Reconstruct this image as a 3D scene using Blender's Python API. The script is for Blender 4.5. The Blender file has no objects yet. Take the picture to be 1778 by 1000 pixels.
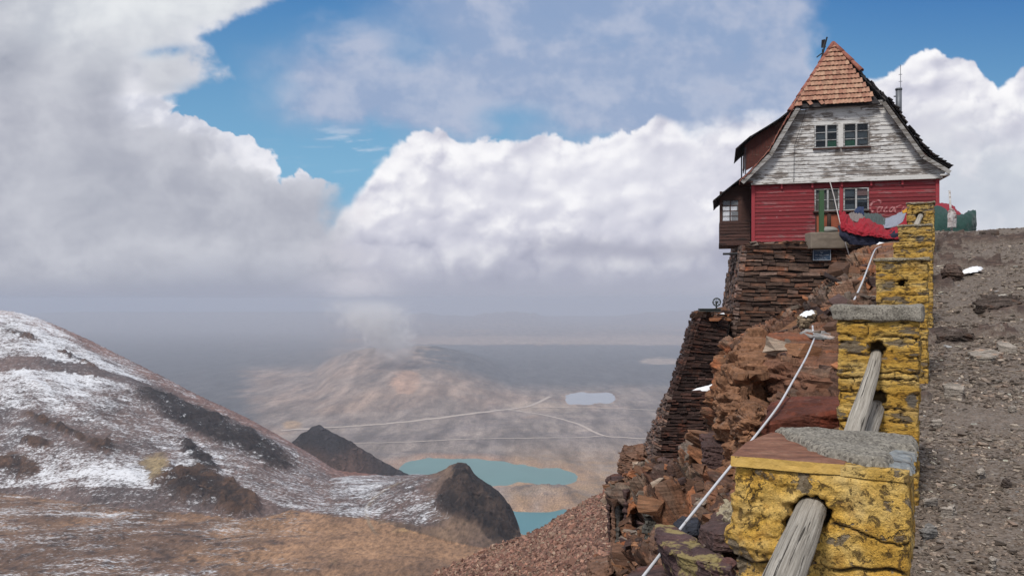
import bpy, bmesh, math, random
import numpy as np
from mathutils import Vector, Matrix
random.seed(7)
R = math.radians
SC = bpy.context.scene
COL = SC.collection
FPX = 1383.0          # focal length in photograph pixels
PCX, PHY = 889.0, 520.0   # principal column and eye-level row of the photograph

# ------------------------------------------------------------------ camera
cam_d = bpy.data.cameras.new('camera')
cam = bpy.data.objects.new('camera', cam_d)
COL.objects.link(cam)
cam.location = (0, 0, 0)
cam.rotation_euler = (R(90), 0, 0)
cam_d.sensor_width = 36.0
cam_d.lens = 36.0 * FPX / 1778.0
cam_d.shift_y = (PHY - 500.0) / 1778.0
cam_d.clip_start = 0.05
cam_d.clip_end = 90000
SC.camera = cam
SC.view_settings.view_transform = 'Standard'
SC.view_settings.look = 'None'
SC.view_settings.exposure = 0.0
SC.view_settings.gamma = 1.0
SC.cycles.volume_bounces = 2
SC.cycles.volume_max_steps = 128
SC.cycles.max_bounces = 5
SC.cycles.diffuse_bounces = 3
SC.cycles.transparent_max_bounces = 16


def at(px, py, Y):
    return Vector(((px - PCX) / FPX * Y, Y, (PHY - py) / FPX * Y))


# ------------------------------------------------------------------ node helper
class NT:
    def __init__(s, tree):
        s.t = tree; s.N = tree.nodes; s.L = tree.links
    def put(s, sock, v):
        if v is None: return
        if isinstance(v, bpy.types.NodeSocket): s.L.new(v, sock)
        else:
            if hasattr(sock.default_value, '__len__') and not hasattr(v, '__len__'):
                v = [v] * len(sock.default_value)
            if hasattr(v, '__len__') and hasattr(sock.default_value, '__len__'):
                v = list(v)
                n = len(sock.default_value)
                if len(v) < n: v = v + [1.0] * (n - len(v))
                v = v[:n]
            sock.default_value = v
    def m(s, op, a, b=None, c=None, clamp=False):
        n = s.N.new('ShaderNodeMath'); n.operation = op; n.use_clamp = clamp
        s.put(n.inputs[0], a)
        if b is not None: s.put(n.inputs[1], b)
        if c is not None: s.put(n.inputs[2], c)
        return n.outputs[0]
    def vm(s, op, a, b=None, sc=None):
        n = s.N.new('ShaderNodeVectorMath'); n.operation = op
        s.put(n.inputs[0], a)
        if b is not None: s.put(n.inputs[1], b)
        if sc is not None: s.put(n.inputs[3], sc)
        return n.outputs[1] if op in ('LENGTH', 'DOT_PRODUCT', 'DISTANCE') else n.outputs[0]
    def sep(s, v):
        n = s.N.new('ShaderNodeSeparateXYZ'); s.put(n.inputs[0], v); return n.outputs
    def comb(s, x, y, z):
        n = s.N.new('ShaderNodeCombineXYZ')
        s.put(n.inputs[0], x); s.put(n.inputs[1], y); s.put(n.inputs[2], z); return n.outputs[0]
    def ss(s, x, a, b, lo=0.0, hi=1.0):
        n = s.N.new('ShaderNodeMapRange'); n.interpolation_type = 'SMOOTHSTEP'
        s.put(n.inputs[0], x); s.put(n.inputs[1], a); s.put(n.inputs[2], b)
        s.put(n.inputs[3], lo); s.put(n.inputs[4], hi); return n.outputs[0]
    def lin(s, x, a, b, lo=0.0, hi=1.0):
        n = s.N.new('ShaderNodeMapRange')
        s.put(n.inputs[0], x); s.put(n.inputs[1], a); s.put(n.inputs[2], b)
        s.put(n.inputs[3], lo); s.put(n.inputs[4], hi); return n.outputs[0]
    def mix(s, f, a, b, mode='MIX'):
        n = s.N.new('ShaderNodeMix'); n.data_type = 'RGBA'; n.blend_type = mode
        n.clamp_factor = True
        s.put(n.inputs[0], f); s.put(n.inputs[6], a); s.put(n.inputs[7], b)
        return n.outputs[2]
    def noise(s, vec, scale, detail=4, rough=0.5, dist=0.0, kind=None, lac=2.0, color=False):
        n = s.N.new('ShaderNodeTexNoise')
        if kind: n.noise_type = kind
        s.put(n.inputs['Vector'], vec); s.put(n.inputs['Scale'], scale)
        s.put(n.inputs['Detail'], detail); s.put(n.inputs['Roughness'], rough)
        s.put(n.inputs['Lacunarity'], lac); s.put(n.inputs['Distortion'], dist)
        return n.outputs[1] if color else n.outputs[0]
    def vor(s, vec, scale, feature='F1', detail=0, rand=1.0, out=0, smooth=None):
        n = s.N.new('ShaderNodeTexVoronoi'); n.feature = feature
        s.put(n.inputs['Vector'], vec); s.put(n.inputs['Scale'], scale)
        s.put(n.inputs['Randomness'], rand)
        if detail: s.put(n.inputs['Detail'], detail)
        if smooth is not None and 'Smoothness' in n.inputs: s.put(n.inputs['Smoothness'], smooth)
        return n.outputs[out]
    def ramp(s, f, stops, interp='LINEAR'):
        n = s.N.new('ShaderNodeValToRGB'); cr = n.color_ramp; cr.interpolation = interp
        s.put(n.inputs[0], f)
        while len(cr.elements) < len(stops): cr.elements.new(0.5)
        while len(cr.elements) > len(stops): cr.elements.remove(cr.elements[-1])
        for e, (p, c) in zip(cr.elements, stops):
            e.position = p
            if not hasattr(c, '__len__'): c = (c, c, c)
            e.color = (c[0], c[1], c[2], 1)
        return n.outputs[0]
    def curve(s, x, pts):
        """float curve through pts (both axes 0..1)"""
        n = s.N.new('ShaderNodeFloatCurve'); c = n.mapping.curves[0]
        n.mapping.use_clip = False; n.mapping.extend = 'HORIZONTAL'
        while len(c.points) < len(pts): c.points.new(0.5, 0.5)
        for p, (a, b) in zip(c.points, sorted(pts)): 
            p.location = (a, b); p.handle_type = 'AUTO'
        n.mapping.update()
        s.put(n.inputs['Value'], x); n.inputs['Factor'].default_value = 1
        return n.outputs[0]
    def attr(s, name, out=0):
        n = s.N.new('ShaderNodeAttribute'); n.attribute_name = name
        return n.outputs[out]
    def geo(s, out):
        n = s.N.new('ShaderNodeNewGeometry'); return n.outputs[out]
    def tc(s, out='Object'):
        n = s.N.new('ShaderNodeTexCoord'); return n.outputs[out]
    def mapping(s, v, loc=(0, 0, 0), rot=(0, 0, 0), sc=(1, 1, 1)):
        n = s.N.new('ShaderNodeMapping'); s.put(n.inputs[0], v)
        n.inputs[1].default_value = loc; n.inputs[2].default_value = rot; n.inputs[3].default_value = sc
        return n.outputs[0]
    def bump(s, h, strength=0.5, dist=0.02, normal=None):
        n = s.N.new('ShaderNodeBump'); n.inputs['Strength'].default_value = strength
        n.inputs['Distance'].default_value = dist
        s.put(n.inputs['Height'], h)
        if normal is not None: s.put(n.inputs['Normal'], normal)
        return n.outputs[0]


def srgb(r, g, b):
    def f(c):
        c /= 255.0
        return c / 12.92 if c <= 0.04045 else ((c + 0.055) / 1.055) ** 2.4
    return (f(r), f(g), f(b))


# ------------------------------------------------------------------ sun
SUN_TO = Vector((-0.42, -0.62, 1.0)).normalized()
sun_d = bpy.data.lights.new('sun', 'SUN')
sun_d.energy = 3.0
sun_d.angle = R(12)
sun_d.color = (1.0, 0.95, 0.88)
sun = bpy.data.objects.new('sun', sun_d); COL.objects.link(sun)
sun.rotation_euler = SUN_TO.to_track_quat('Z', 'Y').to_euler()

# ------------------------------------------------------------------ sky
world = bpy.data.worlds.new('World'); SC.world = world
world.use_nodes = True
wt = world.node_tree; wt.nodes.clear()
w = NT(wt)
sky = wt.nodes.new('ShaderNodeTexSky'); sky.sky_type = 'NISHITA'
sky.sun_disc = False
sky.sun_elevation = math.asin(SUN_TO.z)
sky.sun_rotation = math.atan2(SUN_TO.x, SUN_TO.y)
sky.altitude = 5200; sky.air_density = 1.0; sky.dust_density = 0.3
BG_STRENGTH = 0.10
wn = w.noise(w.tc('Generated'), 2.6, 4, 0.55)
nish = w.mix(1.0, sky.outputs[0], (BG_STRENGTH,) * 3, 'MULTIPLY')
over = w.mix(w.ss(wn, 0.40, 0.62), (0.42, 0.46, 0.56), (0.80, 0.82, 0.88))
wcol = w.mix(w.ss(wn, 0.36, 0.50, 0.25, 0.9), nish, over)     # broken cloud round the rest of the sky
wz = w.sep(w.tc('Generated'))[2]
wcol = w.mix(w.ss(wz, -0.02, -0.2), wcol, (0.16, 0.14, 0.13))
bg = wt.nodes.new('ShaderNodeBackground'); w.put(bg.inputs[0], wcol); bg.inputs[1].default_value = 1.0
wo = wt.nodes.new('ShaderNodeOutputWorld'); wt.links.new(bg.outputs[0], wo.inputs[0])

# ------------------------------------------------------------------ array noise
def _h(ix, iy, iz, seed):
    with np.errstate(over='ignore'):
        n = (ix.astype(np.uint32) * np.uint32(374761393) + iy.astype(np.uint32) * np.uint32(668265263)
             + np.asarray(iz).astype(np.uint32) * np.uint32(2147483647) + np.uint32((seed * 974634777 + 12345) & 0xffffffff))
        n = (n ^ (n >> np.uint32(13))) * np.uint32(1274126177)
        n = (n ^ (n >> np.uint32(16))) * np.uint32(2246822519)
        n = n ^ (n >> np.uint32(15))
    return n
def _r(ix, iy, iz, seed):
    return _h(ix, iy, iz, seed).astype(np.float64) / 4294967295.0
def vn2(x, y, seed=0):
    """gradient noise, about -1..1"""
    xi = np.floor(x).astype(np.int64); yi = np.floor(y).astype(np.int64)
    xf = x - xi; yf = y - yi
    u = xf * xf * xf * (xf * (xf * 6 - 15) + 10); v = yf * yf * yf * (yf * (yf * 6 - 15) + 10)
    def g(a, b):
        th = _r(xi + a, yi + b, np.int64(0), seed) * 6.2831853
        return np.cos(th) * (xf - a) + np.sin(th) * (yf - b)
    n = (g(0, 0) * (1 - u) + g(1, 0) * u) * (1 - v) + (g(0, 1) * (1 - u) + g(1, 1) * u) * v
    return n * 1.5
def fb2(x, y, oct=5, seed=0, gain=0.5, lac=2.03):
    s = 0; a = 1.0; t = 0
    for k in range(oct):
        s = s + a * vn2(x, y, seed + k * 17); t += a
        a *= gain; x = x * lac + 13.7; y = y * lac + 7.3
    return s / t
def rd2(x, y, oct=5, seed=0, gain=0.5, lac=2.03):
    """ridged noise 0..1"""
    s = 0; a = 1.0; t = 0
    for k in range(oct):
        s = s + a * (1 - np.abs(vn2(x, y, seed + k * 17)) * 1.4); t += a
        a *= gain; x = x * lac + 13.7; y = y * lac + 7.3
    return s / t
def vn3(x, y, z, seed=0):
    xi = np.floor(x).astype(np.int64); yi = np.floor(y).astype(np.int64); zi = np.floor(z).astype(np.int64)
    xf = x - xi; yf = y - yi; zf = z - zi
    u = xf * xf * (3 - 2 * xf); v = yf * yf * (3 - 2 * yf); t = zf * zf * (3 - 2 * zf)
    def g(a, b, c): return _r(xi + a, yi + b, zi + c, seed)
    n0 = (g(0, 0, 0) * (1 - u) + g(1, 0, 0) * u) * (1 - v) + (g(0, 1, 0) * (1 - u) + g(1, 1, 0) * u) * v
    n1 = (g(0, 0, 1) * (1 - u) + g(1, 0, 1) * u) * (1 - v) + (g(0, 1, 1) * (1 - u) + g(1, 1, 1) * u) * v
    return (n0 * (1 - t) + n1 * t) * 2 - 1
def fb3(x, y, z, oct=4, seed=0, gain=0.5, lac=2.03):
    s = 0; a = 1.0; t = 0
    for k in range(oct):
        s = s + a * vn3(x, y, z, seed + k * 17); t += a
        a *= gain; x = x * lac + 3.7; y = y * lac + 7.3; z = z * lac + 1.9
    return s / t
def wo2(x, y, seed=0):
    xi = np.floor(x).astype(np.int64); yi = np.floor(y).astype(np.int64)
    f1 = np.full(np.shape(x), 9.0)
    for a in (-1, 0, 1):
        for b in (-1, 0, 1):
            px = xi + a + _r(xi + a, yi + b, np.int64(1), seed); py = yi + b + _r(xi + a, yi + b, np.int64(2), seed)
            f1 = np.minimum(f1, (px - x) ** 2 + (py - y) ** 2)
    return np.sqrt(f1)
def wo3(x, y, z, seed=0):
    """3-D cells: nearest distance, gap to the second, the cell's random numbers and the offset from its centre"""
    xi = np.floor(x).astype(np.int64); yi = np.floor(y).astype(np.int64); zi = np.floor(z).astype(np.int64)
    f1 = np.full(x.shape, 9.0); f2 = np.full(x.shape, 9.0)
    cid = np.zeros(x.shape, np.uint32); ox = np.zeros(x.shape); oy = np.zeros(x.shape); oz = np.zeros(x.shape)
    for a in (-1, 0, 1):
        for b in (-1, 0, 1):
            for c in (-1, 0, 1):
                h = _h(xi + a, yi + b, zi + c, seed)
                r1 = (h & np.uint32(1023)) / 1023.0; r2 = ((h >> np.uint32(10)) & np.uint32(1023)) / 1023.0; r3 = ((h >> np.uint32(20)) & np.uint32(1023)) / 1023.0
                ddx = x - (xi + a + r1); ddy = y - (yi + b + r2); ddz = z - (zi + c + r3)
                d = ddx * ddx + ddy * ddy + ddz * ddz
                c1 = d < f1
                f2 = np.where(c1, f1, np.minimum(f2, d))
                f1 = np.where(c1, d, f1); cid = np.where(c1, h, cid)
                ox = np.where(c1, ddx, ox); oy = np.where(c1, ddy, oy); oz = np.where(c1, ddz, oz)
    return np.sqrt(f1), np.sqrt(f2) - np.sqrt(f1), cid, ox, oy, oz
def cr(cid, k):
    """random 0..1 number k of a cell"""
    with np.errstate(over='ignore'):
        n = (cid + np.uint32(k * 7919 + 1)) * np.uint32(2654435761)
        n = (n ^ (n >> np.uint32(15))) * np.uint32(2246822519)
        n = n ^ (n >> np.uint32(13))
    return n.astype(np.float64) / 4294967295.0
def sst(x, a, b):
    t = np.clip((x - a) / (b - a), 0, 1); return t * t * (3 - 2 * t)
def lerp(a, b, t): return a + (b - a) * t
def lerp3(a, b, t): return np.asarray(a) + (np.asarray(b) - np.asarray(a)) * np.asarray(t)[..., None]
def ipl(x, pts):
    pts = sorted(pts); return np.interp(x, [p[0] for p in pts], [p[1] for p in pts])
def isp(x, pts):
    """smooth (monotone-ish) interpolation"""
    pts = sorted(pts); X = np.array([p[0] for p in pts], float); Yv = np.array([p[1] for p in pts], float)
    h = np.diff(X); d = np.diff(Yv) / h
    m = np.zeros(len(X)); m[0] = d[0]; m[-1] = d[-1]
    for i in range(1, len(X) - 1):
        m[i] = 0 if d[i - 1] * d[i] <= 0 else 2 * d[i - 1] * d[i] / (d[i - 1] + d[i])
    x = np.clip(x, X[0], X[-1]); i = np.clip(np.searchsorted(X, x) - 1, 0, len(h) - 1)
    t = (x - X[i]) / h[i]; t2 = t * t; t3 = t2 * t
    return (2 * t3 - 3 * t2 + 1) * Yv[i] + (t3 - 2 * t2 + t) * h[i] * m[i] + (-2 * t3 + 3 * t2) * Yv[i + 1] + (t3 - t2) * h[i] * m[i + 1]

# ------------------------------------------------------------------ the cloudy sky as a function of direction
def blur1(a, k, axis):
    c = np.cumsum(np.concatenate([np.repeat(np.take(a, [0], axis), k + 1, axis), a, np.repeat(np.take(a, [-1], axis), k, axis)], axis), axis)
    n = a.shape[axis]
    hi = np.take(c, range(2 * k + 1, 2 * k + 1 + n), axis); lo = np.take(c, range(0, n), axis)
    return (hi - lo) / (2 * k + 1)
def blur(a, k):
    for _ in range(2):
        a = blur1(blur1(a, k, 0), k, 1)
    return a
def clouds(X, Y):
    """X, Y: photograph-like angular coordinates (columns, rows); returns linear rgb. Rows must be a regular grid, Y growing with row."""
    step = abs(Y[1, 0] - Y[0, 0])
    col = np.zeros(X.shape + (3,))
    # blue
    t = np.clip(Y / 420.0, -0.5, 1)
    blue = lerp3(srgb(80, 134, 188), srgb(126, 177, 211), np.clip(t * 1.45, 0, 1))
    blue = lerp3(blue, blue * np.array([0.86, 0.90, 0.96]), sst(X, 1200, 1600) * sst(Y, 260, 0))
    c = blue
    def over(c, colr, a):
        return c * (1 - a[..., None]) + np.asarray(colr) * a[..., None]
    big = fb2(X / 420, Y / 300, 5, 3)
    med = fb2(X / 170, Y / 120, 6, 5)
    med2 = fb2(X / 150 + 0.5 * med, Y / 95 + 0.5 * big, 6, 11)
    fin = fb2(X / 34, Y / 30, 5, 23, 0.6)
    # cirrus streaks
    ci = fb2(X / 90 + med * 0.6, Y / 13 + X / 260, 5, 41)
    cm = np.exp(-((X - 600) / 75) ** 2 - ((Y - 250) / 36) ** 2)
    c = over(c, srgb(205, 216, 232), sst(ci, 0.02, 0.5) * cm * 0.75)
    # thin veil, middle: billows of translucent cloud
    v = sst(X + med * 90, 400, 560) * sst(X + med * 110 + fin * 20, 1450, 1375)
    v = v * sst(Y + med2 * 70 - (0.0 * X), 0.33 * (560 - X) * 0.35 + 10, 120 + np.clip((760 - X) * 0.10, 0, 60))\
        + 0 * v
    topmid = sst(X + med * 80, 560, 760)                       # reaches the top of the frame right of here
    v = np.maximum(v * 1.0, topmid * sst(X + med * 110, 1450, 1375) * 0.82)
    bot = ipl(X, [(400, 190), (520, 205), (700, 226), (900, 225), (1060, 232), (1200, 320), (1600, 330)])
    v = v * sst(bot + 16 - Y + med2 * 55, -34, 46)
    v = v * (1.06 + 0.20 * med2 + 0.14 * big + 0.06 * fin)
    gap = np.exp(-((X - 715) / 55) ** 2 - ((Y - 85) / 42) ** 2) * 0.55 + np.exp(-((X - 890) / 75) ** 2 - ((Y - 205) / 28) ** 2) * 0.75 + np.exp(-((X - 640) / 85) ** 2 - ((Y + 5) / 42) ** 2) * 0.6
    v = np.clip(v * (1 - gap), 0, 0.93)
    vc = lerp3(srgb(154, 171, 202), srgb(182, 191, 213), sst(med2 + 0.4 * fin + 0.3 * big, -0.3, 0.45))
    c = over(c, vc, v)
    # ---- cumulus relief shared by the crisp clouds
    wx = X + 16 * fb2(X / 46, Y / 46, 4, 61) + 5 * fb2(X / 12, Y / 12, 3, 62); wy = Y + 16 * fb2(X / 46, Y / 46, 4, 71) + 5 * fb2(X / 12, Y / 12, 3, 72)
    def caps(sc, seed):
        d = wo2(wx / sc, wy / sc * 1.08, seed); return np.sqrt(np.clip(1.0 - d * d * 0.85, 0.02, 1))
    cm1 = 0.45 + 0.9 * sst(med2 + 0.4 * big, -0.35, 0.35)
    cm2 = 0.5 + 0.9 * sst(fb2(X / 230, Y / 150, 3, 91), -0.3, 0.3); cm3 = 0.25 + 1.3 * sst(fb2(X / 120, Y / 90, 3, 92), -0.25, 0.35)
    H = 74 * caps(128, 1) + cm2 * 34 * caps(58, 2) + cm1 * 17 * caps(27, 3) + cm3 * (9 * caps(13.5, 4) + 4.6 * caps(7, 5) + 2 * caps(3.6, 6))
    Hm = blur(H, max(1, int(60 / step)))
    gy, gx = np.gradient(H, step); 
    gy2, gx2 = np.gradient(blur(H, max(1, int(round(5 / step)))), step); gy3, gx3 = np.gradient(blur(H, max(1, int(round(13 / step)))), step)
    gx = 0.13 * gx + 0.40 * gx2 + 0.55 * gx3; gy = 0.13 * gy + 0.40 * gy2 + 0.55 * gy3
    nx, ny, nz = -gx, -gy, np.full(X.shape, 1.1)
    L = np.array([-0.45, -0.72, 0.55]); L /= np.linalg.norm(L)
    lam = (nx * L[0] + ny * L[1] + nz * L[2]) / np.sqrt(nx * nx + ny * ny + nz * nz)
    occ = np.clip((H - Hm) / 60, -1, 1); occ2 = np.clip((H - blur(H, max(1, int(16 / step)))) / 16, -1, 1)
    shade = np.clip(0.66 + 0.28 * lam + 0.16 * occ + 0.13 * occ2, 0, 1.2)
    # ---- centre and right bank
    T1 = isp(X, [(-3000, 150), (200, 360), (560, 400), (600, 350), (628, 318), (655, 282), (690, 246), (725, 227), (765, 222), (800, 243), (850, 236),
               (900, 246), (950, 229), (1000, 241), (1050, 238), (1080, 224), (1120, 214), (1150, 192), (1200, 204), (1300, 186),
               (1400, 178), (1480, 146), (1515, 132), (1540, 128), (1565, 112), (1590, 88), (1625, 84), (1650, 96), (1685, 104), (1712, 128), (1735, 152), (1755, 130),
               (1790, 105), (2100, 60), (2800, 180), (5000, 120)])
    E = 46 * caps(70, 9) + 26 * caps(33, 10) + 13 * caps(16, 11) + 6 * caps(8, 12)
    E = E - blur(E, max(1, int(70 / step)))
    d1 = Y - T1 + E * 0.75 + fin * 9 - 2
    s1 = lerp(26, 7.0, sst(X, 620, 730)) + 14 * sst(med, 0.05, 0.5) + 34 * sst(X, 1120, 1200) * sst(X, 1480, 1400)
    a1 = sst(d1, 0, s1) ** 0.8
    lit = sst(Y + 40 * big + 46 * med2 + 0.35 * (75 - H) + 14 * fin, 492, 362)
    lit = np.maximum(lit, sst(X, 1380, 1500) * 0.75 * sst(Y, 640, 380))
    body = lerp3(srgb(160, 163, 184), srgb(214, 214, 226), lit)
    hi = lerp3(srgb(180, 182, 199), srgb(253, 252, 254), lit)
    sh = lerp3(srgb(148, 151, 172), srgb(182, 184, 202), lit)
    shd = lerp3(sh, body, sst(shade, 0.42, 0.80)); shd = lerp3(shd, hi, sst(shade + 0.10 * sst(d1, 90, 0), 0.72, 1.08))
    # inner soft grey lobes
    lobe = sst(med2 + 0.5 * big, 0.10, 0.55) * sst(d1, 50, 130)
    shd = lerp3(shd, lerp3(srgb(156, 158, 180), srgb(200, 200, 214), lit), lobe * 0.7)
    # warm white glow of the thick part
    glow = np.exp(-((X - 1080) / 260) ** 2 - ((Y - 305) / 75) ** 2)
    shd = lerp3(shd, srgb(240, 240, 247), glow * 0.42)
    rt = sst(X, 1400, 1560) * sst(Y + 60 * med, 165, 290)
    shd = lerp3(shd, lerp3(srgb(196, 204, 214), srgb(222, 224, 230), sst(med2 + 0.3 * fin, -0.3, 0.4)), rt * 0.72)
    c = over(c, shd, a1)
    # wisps in front of the bank
    c = over(c, srgb(170, 180, 205), 0.35 * sst(med2, 0.05, 0.5) * sst(X, 1150, 1250) * sst(X, 1420, 1360) * sst(Y, 330, 240))
    # ---- left cloud, in the shade, bright along its right-hand edge
    Yw = Y + sst(Y, 160, 190) * (E * 0.95 + fin * 9 + med2 * 10)
    ex = isp(Yw, [(-900, 620), (-300, 560), (0, 512), (20, 470), (40, 425), (70, 388), (100, 392), (125, 402), (150, 380), (172, 322), (186, 322), (203, 342), (220, 366),
                 (230, 420), (243, 462), (262, 484), (290, 498), (304, 540), (316, 600), (350, 625), (430, 640), (520, 720), (700, 760), (1500, 760)])
    low = sst(Y, 165, 185)
    d2 = ex - X + lerp(70, 14, low) * med2 + lerp(30, 13, low) * fin + E * lerp(0.35, 1.0, low)
    s2 = lerp(lerp(60, 9, low), 90, sst(Y, 285, 350))
    a2 = sst(d2, 0, s2)
    hole = np.exp(-((X - 292) / 34) ** 2 - ((Y - 90 + 0.1 * (X - 292)) / 9) ** 2) * 0.75 + np.exp(-((X - 352) / 40) ** 2 - ((Y - 160) / 16) ** 2) * 0.5
    a2 = a2 * (1 - np.clip(hole * (1 + 1.2 * fin), 0, 0.8))
    m = sst(med2 + 0.6 * big + 0.25 * fin, -0.55, 0.6)
    g2 = lerp3(srgb(173, 176, 189), srgb(203, 205, 214), m)
    up = sst(Y + 60 * med, 190, 20)
    g2 = lerp3(g2, lerp3(srgb(200, 205, 214), srgb(232, 235, 238), m), up * sst(X, -150, 180) * 0.95)
    dk = np.exp(-((X - 0) / 60) ** 2 - ((Y - 112) / 45) ** 2) * 0.55 + np.exp(-((X - 190) / 75) ** 2 - ((Y - 150) / 50) ** 2) * 0.35 + np.exp(-((X - 170) / 110) ** 2 - ((Y - 330) / 80) ** 2) * 0.3
    g2 = lerp3(g2, srgb(146, 152, 168), np.clip(dk * (1 + fin), 0, 0.8))
    br = sst(d2, 170, 10) * sst(Y, 150, 175) * sst(Y + 30 * med2, 350, 290) * 0.95 + 0.55 * np.exp(-((X - 232) / 26) ** 2 - ((Y - 165) / 55) ** 2) + 0.55 * sst(d2, 110, 10) * sst(Y, 165, 120)
    br = np.clip(br * (0.72 + 0.55 * sst(shade, 0.5, 0.95) + 0.3 * fin), 0, 1)
    g2 = lerp3(g2, lerp3(srgb(206, 209, 222), srgb(240, 240, 246), sst(shade, 0.62, 1.0)), br)
    # right-hand puff by the gap and a bright knot
    kn = np.exp(-((X - 627) / 22) ** 2 - ((Y - 372) / 20) ** 2)
    c = over(c, g2, a2)
    c = over(c, srgb(232, 230, 236), np.clip(kn * 0.7 * (0.6 + 0.8 * sst(shade, 0.5, 0.9)), 0, 1))
    # ---- low murk that thickens to the horizon
    mk = sst(Y + 30 * big + 22 * med2 + 6 * fin - 30 * sst(X, 420, 100), 425, 520)
    pale = np.exp(-((X - 640) / 105) ** 2) * sst(Y, 560, 470)
    mc = lerp3(srgb(158, 163, 180), srgb(174, 177, 193), sst(X + 120 * big, 350, 760)); mc = lerp3(mc, srgb(186, 188, 202), sst(X, 1000, 1300))
    band = sst(X + 60 * med, 880, 1000) * np.exp(-((Y - 432 + 16 * med2 - 0.03 * (X - 1000)) / 17) ** 2)
    mc = lerp3(mc, srgb(188, 188, 203), np.clip(pale * (0.75 + 0.6 * med2 + 0.35 * fin), 0, 1) * 0.8)
    mc = mc * (1 + 0.10 * med2 + 0.05 * fin)[..., None]
    c = over(c, mc, mk * 0.9)
    hz_ = lerp3(srgb(163, 167, 184), srgb(172, 175, 191), sst(X, 300, 1000))
    c = over(c, hz_, sst(Y + 14 * med2, 478, 520) * 0.92)
    c = over(c, srgb(204, 203, 213), np.clip(np.exp(-((X - 622 - 0.30 * (Y - 500)) / 58) ** 2) * sst(Y, 390, 450) * (0.62 + 1.2 * med2 + 0.7 * fin), 0, 0.9))
    c = over(c, srgb(160, 162, 180), band * 0.55 * sst(X, 1420, 1250))
    return np.clip(c, 0, 1)

# ------------------------------------------------------------------ mesh helpers
def put_props(o, label=None, cat=None, group=None, kind=None):
    if label: o['label'] = label
    if cat: o['category'] = cat
    if group: o['group'] = group
    if kind: o['kind'] = kind
    return o
def link(name, me, mat=None, parent=None, loc=None):
    o = bpy.data.objects.new(name, me); COL.objects.link(o)
    if mat is not None and me is not None:
        for mm in (mat if isinstance(mat, (list, tuple)) else [mat]): me.materials.append(mm)
    if parent is not None: o.parent = parent
    if loc is not None: o.location = loc
    return o
def empty(name, loc=(0, 0, 0), rotz=0.0):
    o = bpy.data.objects.new(name, None); COL.objects.link(o)
    o.location = loc; o.rotation_euler = (0, 0, rotz); o.empty_display_size = 0.2
    return o
def np_mesh(name, V, F, smooth=True, cols=None, floats=None, mats=None):
    """V (n,3), F (m,k) with constant k"""
    V = np.ascontiguousarray(V, np.float32); F = np.ascontiguousarray(F, np.int32)
    me = bpy.data.meshes.new(name)
    me.vertices.add(len(V)); me.vertices.foreach_set('co', V.ravel())
    k = F.shape[1]; n = len(F)
    me.loops.add(n * k); me.loops.foreach_set('vertex_index', F.ravel())
    me.polygons.add(n); me.polygons.foreach_set('loop_start', np.arange(0, n * k, k, dtype=np.int32))
    me.polygons.foreach_set('use_smooth', np.full(n, smooth, bool))
    if mats is not None: me.polygons.foreach_set('material_index', np.ascontiguousarray(mats, np.int32))
    me.update(calc_edges=True)
    if cols:
        for nm, c in cols.items():
            a = me.attributes.new(nm, 'FLOAT_COLOR', 'POINT')
            c4 = np.ones((len(V), 4), np.float32); c4[:, :3] = c
            a.data.foreach_set('color', c4.ravel())
    if floats:
        for nm, c in floats.items():
            a = me.attributes.new(nm, 'FLOAT', 'POINT'); a.data.foreach_set('value', np.ascontiguousarray(c, np.float32).ravel())
    return me
def grid_faces(nr, nc, flip=False):
    i = np.arange((nr - 1) * (nc - 1)); r = i // (nc - 1); c = i % (nc - 1)
    a = r * nc + c
    F = np.stack([a, a + 1, a + nc + 1, a + nc], 1)
    return F[:, ::-1] if flip else F
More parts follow.
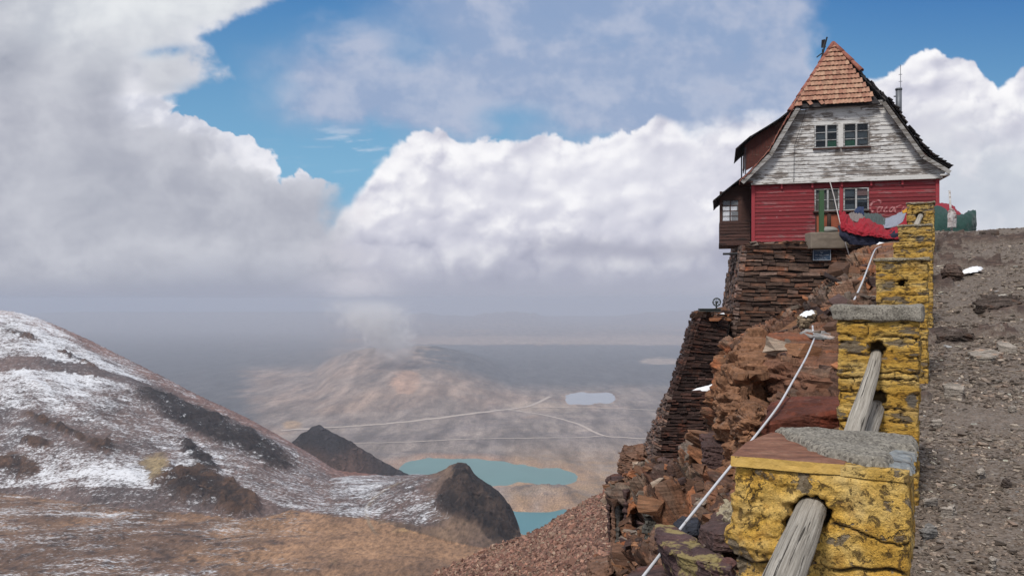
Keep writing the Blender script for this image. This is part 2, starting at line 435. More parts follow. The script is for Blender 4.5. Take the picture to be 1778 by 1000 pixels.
class MB:
    """collects simple solids into one mesh"""
    def __init__(s): s.v = []; s.f = []; s.mi = []; s.cur = 0
    def add(s, vs, fs):
        b = len(s.v); s.v += [tuple(v) for v in vs]; s.f += [tuple(b + i for i in f) for f in fs]; s.mi += [s.cur] * len(fs)
    def box(s, lo, hi, M=None, jit=0.0):
        x0, y0, z0 = lo; x1, y1, z1 = hi
        vs = [(x0, y0, z0), (x1, y0, z0), (x1, y1, z0), (x0, y1, z0), (x0, y0, z1), (x1, y0, z1), (x1, y1, z1), (x0, y1, z1)]
        if jit: vs = [tuple(c + random.uniform(-jit, jit) for c in v) for v in vs]
        if M is not None: vs = [M @ Vector(v) for v in vs]
        s.add(vs, [(0, 3, 2, 1), (4, 5, 6, 7), (0, 1, 5, 4), (1, 2, 6, 5), (2, 3, 7, 6), (3, 0, 4, 7)])
    def prism(s, poly, y0, y1, M=None):
        """poly in (x,z), extruded along y"""
        n = len(poly)
        vs = [(p[0], y0, p[1]) for p in poly] + [(p[0], y1, p[1]) for p in poly]
        if M is not None: vs = [M @ Vector(v) for v in vs]
        fs = [tuple(range(n)), tuple(range(2 * n - 1, n - 1, -1))]
        fs += [(i, i + n, (i + 1) % n + n, (i + 1) % n) for i in range(n)]
        s.add(vs, fs)
    def hexa(s, P):
        """8 corners: bottom 4 (ccw), top 4"""
        s.add(P, [(0, 3, 2, 1), (4, 5, 6, 7), (0, 1, 5, 4), (1, 2, 6, 5), (2, 3, 7, 6), (3, 0, 4, 7)])
    def tube(s, pts, rad, n=8, caps=True, squash=1.0):
        pts = [Vector(p) for p in pts]; m = len(pts)
        rads = rad if hasattr(rad, '__len__') else [rad] * m
        rings = []; up = Vector((0, 0, 1))
        for i, p in enumerate(pts):
            d = (pts[min(i + 1, m - 1)] - pts[max(i - 1, 0)]).normalized()
            if abs(d.dot(up)) > 0.95: side = d.cross(Vector((1, 0, 0))).normalized()
            else: side = d.cross(up).normalized()
            nn = side.cross(d).normalized()
            rings.append([p + (side * math.cos(2 * math.pi * k / n) + nn * math.sin(2 * math.pi * k / n) * squash) * rads[i] for k in range(n)])
        vs = [v for rg in rings for v in rg]
        fs = [(i * n + k, i * n + (k + 1) % n, (i + 1) * n + (k + 1) % n, (i + 1) * n + k) for i in range(m - 1) for k in range(n)]
        if caps: fs += [tuple(range(n - 1, -1, -1)), tuple((m - 1) * n + k for k in range(n))]
        s.add(vs, fs)
    def mesh(s, name, smooth=False):
        me = bpy.data.meshes.new(name); me.from_pydata([tuple(v) for v in s.v], [], s.f)
        me.polygons.foreach_set('use_smooth', [smooth] * len(s.f)); me.polygons.foreach_set('material_index', s.mi); me.update(); return me
    def build(s, name, mat, parent=None, smooth=False, bevel=0.0, fixn=True):
        me = s.mesh(name, smooth)
        if fixn:
            bm = bmesh.new(); bm.from_mesh(me); bmesh.ops.recalc_face_normals(bm, faces=bm.faces); bm.to_mesh(me); bm.free()
        o = link(name, me, mat, parent)
        if bevel:
            b = o.modifiers.new('bevel', 'BEVEL'); b.width = bevel; b.segments = 2; b.limit_method = 'ANGLE'
        return o
def new_mat(name):
    m = bpy.data.materials.new(name); m.use_nodes = True
    t = m.node_tree; t.nodes.clear()
    n = NT(t)
    out = t.nodes.new('ShaderNodeOutputMaterial'); p = t.nodes.new('ShaderNodeBsdfPrincipled')
    t.links.new(p.outputs[0], out.inputs[0])
    n.p = p; n.out = out
    p.inputs['Roughness'].default_value = 0.85
    p.inputs['Specular IOR Level'].default_value = 0.3
    return m, n
def fin_mat(n, color, rough=None, normal=None, metal=None):
    n.put(n.p.inputs['Base Color'], color)
    if rough is not None: n.put(n.p.inputs['Roughness'], rough)
    if normal is not None: n.put(n.p.inputs['Normal'], normal)
    if metal is not None: n.put(n.p.inputs['Metallic'], metal)

# ------------------------------------------------------------------ sky dome (front), outside the air
def build_sky():
    st = 2.0
    gx = np.arange(-620, 2420, st); gy = np.arange(-520, 620, st)
    X, Y = np.meshgrid(gx, gy)
    c = clouds(X, Y)
    s = (X - PCX) / FPX; t = (PHY - Y) / FPX
    n = np.sqrt(1 + s * s + t * t)
    Rr = 60000.0
    V = np.stack([s / n * Rr, Rr / n, t / n * Rr], -1).reshape(-1, 3)
    me = np_mesh('sky', V, grid_faces(len(gy), len(gx)), True, {'col': c.reshape(-1, 3)})
    m = bpy.data.materials.new('sky_light'); m.use_nodes = True; t_ = m.node_tree; t_.nodes.clear(); q = NT(t_)
    e = t_.nodes.new('ShaderNodeEmission'); q.put(e.inputs[0], q.attr('col')); e.inputs[1].default_value = 1.0
    o_ = t_.nodes.new('ShaderNodeOutputMaterial'); t_.links.new(e.outputs[0], o_.inputs[0])
    m.cycles.emission_sampling = 'NONE'
    o = link('sky', me, m); o['kind'] = 'structure'
build_sky()

# ------------------------------------------------------------------ far terrain
ZP = -400.0
def crest_layer(PX, Yv, Yf, zf, Yc, zc, Yb, zb, round_=1.35):
    t = np.clip((Yv - Yf) / (Yc - Yf), 0, 1)
    front = zf + (zc - zf) * (1 - (1 - t) ** round_)
    tb = np.clip((Yv - Yc) / (Yb - Yc), 0, 1)
    back = zc + (zb - zc) * tb
    z = np.where(Yv < Yc, front, back)
    return np.where((Yv < Yf) | (Yv > Yb), -9999.0, z)
def zpy(py, Y): return (PHY - py) / FPX * Y
def smax(a, b, k):
    h = np.clip(0.5 + 0.5 * (a - b) / k, 0, 1); return b * (1 - h) + a * h + k * h * (1 - h)
LAKES = []
def lake_mask(x, y, poly):
    """signed-ish inside measure by even-odd on polygon"""
    inside = np.zeros(x.shape, bool); n = len(poly)
    for i in range(n):
        x0, y0 = poly[i]; x1, y1 = poly[(i + 1) % n]
        c = ((y0 > y) != (y1 > y)) & (x < (x1 - x0) * (y - y0) / (y1 - y0 + 1e-12) + x0)
        inside ^= c
    return inside
def lake_poly(pts, z):
    out = []
    for px, py in pts:
        Y = z * FPX / (PHY - py); out.append(((px - PCX) / FPX * Y, Y))
    # round the outline off
    for _ in range(3):
        q = []
        for i in range(len(out)):
            a = out[i]; b = out[(i + 1) % len(out)]
            q += [(a[0] * .75 + b[0] * .25, a[1] * .75 + b[1] * .25), (a[0] * .25 + b[0] * .75, a[1] * .25 + b[1] * .75)]
        out = q
    return [(a + 7 * vn2(np.array([a / 30.0]), np.array([b / 40.0]), 4)[0], b + 22 * vn2(np.array([a / 45.0]), np.array([b / 70.0]), 6)[0] + 8 * vn2(np.array([a / 14.0]), np.array([b / 30.0]), 7)[0]) for a, b in out]
ZL = -399.0
L1 = lake_poly([(690, 822), (700, 803), (740, 796), (800, 795), (860, 800), (905, 808), (950, 812), (990, 817), (1004, 826), (1000, 838), (960, 843),
                (925, 840), (900, 838), (870, 846), (820, 842), (760, 838), (720, 835)], ZL)
L2 = lake_poly([(878, 886), (905, 884), (935, 885), (960, 880), (992, 880), (996, 890), (975, 912), (950, 930), (915, 932), (890, 915), (876, 900)], ZL)
L3 = lake_poly([(980, 686), (996, 683), (1012, 680), (1030, 683), (1052, 680), (1066, 684), (1070, 694), (1058, 701), (1040, 699), (1022, 704), (1000, 701), (984, 703)], ZL)
LAKES = [L1, L2, L3]

def terrain(PX, Yv):
    """height, colour, snow amount, rock amount of the country below"""
    x = (PX - PCX) / FPX * Yv; y = Yv
    n1 = fb2(x / 900, y / 900, 5, 101); n2 = fb2(x / 160, y / 160, 6, 102); n3 = fb2(x / 34, y / 34, 5, 103); n4 = fb2(x / 9, y / 9, 4, 104)
    # valley floor and plain
    mead = -150 + 3.4 * n2 + 2.0 * n3 + 0.8 * n4 + 3 * np.exp(-((y - 520) / 25) ** 2) * n2
    right = sst(PX + 14 * n2 * 3, 838, 908)
    mead = mead * (1 - right) + (-150 - np.clip(y - 430, 0, 440) * 0.56) * right
    near = np.where(y < 430, -0.352 * y, mead); near = np.where(y < 430, np.minimum(near, -0.30 * y - 5), mead)
    near = near * (y < 430) + mead * (y >= 430)
    z = near
    t = sst(y, 640, 1300); z = z * (1 - t) + ZP * t
    hil = np.clip(y - 1300, 0, 2500) / 2500
    z = z + t * (12 * n1 * hil + 2.5 * n2)
    # brown rise in the middle distance
    c1 = isp(PX, [(-600, 800), (380, 760), (430, 722), (480, 690), (530, 655), (580, 622), (640, 606), (720, 600), (780, 606), (860, 632), (940, 668), (1000, 700), (1050, 722), (1500, 760)])
    Yc = 4500.0; zc = np.maximum(zpy(c1, Yc), ZP - 5)
    L = crest_layer(PX, y, 2450, ZP - 2, Yc, zc, 7000, ZP - 60, 1.25)
    L = L + np.where(L > -9000, (14 * fb2(x / 260 + y / 600, y / 700, 5, 110)) * np.clip((zc - ZP) / 60, 0, 1), 0)
    z = np.where(y > 2000, smax(z, L, 10), z)
    # far tablelands and ranges
    c2 = isp(PX, [(-600, 548), (0, 545), (150, 541), (280, 541), (560, 541), (620, 548), (660, 560), (1700, 560)])
    z = np.maximum(z, crest_layer(PX, y, 10000, ZP, 14000, zpy(c2, 14000), 16000, ZP))
    c3 = isp(PX, [(-600, 590), (560, 560), (640, 548), (720, 545), (800, 548), (850, 543), (900, 541), (960, 552), (1010, 560), (1060, 578), (1120, 585), (1700, 590)]) + 4 * vn2(PX / 40, PX * 0, 8) + 2 * vn2(PX / 13, PX * 0, 9)
    z = np.maximum(z, crest_layer(PX, y, 12000, ZP, 16500, zpy(c3, 16500), 19000, ZP))
    c4 = isp(PX, [(-600, 600), (850, 592), (930, 588), (980, 581), (1040, 578), (1100, 575), (1160, 577), (1250, 580), (1700, 580)])
    z = np.maximum(z, crest_layer(PX, y, 8200, ZP, 9300, zpy(c4, 9300), 11000, ZP))
    c5 = isp(PX, [(-600, 600), (960, 560), (1040, 552), (1100, 545), (1200, 538), (1700, 520)]) + 3 * vn2(PX / 30, PX * 0, 18)
    z = np.maximum(z, crest_layer(PX, y, 14000, ZP, 18000, zpy(c5, 18000), 19500, ZP))
    # dark peak beyond the snowy flank
    c6 = isp(PX, [(440, 830), (480, 795), (505, 768), (530, 748), (551, 737), (575, 748), (610, 766), (640, 785), (665, 800), (700, 818), (718, 828), (760, 850), (790, 1400)]) + 2.2 * vn2(PX / 11, PX * 0, 28)
    Lp = crest_layer(PX, y, 860, -330, 1010 + 0 * PX, zpy(c6, 1010), 1400, ZP, 1.1)
    Lp = Lp + np.where(Lp > -900, 24 * rd2(x / 48 + y / 130, y / 160, 6, 31, .56) - 16, 0) * np.clip((1010 - y) / 60, 0, 1)
    z = np.maximum(z, Lp); isp_ = z <= Lp + 0.01
    # low red saddle
    c7 = isp(PX, [(500, 835), (560, 812), (600, 818), (640, 822), (690, 828), (720, 835), (760, 850), (780, 880), (800, 1400)]) + 1.5 * vn2(PX / 9, PX * 0, 38)
    Ls = crest_layer(PX, y, 640, -175, 800, zpy(c7, 800), 1000, -330)
    Ls = np.where(PX > 800, -9999, Ls); z = np.maximum(z, Ls); iss = z <= Ls + 0.01
    # snowy flank on the left
    cB = isp(PX, [(-700, 508), (-300, 518), (-100, 530), (0, 538), (30, 542), (60, 550), (120, 574), (160, 592), (200, 612), (250, 637), (300, 662), (350, 688), (400, 711),
                  (440, 731), (460, 742), (475, 750), (500, 765), (540, 788), (575, 810), (600, 823), (640, 842), (700, 872), (760, 900), (790, 1400)]) + 0.8 * vn2(PX / 15, PX * 0, 48)
    YcB = isp(PX, [(-700, 1100), (0, 950), (300, 850), (600, 715), (760, 660)])
    YfB = isp(PX, [(-700, 640), (0, 612), (250, 560), (430, 545), (600, 560), (760, 560)])
    zf = np.full(PX.shape, -152.0)
    LB = crest_layer(PX, y, YfB, zf, YcB, zpy(cB, YcB), YcB + 330, -330, 1.22)
    LB = np.where(PX > 780, -9999, LB); tB = np.clip((y - YfB) / (YcB - YfB), 0, 1)
    env = np.sin(np.pi * tB) ** 0.6
    pyB = PHY - LB * FPX / y
    rot = x * 0.80 - y * 0.6; rot2 = x * 0.6 + y * 0.8
    LB = LB + np.where(LB > -900, env * (9 * fb2(rot / 190, rot2 / 60, 5, 51) + 2.2 * fb2(x / 22, y / 22, 4, 52)), 0)
    def blob(a, b, ra, rb, ang=0.0, w=0.25):
        ca, sa = math.cos(R(ang)), math.sin(R(ang))
        u = ((PX - a) * ca + (pyB - b) * sa) / ra; v = (-(PX - a) * sa + (pyB - b) * ca) / rb
        return sst(np.sqrt(u * u + v * v) + w * n3 * 2.0 + w * n4, 1.32, 0.60)
    o1 = np.maximum(blob(350, 735, 120, 24, 27), blob(440, 775, 70, 20, 30)); o1 = np.maximum(o1, blob(345, 795, 42, 13, 40))
    o2 = np.maximum(blob(345, 848, 78, 30, 18), blob(400, 872, 50, 22, 22)); o3 = np.maximum(blob(178, 775, 30, 11, 10), blob(28, 808, 40, 20, 15)); o3 = np.maximum(o3, blob(60, 770, 28, 7, 15)); o3 = np.maximum(o3, blob(100, 745, 60, 6, 25))
    o3 = np.maximum(o3, blob(40, 582, 30, 4, 12)); o3 = np.maximum(o3, blob(130, 622, 34, 3.5, 24))
    rock = np.maximum(np.maximum(o1, o2), o3 * 0.9)
    LB = LB + np.where(LB > -900, rock * (10 * rd2(x / 26 + n3, y / 16, 6, 53, 0.58) - 3.5) + o2 * 4, 0)
    z = np.maximum(z, LB); isB = (z <= LB + 0.01)
    # knoll with the dark face
    cK = isp(PX, [(560, 880), (600, 868), (640, 852), (680, 838), (720, 827), (755, 821), (775, 812), (788, 804), (803, 802), (815, 810), (826, 824), (845, 838), (865, 853), (883, 874), (893, 893), (901, 912), (905, 932), (912, 985), (925, 1500)]) + 1.2 * vn2(PX / 8, PX * 0, 58)
    YcK = isp(PX, [(560, 620), (700, 610), (800, 600), (905, 560), (912, 550)])
    YfK = isp(PX, [(560, 560), (700, 525), (800, 490), (850, 478), (905, 492), (912, 500)])
    zfK = isp(PX, [(560, -152), (700, -151), (800, -150), (870, -148), (905, -152), (912, -180)])
    LK = crest_layer(PX, y, YfK, zfK, YcK, zpy(cK, YcK), YcK + 260, -300, 1.75)
    LK = np.where(PX > 914, -9999, LK); pyK = PHY - LK * FPX / y
    # boundary between the grassy shoulder and the dark rock face
    face = sst(PX - isp(pyK, [(790, 778), (820, 783), (850, 755), (880, 760), (900, 800), (920, 838), (950, 865)]) + 16 * n3, -6, 8)
    tK = np.clip((y - YfK) / (YcK - YfK), 0, 1)
    LK = LK + np.where(LK > -900, np.sin(np.pi * tK) ** 0.5 * (face * (15 * rd2(x / 17 + n3 * .5, y / 40 + LK / 30, 6, 59, 0.58) - 8) + 2.4 * n3 + 2 * n2), 0)
    z = np.maximum(z, LK); isK = (z <= LK + 0.01)
    # lakes
    wet = np.zeros(PX.shape)
    for i, P in enumerate(LAKES):
        b0 = min(p[1] for p in P) - 260; b1 = max(p[1] for p in P) + 260; a0 = min(p[0] for p in P) - 200; a1 = max(p[0] for p in P) + 200
        reg = (y > b0) & (y < b1) & (x > a0) & (x < a1)
        cx = np.mean([p[0] for p in P]); cy = np.mean([p[1] for p in P])
        if reg.any():
            xs, ys = x[reg], y[reg]
            d = np.full(xs.shape, 1e9)
            for k in range(len(P)):
                p0 = P[k]; p1 = P[(k + 1) % len(P)]
                ex, ey = p1[0] - p0[0], p1[1] - p0[1]; q = np.clip(((xs - p0[0]) * ex + (ys - p0[1]) * ey) / (ex * ex + ey * ey + 1e-9), 0, 1)
                d = np.minimum(d, np.hypot(xs - p0[0] - q * ex, ys - p0[1] - q * ey))
            d = np.where(lake_mask(xs, ys, P), -d, d)
            zz = z[reg]; shore = sst(d, 130, 5)
            zz = zz * (1 - shore) + (ZL + np.clip(d * 0.09, -5, 6)) * shore
            z[reg] = zz
            ww = wet[reg]; ww = np.maximum(ww, sst(d, 75 if i < 2 else 30, 8) * (1 if i < 2 else 0.4)); wet[reg] = ww
    # small hills between the two nearer lakes
    hb = 24 * np.exp(-((x - at(935, 862, 1).x * 1600) / 40) ** 2 - ((y - 1600) / 60) ** 2) + 12 * np.exp(-((x - at(880, 862, 1).x * 1620) / 30) ** 2 - ((y - 1625) / 40) ** 2) + 16 * np.exp(-((x - at(985, 862, 1).x * 1600) / 30) ** 2 - ((y - 1600) / 40) ** 2)
    z = z + hb * (1 + 0.6 * n3) * (wet < 2)
    py = PHY - z * FPX / y
    # ---------------- colour (mostly the ground's own)
    C = lerp3((0.215, 0.175, 0.150), (0.150, 0.125, 0.115), sst(n2 + 0.6 * n3, -0.4, 0.5))
    C = lerp3(C, (0.27, 0.185, 0.135), sst(n1 + 0.5 * n2, 0.05, 0.5) * 0.7)
    def mixc(C, c, a): return lerp3(C, c, np.clip(a, 0, 1))
    # rise: warm left flank, pale scar
    C = mixc(C, (0.25, 0.18, 0.14), sst(y, 2450, 3200) * sst(y, 4700, 4300) * (0.4 + 0.6 * sst(fb2(x / 140, y / 500, 5, 77), -0.2, 0.4)) * sst(PX, 1000, 860))
    mot = fb2(x / 80, y / 520, 6, 120, 0.62); gul = rd2(x / 150 + 0.6 * n2, y / 420, 5, 121)
    C = C * np.where(y > 1300, (0.72 + 0.75 * sst(mot, -0.45, 0.5)), 1.0)[..., None]
    C = mixc(C, (0.085, 0.070, 0.065), (y > 1900) * sst(gul, 0.80, 0.95) * 0.55); C = mixc(C, (0.36, 0.29, 0.24), (y > 1500) * sst(fb2(x / 120 + n2, y / 60, 5, 122), 0.38, 0.62) * 0.5)
    scar = sst(np.sqrt(((PX - 703) / 26) ** 2 + ((py - 663) / 20) ** 2) + 0.5 * n2 + 0.5 * n3, 1.15, 0.7) * sst(y, 2500, 3000) * (y < 5000)
    C = mixc(C, (0.42, 0.26, 0.18), scar * 0.8)
    # darker stretches of the plain
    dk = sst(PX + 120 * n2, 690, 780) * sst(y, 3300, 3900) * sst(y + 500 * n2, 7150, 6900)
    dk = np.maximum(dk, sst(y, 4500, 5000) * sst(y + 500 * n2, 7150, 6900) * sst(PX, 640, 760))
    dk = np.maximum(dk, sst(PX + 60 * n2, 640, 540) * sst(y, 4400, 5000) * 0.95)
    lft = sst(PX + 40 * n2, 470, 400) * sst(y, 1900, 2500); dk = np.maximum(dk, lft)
    C = mixc(C, lerp3((0.070, 0.076, 0.084), (0.26, 0.25, 0.25), sst(y, 4500, 13000)), dk * 0.93)  # paler with distance: a haze fade put into the ground colour
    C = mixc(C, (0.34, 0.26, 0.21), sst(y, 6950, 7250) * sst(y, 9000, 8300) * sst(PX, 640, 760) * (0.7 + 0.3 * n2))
    C = mixc(C, (0.30, 0.24, 0.20), sst(np.sqrt(((PX - 1150) / 40) ** 2 + ((py - 627) / 6) ** 2) + n2 * 0.5, 1.1, 0.8))
    C = mixc(C, (0.40, 0.31, 0.24), sst(np.sqrt(((PX - 935) / 60) ** 2 + ((py - 706) / 10) ** 2) + 0.5 * n2 + 0.3 * n3, 1.2, 0.5) * (y > 2000) * 0.6)
    C = mixc(C, (0.42, 0.27, 0.15), sst(np.sqrt(((PX - 508) / 18) ** 2 + ((py - 737) / 8) ** 2) + 0.4 * n3, 1.2, 0.6) * (y > 1800) * 0.7)
    # shores
    C = mixc(C, (0.36, 0.20, 0.12), wet * 0.65 * (0.7 + 0.8 * n3))
    org = sst(y, 1300, 1400) * sst(y, 2350, 1800) * sst(PX, 860, 900)
    C = mixc(C, (0.34, 0.215, 0.115), org * (0.55 + 0.6 * n3 + 0.4 * n2)); C = mixc(C, (0.13, 0.105, 0.095), sst(hb, 8, 16) * sst(n3, -0.1, 0.2) * 0.9)
    vr = sst(y, 560, 640) * sst(y, 1400, 1250); C = mixc(C, (0.20, 0.11, 0.085), vr * 0.8)
    # meadow
    md = sst(y, 700, 640)
    M_ = lerp3((0.260, 0.152, 0.088), (0.128, 0.078, 0.054), sst(n2 + 0.7 * n3 - 0.25 * sst(PX, 250, 600) + 0.35, -0.15, 0.55))
    M_ = lerp3(M_, (0.42, 0.27, 0.125), sst(n3 + 0.8 * n2 + 0.5 * np.exp(-((PX - 760) / 110) ** 2 - ((py - 930) / 25) ** 2), 0.25, 0.75) * sst(PX, 300, 600))
    M_ = lerp3(M_, (0.060, 0.040, 0.034), sst(rd2(x / 36, y / 24, 5, 71) + 0.35 * n4, 0.74, 0.93) * sst(PX, 760, 350) * 0.9)
    C = mixc(C, M_, md)
    # snowy flank
    red = lerp3((0.120, 0.084, 0.076), (0.075, 0.060, 0.060), sst(n3 + n2, -0.4, 0.5))
    C = np.where(isB[..., None], red, C)
    crest = isB * sst(pyB - cB, 26, 6)
    C = mixc(C, (0.20, 0.11, 0.09), crest * 0.7)
    C = mixc(C, lerp3((0.046, 0.036, 0.037), (0.018, 0.015, 0.018), sst(n4, -0.3, 0.3)), isB * o1 * 0.96)
    C = mixc(C, lerp3((0.150, 0.084, 0.054), (0.046, 0.030, 0.026), sst(n3 + n4, -0.3, 0.3)), isB * np.maximum(o2, o3) * 0.92)
    yel = isB * sst(np.sqrt(((PX - 268) / 26) ** 2 + ((pyB - 812) / 25) ** 2) + 0.9 * n3 + 0.3 * n4, 1.2, 0.5) * 0.85
    C = mixc(C, (0.25, 0.19, 0.10), yel)
    # knoll
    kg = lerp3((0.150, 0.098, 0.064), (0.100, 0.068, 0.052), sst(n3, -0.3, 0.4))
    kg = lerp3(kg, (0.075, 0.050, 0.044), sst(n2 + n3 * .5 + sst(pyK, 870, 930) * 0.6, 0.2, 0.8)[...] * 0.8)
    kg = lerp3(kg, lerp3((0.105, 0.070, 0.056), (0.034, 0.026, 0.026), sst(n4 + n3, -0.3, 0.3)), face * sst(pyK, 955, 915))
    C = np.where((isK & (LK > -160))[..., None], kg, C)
    trk = sst(np.abs(PX - isp(py, [(835, 700), (850, 668), (870, 645), (885, 636), (905, 640), (930, 655)])), 4.5, 2) * sst(py, 833, 838) * sst(py, 935, 915) * (y < 800)
    bd = isp(PX, [(-700, 850), (0, 852), (250, 878), (400, 892), (470, 888), (560, 893), (640, 903), (770, 918), (850, 938), (1700, 950)]) + 7 * n3 + 10 * n2
    SK = (~isB) & (y < 720) & (PX < 800); skm = SK * sst(PX, 470, 540) * sst(PX, 800, 720) * sst(bd - py, -3, 5)
    C = mixc(C, lerp3((0.115, 0.078, 0.072), (0.068, 0.052, 0.052), sst(n3 + n4, -0.4, 0.4)), skm * 0.9)
    # red saddle, dark peak
    C = np.where((iss & ~isB & ~isK)[..., None], lerp3((0.17, 0.085, 0.065), (0.09, 0.055, 0.05), sst(n3, -0.3, 0.4)), C)
    pk = lerp3((0.052, 0.048, 0.055), (0.030, 0.028, 0.034), sst(n3, -0.2, 0.3)); pk = lerp3(pk, (0.17, 0.100, 0.078), sst(py + 26 * n3, 768, 800) * sst(PX, 690, 600) * 0.8)
    C = np.where((isp_ & ~isB & ~isK & ~iss)[..., None], pk, C)
    C = mixc(C, (0.20, 0.155, 0.11), trk * 0.7)
    # ---------------- snow amount 0..1
    sn = np.zeros(PX.shape)
    sB = 0.50 + 0.18 * sst(pyB, 700, 600) + 0.28 * n2 + 0.30 * fb2(rot / 110, rot2 / 18, 5, 81)
    sB = sB - 0.30 * sst(pyB - cB, 34, 0) * sst(PX, 40, 160) - 0.03 * sst(PX, 420, 520) - 0.03 * sst(PX, 150, 420) * sst(pyB - cB, 130, 30)
    sB = sB + 0.30 * np.exp(-((PX - 60) / 120) ** 2 - ((pyB - 665) / 30) ** 2) + 0.36 * np.exp(-((PX - 190) / 95) ** 2 - ((pyB - 822) / 22) ** 2)
    sB = sB - 0.20 * np.exp(-((PX - 90) / 150) ** 2 - ((pyB - 735 - 0.25 * (PX - 60)) / 22) ** 2)
    sB = sB * (1 - rock * (0.80 - 0.5 * sst(n4 + n3, 0.1, 0.5))) * (1 - yel)
    sB = sB + 0.10 * n4 - 0.16 * sst(rd2(rot / 60, rot2 / 14, 5, 88), 0.72, 0.95)
    sB = np.where(pyB > 846 + 10 * n2 + sst(PX, 380, 520) * 40, sB * 0.45, sB)
    sn = np.where(isB, sB, sn)
    sm = 0.26 + 0.50 * fb2(x / 60, y / 22, 5, 83) + 0.22 * np.exp(-((py - 888) / 12) ** 2) * sst(PX, 320, 80) + 0.2 * np.exp(-((PX - 430) / 60) ** 2 - ((py - 893) / 14) ** 2)
    sn = np.where(~isB & (y < 640) & (PX < 760), sm * sst(PX, 660, 380), sn)
    sk = (0.40 * sst(PX, 800, 730) * sst(PX, 600, 650) * sst(py, 842, 856) * sst(py, 912, 898) + 0.25 * n3)
    sn = np.where(isK & (face < 0.4), np.maximum(sn, sk), sn)
    sn = np.where(skm > 0.02, np.maximum(sn, skm * (0.46 + 0.35 * n3 + 0.2 * n2 - 0.22 * sst(PX, 640, 770))), sn)
    sn = np.where(iss & ~isK & (py < 842), 0.20 * sst(PX, 620, 560), sn)
    return z, np.clip(C, 0.01, 1), np.clip(sn, 0, 1.2), np.clip(np.where(isB, rock, 0) + np.where(isK, face, 0) + isp_ * 1.0, 0, 1)

def make_terrain_mat(name='terrain_ground', sc=1.0, bumpd=1.2):
    m, n = new_mat(name)
    P = n.tc('Object')
    col = n.attr('col'); sn = n.attr('snow', 2)
    a = n.noise(n.mapping(P, rot=(0, 0, 0.25), sc=(1, 0.30, 1)), 0.024 * sc, 9, 0.66); b = n.noise(n.mapping(P, sc=(1, 0.5, 1)), 0.36 * sc, 5, 0.68); d = n.noise(n.mapping(P, rot=(0, 0, R(37)), sc=(0.22, 1.0, 0.6)), 0.16 * sc, 7, 0.68)
    c1 = n.mix(1.0, col, n.ramp(a, [(0.30, 0.62), (0.70, 1.42)]), 'MULTIPLY')
    c1 = n.mix(1.0, c1, n.ramp(b, [(0.32, 0.50), (0.68, 1.55)]), 'MULTIPLY')
    b2 = n.noise(n.mapping(P, rot=(0, 0, R(37)), sc=(0.45, 1.0, 0.8)), 0.75 * sc, 4, 0.7)
    rk = n.attr('rock', 2); rn = n.noise(n.mapping(P, sc=(1, 1, 2.2)), 0.11 * sc, 8, 0.72, 0.4, kind='RIDGED_MULTIFRACTAL')
    c1 = n.mix(rk, c1, n.mix(1.0, c1, n.ramp(rn, [(0.15, 0.45), (0.55, 1.0), (1.0, 1.9)]), 'MULTIPLY'))
    thr = n.m('ADD', n.m('MULTIPLY', n.m('SUBTRACT', d, 0.5), 1.6), n.m('MULTIPLY', n.m('SUBTRACT', b2, 0.5), 2.3))
    sm = n.ss(n.m('ADD', sn, thr), 0.30, 0.98)
    sm = n.m('MULTIPLY', sm, n.ss(sn, 0.03, 0.20))
    c2 = n.mix(n.m('MULTIPLY', sm, 0.92), c1, (0.74, 0.76, 0.80))
    nb = n.bump(n.m('ADD', n.m('ADD', n.m('MULTIPLY', b, 0.5), a), n.m('MULTIPLY', n.m('MULTIPLY', rk, rn), 1.6)), 1.0, bumpd * 1.6)
    fin_mat(n, c2, 0.92, nb)
    return m
mat_terrain = make_terrain_mat()
def build_terrain():
    px = np.concatenate([np.linspace(-2500, -640, 60), np.arange(-620, 1700, 2.0), np.linspace(1710, 3300, 50)])
    Ys = np.concatenate([np.geomspace(104, 415, 40)[:-1], np.geomspace(415, 720, 330)[:-1], np.geomspace(720, 1350, 150)[:-1], np.geomspace(1350, 4700, 300)[:-1], np.geomspace(4700, 19600, 150)])
    PX, Yv = np.meshgrid(px, Ys)
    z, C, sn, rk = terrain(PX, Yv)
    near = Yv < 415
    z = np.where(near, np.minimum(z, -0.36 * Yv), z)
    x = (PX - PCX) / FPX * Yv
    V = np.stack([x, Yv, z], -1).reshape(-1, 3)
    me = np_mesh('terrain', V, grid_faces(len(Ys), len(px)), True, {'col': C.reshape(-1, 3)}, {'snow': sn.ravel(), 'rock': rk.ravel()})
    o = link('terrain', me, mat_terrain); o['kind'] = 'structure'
    return px, Ys, z
T_px, T_Y, T_z = build_terrain()
def tz(px, Y):
    """height of the terrain sheet at a column and distance"""
    px = np.asarray(px, float); Y = np.asarray(Y, float)
    i = np.clip(np.searchsorted(T_Y, Y) - 1, 0, len(T_Y) - 2); j = np.clip(np.searchsorted(T_px, px) - 1, 0, len(T_px) - 2)
    a = (Y - T_Y[i]) / (T_Y[i + 1] - T_Y[i]); b = (px - T_px[j]) / (T_px[j + 1] - T_px[j])
    return (T_z[i, j] * (1 - a) + T_z[i + 1, j] * a) * (1 - b) + (T_z[i, j + 1] * (1 - a) + T_z[i + 1, j + 1] * a) * b

